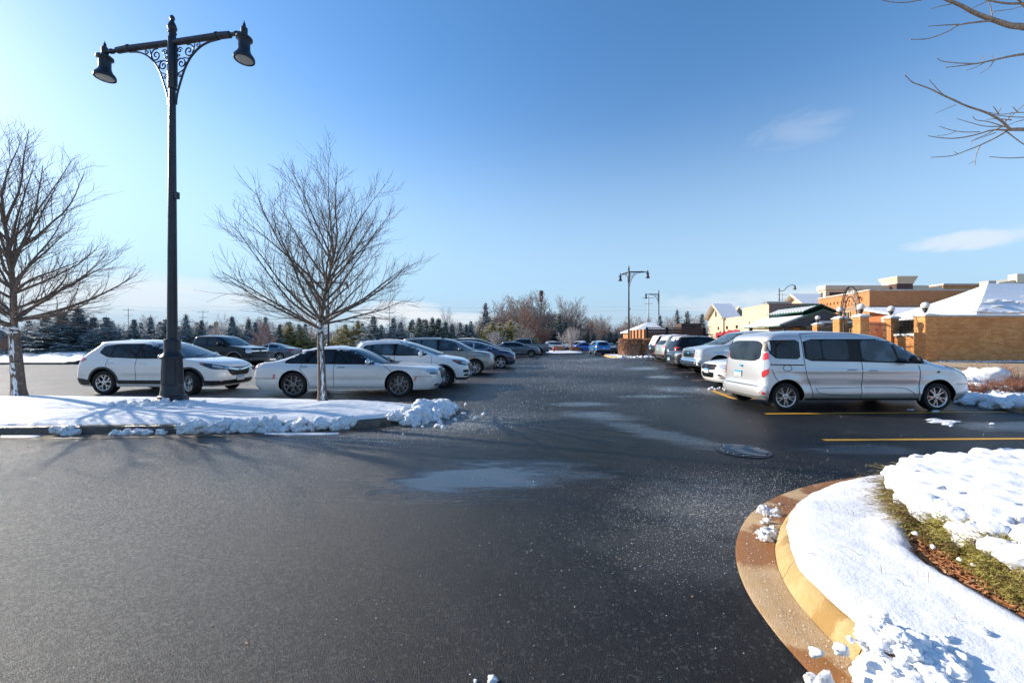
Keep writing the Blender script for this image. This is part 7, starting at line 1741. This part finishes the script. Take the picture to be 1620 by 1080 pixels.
pillar(20.15, 23.0, .50, 2.98, 'brick gate pillar on the right side of the iron arch')
pillar(20.6, 25.0, .50, 2.98, 'brick gate pillar on the left side of the iron arch')
pillar(26.1, 34, .50, 3.0, 'small distant pillar second from the left'); pillar(26.35, 36.7, .50, 3.0, 'farthest brick pillar at the left end of the fence')
def fence(p0, p1, z0, z1, label, motifs=2, step=.11):
    a, b = Vector(p0), Vector(p1); L = (b - a).length; d = (b - a) / L; t = thing('iron_fence', label, 'fence', (a.x, a.y, 0), math.atan2(d.y, d.x))
    mb = MB(); n = int(L / step)
    for k in range(n + 1):
        x = L * k / n; mb.box(x - .010, -.010, z0, x + .010, .010, z1 + .10); mb.lathe([(.018, z1 + .10), (.002, z1 + .18)], 5, (x, 0, 0))
    stuff(mb.build('bars', 'iron_fence', t))
    for z in (z0 + .08, z1): mb = MB(); mb.box(0, -.022, z - .02, L, .022, z + .02); mb.build('rail', 'iron_fence', t)
    for k in range(motifs):
        x = L * (k + .5) / motifs; mb = MB()
        for q in range(4):
            zc = z0 + (z1 - z0) * (q + .7) / 4.4
            for s in (1, -1): mb.tube([(x + s * (.03 + p[0]), -.03, zc + p[2]) for p in spiral(.06, 0, .065, pi, 1.1, s, 12)], .012, 4)
        mb.build('scrollwork', 'far_iron', t)
    return t
fence((23.05, 22.45), (23.62, 24.65), WZ + 1.62, 2.85, 'black iron fence panel with scroll motifs beside the corner pillar')
fence((20.4, 23.1), (23.45, 24.9), WZ + .1, 2.62, 'iron fence between the arch and the brick pillar', 3)
fence((20.15, 23.25), (20.6, 24.75), WZ + .1, 2.55, 'iron double gate under the arch', 2); fence((26.1, 34.25), (26.33, 36.45), WZ + .2, 2.75, 'distant iron fence between the two farthest pillars', 1); fence((21, 26), (25.9, 33.8), WZ + .1, 2.6, 'iron fence running from the arch to the distant pillars', 3)
# arch with letters
t = thing('iron_arch', 'tall ornamental iron arch with wrought letters over the gate', 'arch', (20.38, 24.0, WZ), math.atan2(2.0, .45)); mb = MB()
def archpts(w_, z0, z1, n=30): return [(-w_ * cos(pi * i / n), 0, z0 + (z1 - z0) * sin(pi * i / n)) for i in range(n + 1)]
hw_o, hw_i = .98, .66
mb = MB()
for y in (-.04, .04): mb.tube([(-hw_o, y, 1.6)] + [(a, y, c) for a, b, c in archpts(hw_o, 2.3, 4.45)] + [(hw_o, y, 1.6)], .028, 6)
mb.build('outer_hoop', 'far_iron', t, smooth=True)
mb = MB(); mb.tube([(-hw_i, 0, 1.6)] + archpts(hw_i, 2.2, 3.85) + [(hw_i, 0, 1.6)], .038, 6); mb.build('inner_hoop', 'far_iron', t, smooth=True)
mb = MB(); rnd = random.Random(3)
for k in range(22):
    a = pi * (k + .5) / 22
    if .36 < a / pi < .64: continue
    r_ = (.82, 0); x = -.82 * cos(a); z = 2.25 + 1.95 * sin(a) - .05
    mb.tube([(x + p[0], 0, z + p[2]) for p in spiral(0, 0, .12, a * 2, 1.3, 1 if k % 2 else -1, 12)], .014, 4)
for k in range(4): mb.tube([(-.42 + .28 * k + p[0], 0, 3.3 + .06 * (k in (1, 2)) + p[2]) for p in spiral(0, 0, .10, k, 1.3, 1 if k % 2 else -1, 12)], .014, 4)
mb.build('scrollwork', 'far_iron', t)
def letters(txt, x, z, h, parent, depth, m, flip=False):
    G = {'B': [[(0, 0), (0, 1), (.45, 1), (.55, .8), (.45, .55), (0, .5)], [(.45, .5), (.6, .25), (.5, 0), (0, 0)]], 'R': [[(0, 0), (0, 1), (.5, 1), (.55, .75), (.45, .5), (0, .5)], [(.25, .5), (.6, 0)]], 'I': [[(.25, 0), (.25, 1)]], 'X': [[(0, 0), (.55, 1)], [(0, 1), (.55, 0)]]}
    mb = MB()
    for i, ch in enumerate(txt):
        for st in G[ch]: mb.tube([(x + (i * .78 + q[0]) * h, -.05, z + q[1] * h) for q in st], h * .09, 5)
    mb.build('lettering', m, parent)
letters('BRIX', -.42, 3.94, .27, t, .02, 'globe')

# tent ----------------------------------------------------------------------
t = thing('event_tent', 'large white snow-dusted event tent behind the brick wall', 'tent', (0, 0, 0))
ez = 3.5; C1 = (30.3, 26.0); C0 = (30.3, 32.6); C2 = (47, 26.0); C3 = (47, 32.6); P1 = (34.9, 29.2, 5.85); P2 = (43.5, 29.2, 5.85)
def sag(a, b, c_, n, m_):      # triangular/quad panel with a little sag
    return None
def panel(mb, q, n=16, s=.16, seed=0):
    vs = []
    for i in range(n + 1):
        for j in range(n + 1):
            u, v = i / n, j / n; p = (Vector(q[0]) * (1 - u) + Vector(q[1]) * u) * (1 - v) + (Vector(q[3]) * (1 - u) + Vector(q[2]) * u) * v
            p.z -= s * sin(pi * v) ** .8 * .8 - .02 * fbm(u * 6, v * 3, seed, 1); vs.append(p)
    mb.add(vs, [(i * (n + 1) + j, (i + 1) * (n + 1) + j, (i + 1) * (n + 1) + j + 1, i * (n + 1) + j + 1) for i in range(n) for j in range(n)])
for k, q in enumerate([[(*C0, ez), (*C1, ez), P1, P1], [(*C1, ez), (*C2, ez), P2, P1], [(*C3, ez), (*C0, ez), P1, P2], [(*C2, ez), (*C3, ez), P2, P2]]):
    mb = MB(); panel(mb, q, seed=k); mb.build('roof_panel', 'tent', t, smooth=True)
mb = MB(); mb.box(30.28, 25.96, ez - .30, 47, 25.99, ez + .01); mb.box(30.26, 26.0, ez - .30, 30.29, 32.6, ez + .01); mb.build('valance', 'tent', t)
for x, y in ((30.4, 26.1), (30.4, 32.5), (35.5, 26.1), (40.6, 26.1), (46, 26.1), (35.5, 32.5), (40.6, 32.5)):
    mb = MB(); mb.lathe([(.06, WZ), (.06, ez)], 8, (x, y, 0)); mb.build('pole', 'white_paint', t)
mb = MB()
for k in range(110):
    u = R.random(); v = R.random() ** 1.6 * .6; p = (Vector((*C1, ez)) * (1 - u) + Vector((*C2, ez)) * u) * (1 - v) + (Vector(P1) * (1 - u) + Vector(P2) * u) * v
    lump(mb, (p.x, p.y, p.z - .10 * sin(pi * v)), R.uniform(.06, .28), random.Random(k), 2, .18)
stuff(mb.build('roof_snow', 'snow', t, smooth=True))
mb = MB(); mb.box(30.9, 32.8, WZ, 47, 32.85, 3.3); mb.build('back_curtain', 'dark_gap', t)
t = thing('tent_strap', 'yellow-green strap running down from the tent edge to the pillar', 'strap', (0, 0, 0)); mb = MB()
for k, (a, b) in enumerate((((24.4, 24.5, 1.95), (26.35, 25.3, 3.32)), ((24.5, 24.5, 1.85), (26.4, 25.3, 3.15)))): mb.tube([a, b], .035, 4); 
mb.build('webbing', 'strap', t)
t = thing('steel_tank_roof', 'orange wall with a snow-covered lean-to roof left of the tent', 'building', (0, 0, 0))
mb = MB(); x0 = XY(1413, 38); mb.box(x0, 38, WZ, x0 + 9, 41, 4.1); mb.build('wall', 'orange_wall', t)
mb = MB(); mb.add([(x0 - .2, 37.8, 4.05), (x0 + 9, 37.8, 3.6), (x0 + 9, 42, 5.0), (x0 - .2, 42, 5.0), (x0 - .2, 37.8, 4.22), (x0 + 9, 37.8, 3.8), (x0 + 9, 42, 5.2), (x0 - .2, 42, 5.2)], [(0, 3, 2, 1), (4, 5, 6, 7), (0, 1, 5, 4), (3, 0, 4, 7), (1, 2, 6, 5), (2, 3, 7, 6)]); mb.build('roof_snow', 'snow_far', t)

# brick restaurant ----------------------------------------------------------
t = thing('brick_building', 'orange brick building with a grey band behind the arch and tent', 'building', (0, 0, 0))
bx, by = 39.5, 44.0
mb = MB(); mb.add([(bx, by, 0), (62, by, 0), (62, 60, 0), (40.8, 53, 0), (bx, by, 7.2), (62, by, 7.2), (62, 60, 7.2), (40.8, 53, 7.2)], [(0, 1, 5, 4), (1, 2, 6, 5), (2, 3, 7, 6), (3, 0, 4, 7), (4, 5, 6, 7)]); mb.build('wall', 'brick_tex', t)
mb = MB(); mb.box(bx - .08, by - .08, 7.2, 62, by + .15, 7.36); mb.build('coping', 'stone_cap', t)
mb = MB(); d = Vector((40.8 - bx, 53 - by)).normalized(); n_ = Vector((-d.y, d.x))
q = [(bx, by), (40.8, 53)]; vs = []
for zz in (7.2, 7.36):
    for (a, b), o in (((bx, by), -.12), ((40.8, 53), -.12), ((40.8, 53), .12), ((bx, by), .12)): vs.append((a - n_.x * o, b - n_.y * o, zz))
mb.add(vs, [(0, 3, 2, 1), (4, 5, 6, 7), (0, 1, 5, 4), (2, 3, 7, 6), (1, 2, 6, 5), (3, 0, 4, 7)]); mb.build('coping', 'stone_cap', t)
mb = MB()
for k in range(11):     # corbels under the parapet
    s = 1.2 + k * .68; c = Vector((bx, by)) + d * s + n_ * .06; mb.obox((c.x, c.y, 6.45 + .18 * 0), (.28, .14, .12), math.atan2(d.y, d.x)); mb.obox((c.x, c.y, 6.30), (.14, .10, .14), math.atan2(d.y, d.x))
mb.build('corbels', 'brick_tex', t)
for (s, z0, z1, wd) in ((3.4, 1.4, 5.1, .8),):
    c = Vector((bx, by)) + d * s + n_ * .04; w_ = MB(); w_.obox((c.x, c.y, (z0 + z1) / 2), (wd, .10, z1 - z0), math.atan2(d.y, d.x)); wi = w_.build('window', 'glass_dark', t)
    fr_ = MB()
    for off in (-wd / 2, 0, wd / 2): e = c + d * off + n_ * .06; fr_.obox((e.x, e.y, (z0 + z1) / 2), (.07, .06, z1 - z0), math.atan2(d.y, d.x))
    for zz in (z0, (z0 + z1) / 2, z1): e = c + n_ * .06; fr_.obox((e.x, e.y, zz), (wd, .06, .07), math.atan2(d.y, d.x))
    fr_.build('frame', 'trim_cream', wi)
mb = MB(); c = Vector((bx, by)) + d * 1.4 + n_ * .15; mb.obox((c.x, c.y, 6.6), (.3, .25, .16), 0); mb.build('wall_light', 'far_iron', t)
# brown block with cream cornice behind
t = thing('shop_building', 'dark brown parapet with cream cornice and chimney-like tower behind the brick building', 'building', (0, 0, 0))
mb = MB(); mb.box(47.3, 60, 0, 62, 61, 9.0); mb.build('wall', 'brown_panel', t); mb = MB(); mb.box(47.1, 59.8, 9.0, 62.2, 61.2, 9.35); mb.box(46.9, 59.6, 9.35, 62.4, 61.4, 9.95); mb.box(47.0, 59.7, 7.2, 47.6, 60.2, 9.0); mb.build('cornice', 'trim_cream', t)
mb = MB(); mb.box(56.6, 58.6, 0, 59.0, 60.9, 10.1); mb.build('tower', 'brown_panel', t); mb = MB(); mb.lathe([(1.72, 10.1), (1.8, 10.4), (2.15, 11.0), (2.15, 11.15), (1.95, 11.2)], 4, (57.8, 59.7, 0)); mb.v = [(57.8 + ((a - 57.8) - (b - 59.7)) * .7071, 59.7 + ((a - 57.8) + (b - 59.7)) * .7071, c) for a, b, c in mb.v]; mb.build('tower_cap', 'trim_cream', t)
mb = MB(); mb.box(47, 59.7, 9.952, 62.3, 61.3, 10.02); mb.build('roof_snow', 'snow_far', t)
t = thing('shop_building', 'brown flat-roofed building above the tent ridge', 'building', (0, 0, 0)); mb = MB(); mb.box(XY(1492, 66), 66, 0, XY(1570, 66), 78, 1.6 + 89 / 630 * 66); mb.build('wall', 'brick_tex', t); mb = MB(); mb.box(XY(1491, 66), 65.8, 1.6 + 89 / 630 * 66, XY(1571, 66), 78, 1.85 + 89 / 630 * 66); mb.build('coping', 'stone_cap', t)
mb = MB(); mb.box(XY(1436, 62), 62, 0, XY(1492, 62), 70, 1.6 + 80 / 630 * 62); mb.build('wing', 'trim_cream', t); mb = MB(); mb.add([(XY(1436, 62), 61.9, 9.4), (XY(1492, 62), 61.9, 9.4), (XY(1492, 62), 62.2, 10.3), (XY(1480, 62), 62.2, 10.1)], [(0, 1, 2, 3)]); mb.build('wing_gable', 'trim_cream', t)
mb = MB(); mb.box(XY(1564, 60), 60, 0, XY(1576, 60), 61.2, 1.6 + 96 / 630 * 60); mb.build('chimney', 'stone_cap', t)
t = thing('shop_building', 'cream parapet at the right edge above the tent', 'building', (0, 0, 0)); mb = MB(); z_ = 1.6 + 93 / 630 * 70; mb.add([(XY(1580, 70), 70, 0), (95, 70, 0), (95, 80, 0), (XY(1580, 70), 80, 0), (XY(1580, 70), 70, z_), (95, 70, z_ + 1.6), (95, 80, z_ + 1.6), (XY(1580, 70), 80, z_)], [(0, 1, 5, 4), (1, 2, 6, 5), (2, 3, 7, 6), (3, 0, 4, 7), (4, 5, 6, 7)]); mb.build('wall', 'trim_cream', t)
mb = MB(); mb.box(XY(1608, 69.8), 69.7, z_, XY(1625, 69.8), 71, z_ + 1.5); mb.build('parapet_block', 'trim_cream', t)

# cream and grey shop row ------------------------------------------------------
t = thing('shop_building', 'cream and grey sided shop with burgundy awnings and a snowy gable', 'building', (0, 0, 0))
def wall(mb, pts, z0, z1):
    n = len(pts); mb.add([(a, b, z0) for a, b in pts] + [(a, b, z1) for a, b in pts], [(i, (i + 1) % n, n + (i + 1) % n, n + i) for i in range(n)] + [tuple(range(n, 2 * n))])
mb = MB(); wall(mb, [(38.7, 60), (39.9, 69), (52, 69), (52, 60)], 0, 7.2)
me = mb.mesh('wall'); o = link_mesh('wall', me, ['siding_cream', 'siding_grey'], t)
for p in me.polygons:
    if p.normal.y < -.8: p.material_index = 1
mb = MB(); wall(mb, [(39.95, 69.02), (41.0, 82), (52, 82), (52, 69.02)], 0, 6.0); mb.build('lower_wall', 'siding_cream', t)
mb = MB(); mb.box(38.6, 59.92, 7.2, 52, 60.2, 7.3); mb.build('coping', 'siding_grey', t)
mb = MB(); wall(mb, [(38.62, 59.95), (39.82, 69.05), (40.05, 69.0), (38.85, 60.1)], 7.2, 7.32); mb.build('coping', 'trim_cream', t)
for k in range(24): # siding boards on the grey wall
    mb = MB(); z = .3 + k * .29; mb.add([(38.75, 59.97, z), (46.5, 59.97, z), (46.5, 59.995, z + .28), (38.75, 59.995, z + .28), (38.75, 60, z), (46.5, 60, z)], [(0, 1, 2, 3), (0, 4, 5, 1)]); mb.build('siding_board', 'siding_grey', t)
mb = MB(); mb.box(40.3, 62.9, 7.32, 44, 64, 7.9); mb.build('roof_unit', 'steel', t)
def box_on(s, z0, z1, wd, dp, nm, m, a=(38.7, 60), b=(39.9, 69)):
    d_ = (Vector(b) - Vector(a)).normalized(); n2 = Vector((-d_.y, d_.x)); c = Vector(a) + d_ * s + n2 * dp / 2; mb = MB(); mb.obox((c.x, c.y, (z0 + z1) / 2), (wd, dp, z1 - z0), math.atan2(d_.y, d_.x)); return mb.build(nm, m, t)
box_on(6.3, 0, 4.9, .3, .25, 'downpipe', 'trim_cream')
for s, z in ((3.5, 4.0), (1.0, 3.9), (5.2, 4.1)): box_on(s, z, z + .15, .15, .12, 'wall_light', 'steel')
for px in (1143, 1157, 1169):
    Yw = 40.4 * 630 / (px - 810); mb = MB(); x = 40.0 + (Yw - 69) * .08; hw_ = .95
    mb.add([(x, Yw - hw_, 3.75), (x, Yw + hw_, 3.75), (x - 1.0, Yw + hw_, 2.75), (x - 1.0, Yw - hw_, 2.75), (x, Yw - hw_, 2.75), (x, Yw + hw_, 2.75)], [(0, 1, 2, 3), (0, 3, 4), (1, 5, 2)]); mb.build('awning', 'awning', t)
    mb = MB(); mb.box(x - .04, Yw - .6, 0, x - .01, Yw + .6, 2.4); mb.build('shop_window', 'glass_dark', t)
for k, s in enumerate((1.8, 5.6, 9.2)): box_on(s, 3.9, 4.5, .12, .3, 'sconce', 'far_iron', (39.95, 69.02), (41.0, 82))
# gable block
mb = MB(); gx = 40.6
mb.add([(gx, 76.2, 0), (gx, 82.4, 0), (gx, 82.4, 6.3), (gx, 79.3, 8.75), (gx, 76.2, 6.3), (45, 76.2, 0), (45, 82.4, 0), (45, 82.4, 6.3), (45, 79.3, 8.75), (45, 76.2, 6.3)], [(0, 4, 3, 2, 1), (0, 5, 9, 4), (5, 6, 7, 8, 9), (1, 2, 7, 6)]); mb.build('gable_wall', 'siding_cream', t)
mb = MB()
for s, (ye, yr) in enumerate(((75.6, 79.3), (83.0, 79.3))):
    z_e = 5.95; mb.add([(gx - .7, ye, z_e), (43.6, ye, z_e), (43.6, yr, 8.9), (gx - .7, yr, 8.9), (gx - .7, ye, z_e + .25), (43.6, ye, z_e + .25), (43.6, yr, 9.15), (gx - .7, yr, 9.15)], [(0, 3, 2, 1), (4, 5, 6, 7), (0, 1, 5, 4), (3, 0, 4, 7), (1, 2, 6, 5)])
mb.build('gable_roof', 'snow_far', t)
mb = MB(); mb.tube([(gx - .72, 75.6, 5.95), (gx - .72, 79.3, 8.9), (gx - .72, 83.0, 5.95)], .22, 4); mb.build('fascia', 'trim_cream', t); mb = MB(); mb.box(gx - .06, 79.0, 6.5, gx - .01, 79.5, 7.6); mb.build('gable_vent', 'far_iron', t)
mb = MB(); mb.box(gx - .4, 75.9, 0, gx + .2, 76.5, 6.2); mb.build('corner_post', 'trim_cream', t); mb = MB(); mb.box(gx - .75, 77.2, 2.2, gx - .05, 78.0, 3.3); mb.build('awning', 'awning', t)
t = thing('shop_building', 'second cream gable with a snowy roof rising above the grey wall', 'building', (0, 0, 0)); mb = MB(); gx = 54.0; gy = 76
mb.add([(gx, 71.5, 0), (gx, 80.5, 0), (gx, 80.5, 7.2), (gx, 76, 10.3), (gx, 71.5, 7.2), (64, 71.5, 0), (64, 80.5, 0), (64, 80.5, 7.2), (64, 76, 10.3), (64, 71.5, 7.2)], [(0, 4, 3, 2, 1), (0, 5, 9, 4), (5, 6, 7, 8, 9), (1, 2, 7, 6)]); mb.build('gable_wall', 'siding_cream', t)
mb = MB()
for (ye, yr) in ((70.8, 76), (81.2, 76)): mb.add([(gx - .8, ye, 6.8), (61, ye, 6.8), (59.5, yr, 10.4), (gx - .8, yr, 10.4), (gx - .8, ye, 7.1), (61, ye, 7.1), (59.5, yr, 10.7), (gx - .8, yr, 10.7)], [(0, 3, 2, 1), (4, 5, 6, 7), (0, 1, 5, 4), (3, 0, 4, 7), (1, 2, 6, 5)])
mb.build('gable_roof', 'snow_far', t); mb = MB(); mb.tube([(gx - .82, 70.8, 6.8), (gx - .82, 76, 10.4), (gx - .82, 81.2, 6.8)], .25, 4); mb.build('fascia', 'trim_cream', t)

# green-roofed pavilion ---------------------------------------------------------
t = thing('pavilion', 'open pavilion with a two-tier green metal roof half covered in snow', 'pavilion', (28.2, 36, 0)); 
Y0, Y1 = 0, 5.6
def slope(mb, x0, z0, x1, z1, y0, y1, th): mb.add([(x0, y0, z0), (x1, y0, z1), (x1, y1, z1), (x0, y1, z0), (x0, y0, z0 + th), (x1, y0, z1 + th), (x1, y1, z1 + th), (x0, y1, z0 + th)], [(0, 3, 2, 1), (4, 5, 6, 7), (0, 1, 5, 4), (2, 3, 7, 6), (1, 2, 6, 5), (3, 0, 4, 7)])
mb = MB(); slope(mb, -4.0, 2.95, 0, 4.45, Y0, Y1, .08); slope(mb, 0, 4.45, 4.0, 2.95, Y0, Y1, .08); mb.build('lower_roof', 'roof_green', t)
mb = MB(); slope(mb, -1.7, 4.25, 0, 4.95, Y0 + .3, Y1 - .3, .08); slope(mb, 0, 4.95, 1.7, 4.25, Y0 + .3, Y1 - .3, .08); mb.build('upper_roof', 'roof_green', t)
for k in range(14):
    y = Y0 + .2 + k * .4
    mb = MB(); mb.tube([(-4.0, y, 3.06), (-1.75, y, 3.90)], .03, 4); mb.tube([(-1.7, y, 4.37), (0, y, 5.06)], .03, 4); mb.build('roof_rib', 'roof_green', t)
mb = MB(); slope(mb, -4.05, 3.05, -1.9, 3.85, Y0 - .02, Y1, .13); mb.build('roof_snow', 'snow_far', t); mb = MB()
for k in range(13): y = Y0 + .27 + k * .4; slope(mb, -1.65, 4.36, -.5, 4.83, y, y + .24, .05)
mb.build('rib_snow', 'snow_far', t)
mb = MB(); mb.add([(-3.7, Y0 + .1, 2.98), (0, Y0 + .1, 4.40), (3.7, Y0 + .1, 2.98)], [(0, 1, 2)]); mb.build('gable_end', 'far_iron', t)
for x in (-3.4, 0, 3.4):
    for y in (Y0 + .3, Y1 - .3): mb = MB(); mb.box(x - .1, y - .1, .4, x + .1, y + .1, 3.1); mb.build('post', 'far_iron', t)
for k in range(5): mb = MB(); mb.tube([(-3.6, Y0 + .3 + k * 1.2, 2.9), (3.6, Y0 + .3 + k * 1.2, 2.9)], .05, 4); mb.build('beam', 'far_iron', t)
mb = MB(); mb.box(-.8, -.15, 3.25, 2.9, -.05, 3.45); mb.build('banner', 'white_paint', t)

# bin enclosure and hut beyond the hedge ------------------------------------------
t = thing('bin_enclosure', 'dark brown slatted enclosure with brick piers behind the hedge', 'enclosure', (0, 0, 0)); Yb = 46
xa, xb = XY(1022, Yb), XY(1113, Yb); zt = 1.6 + 21 / 630 * Yb
n_b = 9
for k in range(n_b): mb = MB(); z = .15 + k * (zt - .2) / n_b; mb.box(xa + .2, Yb + .02 * (k % 2), z, xb, Yb + .06, z + (zt - .2) / n_b - .03); mb.build('board', 'fence_brown', t)
for x in (xa, (xa + xb) / 2 - 1, xb): mb = MB(); mb.box(x, Yb - .1, 0, x + .22, Yb + .12, zt + .12); mb.build('post', 'dark_gap', t)
mb = MB(); mb.box(xa, Yb - .12, zt + .0, xb + .2, Yb + .14, zt + .1); mb.build('top_rail', 'fence_brown', t)
mb = MB(); mb.box(XY(1078, 47), 47, 0, XY(1110, 47), 49, zt + .6); mb.build('inner_box', 'fence_brown', t)
for k in range(5):
    y = Yb + .3 + k * 1.15; mb = MB(); x = xa - .05 - .05 * k; mb.box(x - .1, y, 0, x + .25, y + .62, zt - .1); mb.build('brick_pier', 'brick_tex', t); mb = MB(); mb.box(x, y + .62, .1, x + .15, y + 1.15, zt - .3); mb.build('side_board', 'fence_brown', t)
t = thing('utility_hut', 'low hut with a snow-covered hip roof behind the brown enclosure', 'building', (0, 0, 0)); Yh = 53; x0, x1 = XY(1002, Yh), XY(1062, Yh); zc = 1.6 + 16 / 630 * Yh; zp = 1.6 + 32 / 630 * Yh
mb = MB(); mb.box(x0 + .3, Yh + .3, 0, x1, Yh + 6, zc); mb.build('wall', 'brick_tex', t)
mb = MB(); mb.add([(x0, Yh, zc), (x1, Yh, zc), (x1, Yh + 6.5, zc), (x0, Yh + 6.5, zc), (x0 + 3.0, Yh + 3.2, zp), (x1 - 1.6, Yh + 3.2, zp), (x0, Yh, zc - .15), (x1, Yh, zc - .15), (x1, Yh + 6.5, zc - .15), (x0, Yh + 6.5, zc - .15)], [(0, 1, 5, 4), (1, 2, 5), (2, 3, 4, 5), (3, 0, 4), (6, 7, 1, 0), (9, 6, 0, 3), (7, 8, 2, 1)]); mb.build('roof_snow', 'snow_far', t)
t = thing('small_house', 'small grey gabled house beyond the aisle end left of the lamp', 'building', (0, 0, 0)); mb = MB(); x0 = XY(986, 110); mb.add([(x0, 110, 0), (x0 + 5, 110, 0), (x0 + 5, 118, 0), (x0, 118, 0), (x0, 110, 2.4), (x0 + 5, 110, 4.6), (x0 + 5, 118, 4.6), (x0, 118, 2.4)], [(0, 1, 5, 4), (1, 2, 6, 5), (2, 3, 7, 6), (3, 0, 4, 7)]); mb.build('wall', 'siding_grey', t); mb = MB(); mb.add([(x0 - .3, 109.7, 2.4), (x0 + 5.2, 109.7, 5.0), (x0 + 5.2, 118, 5.0), (x0 - .3, 118, 2.4)], [(0, 1, 2, 3)]); mb.build('roof', 'snow_far', t)
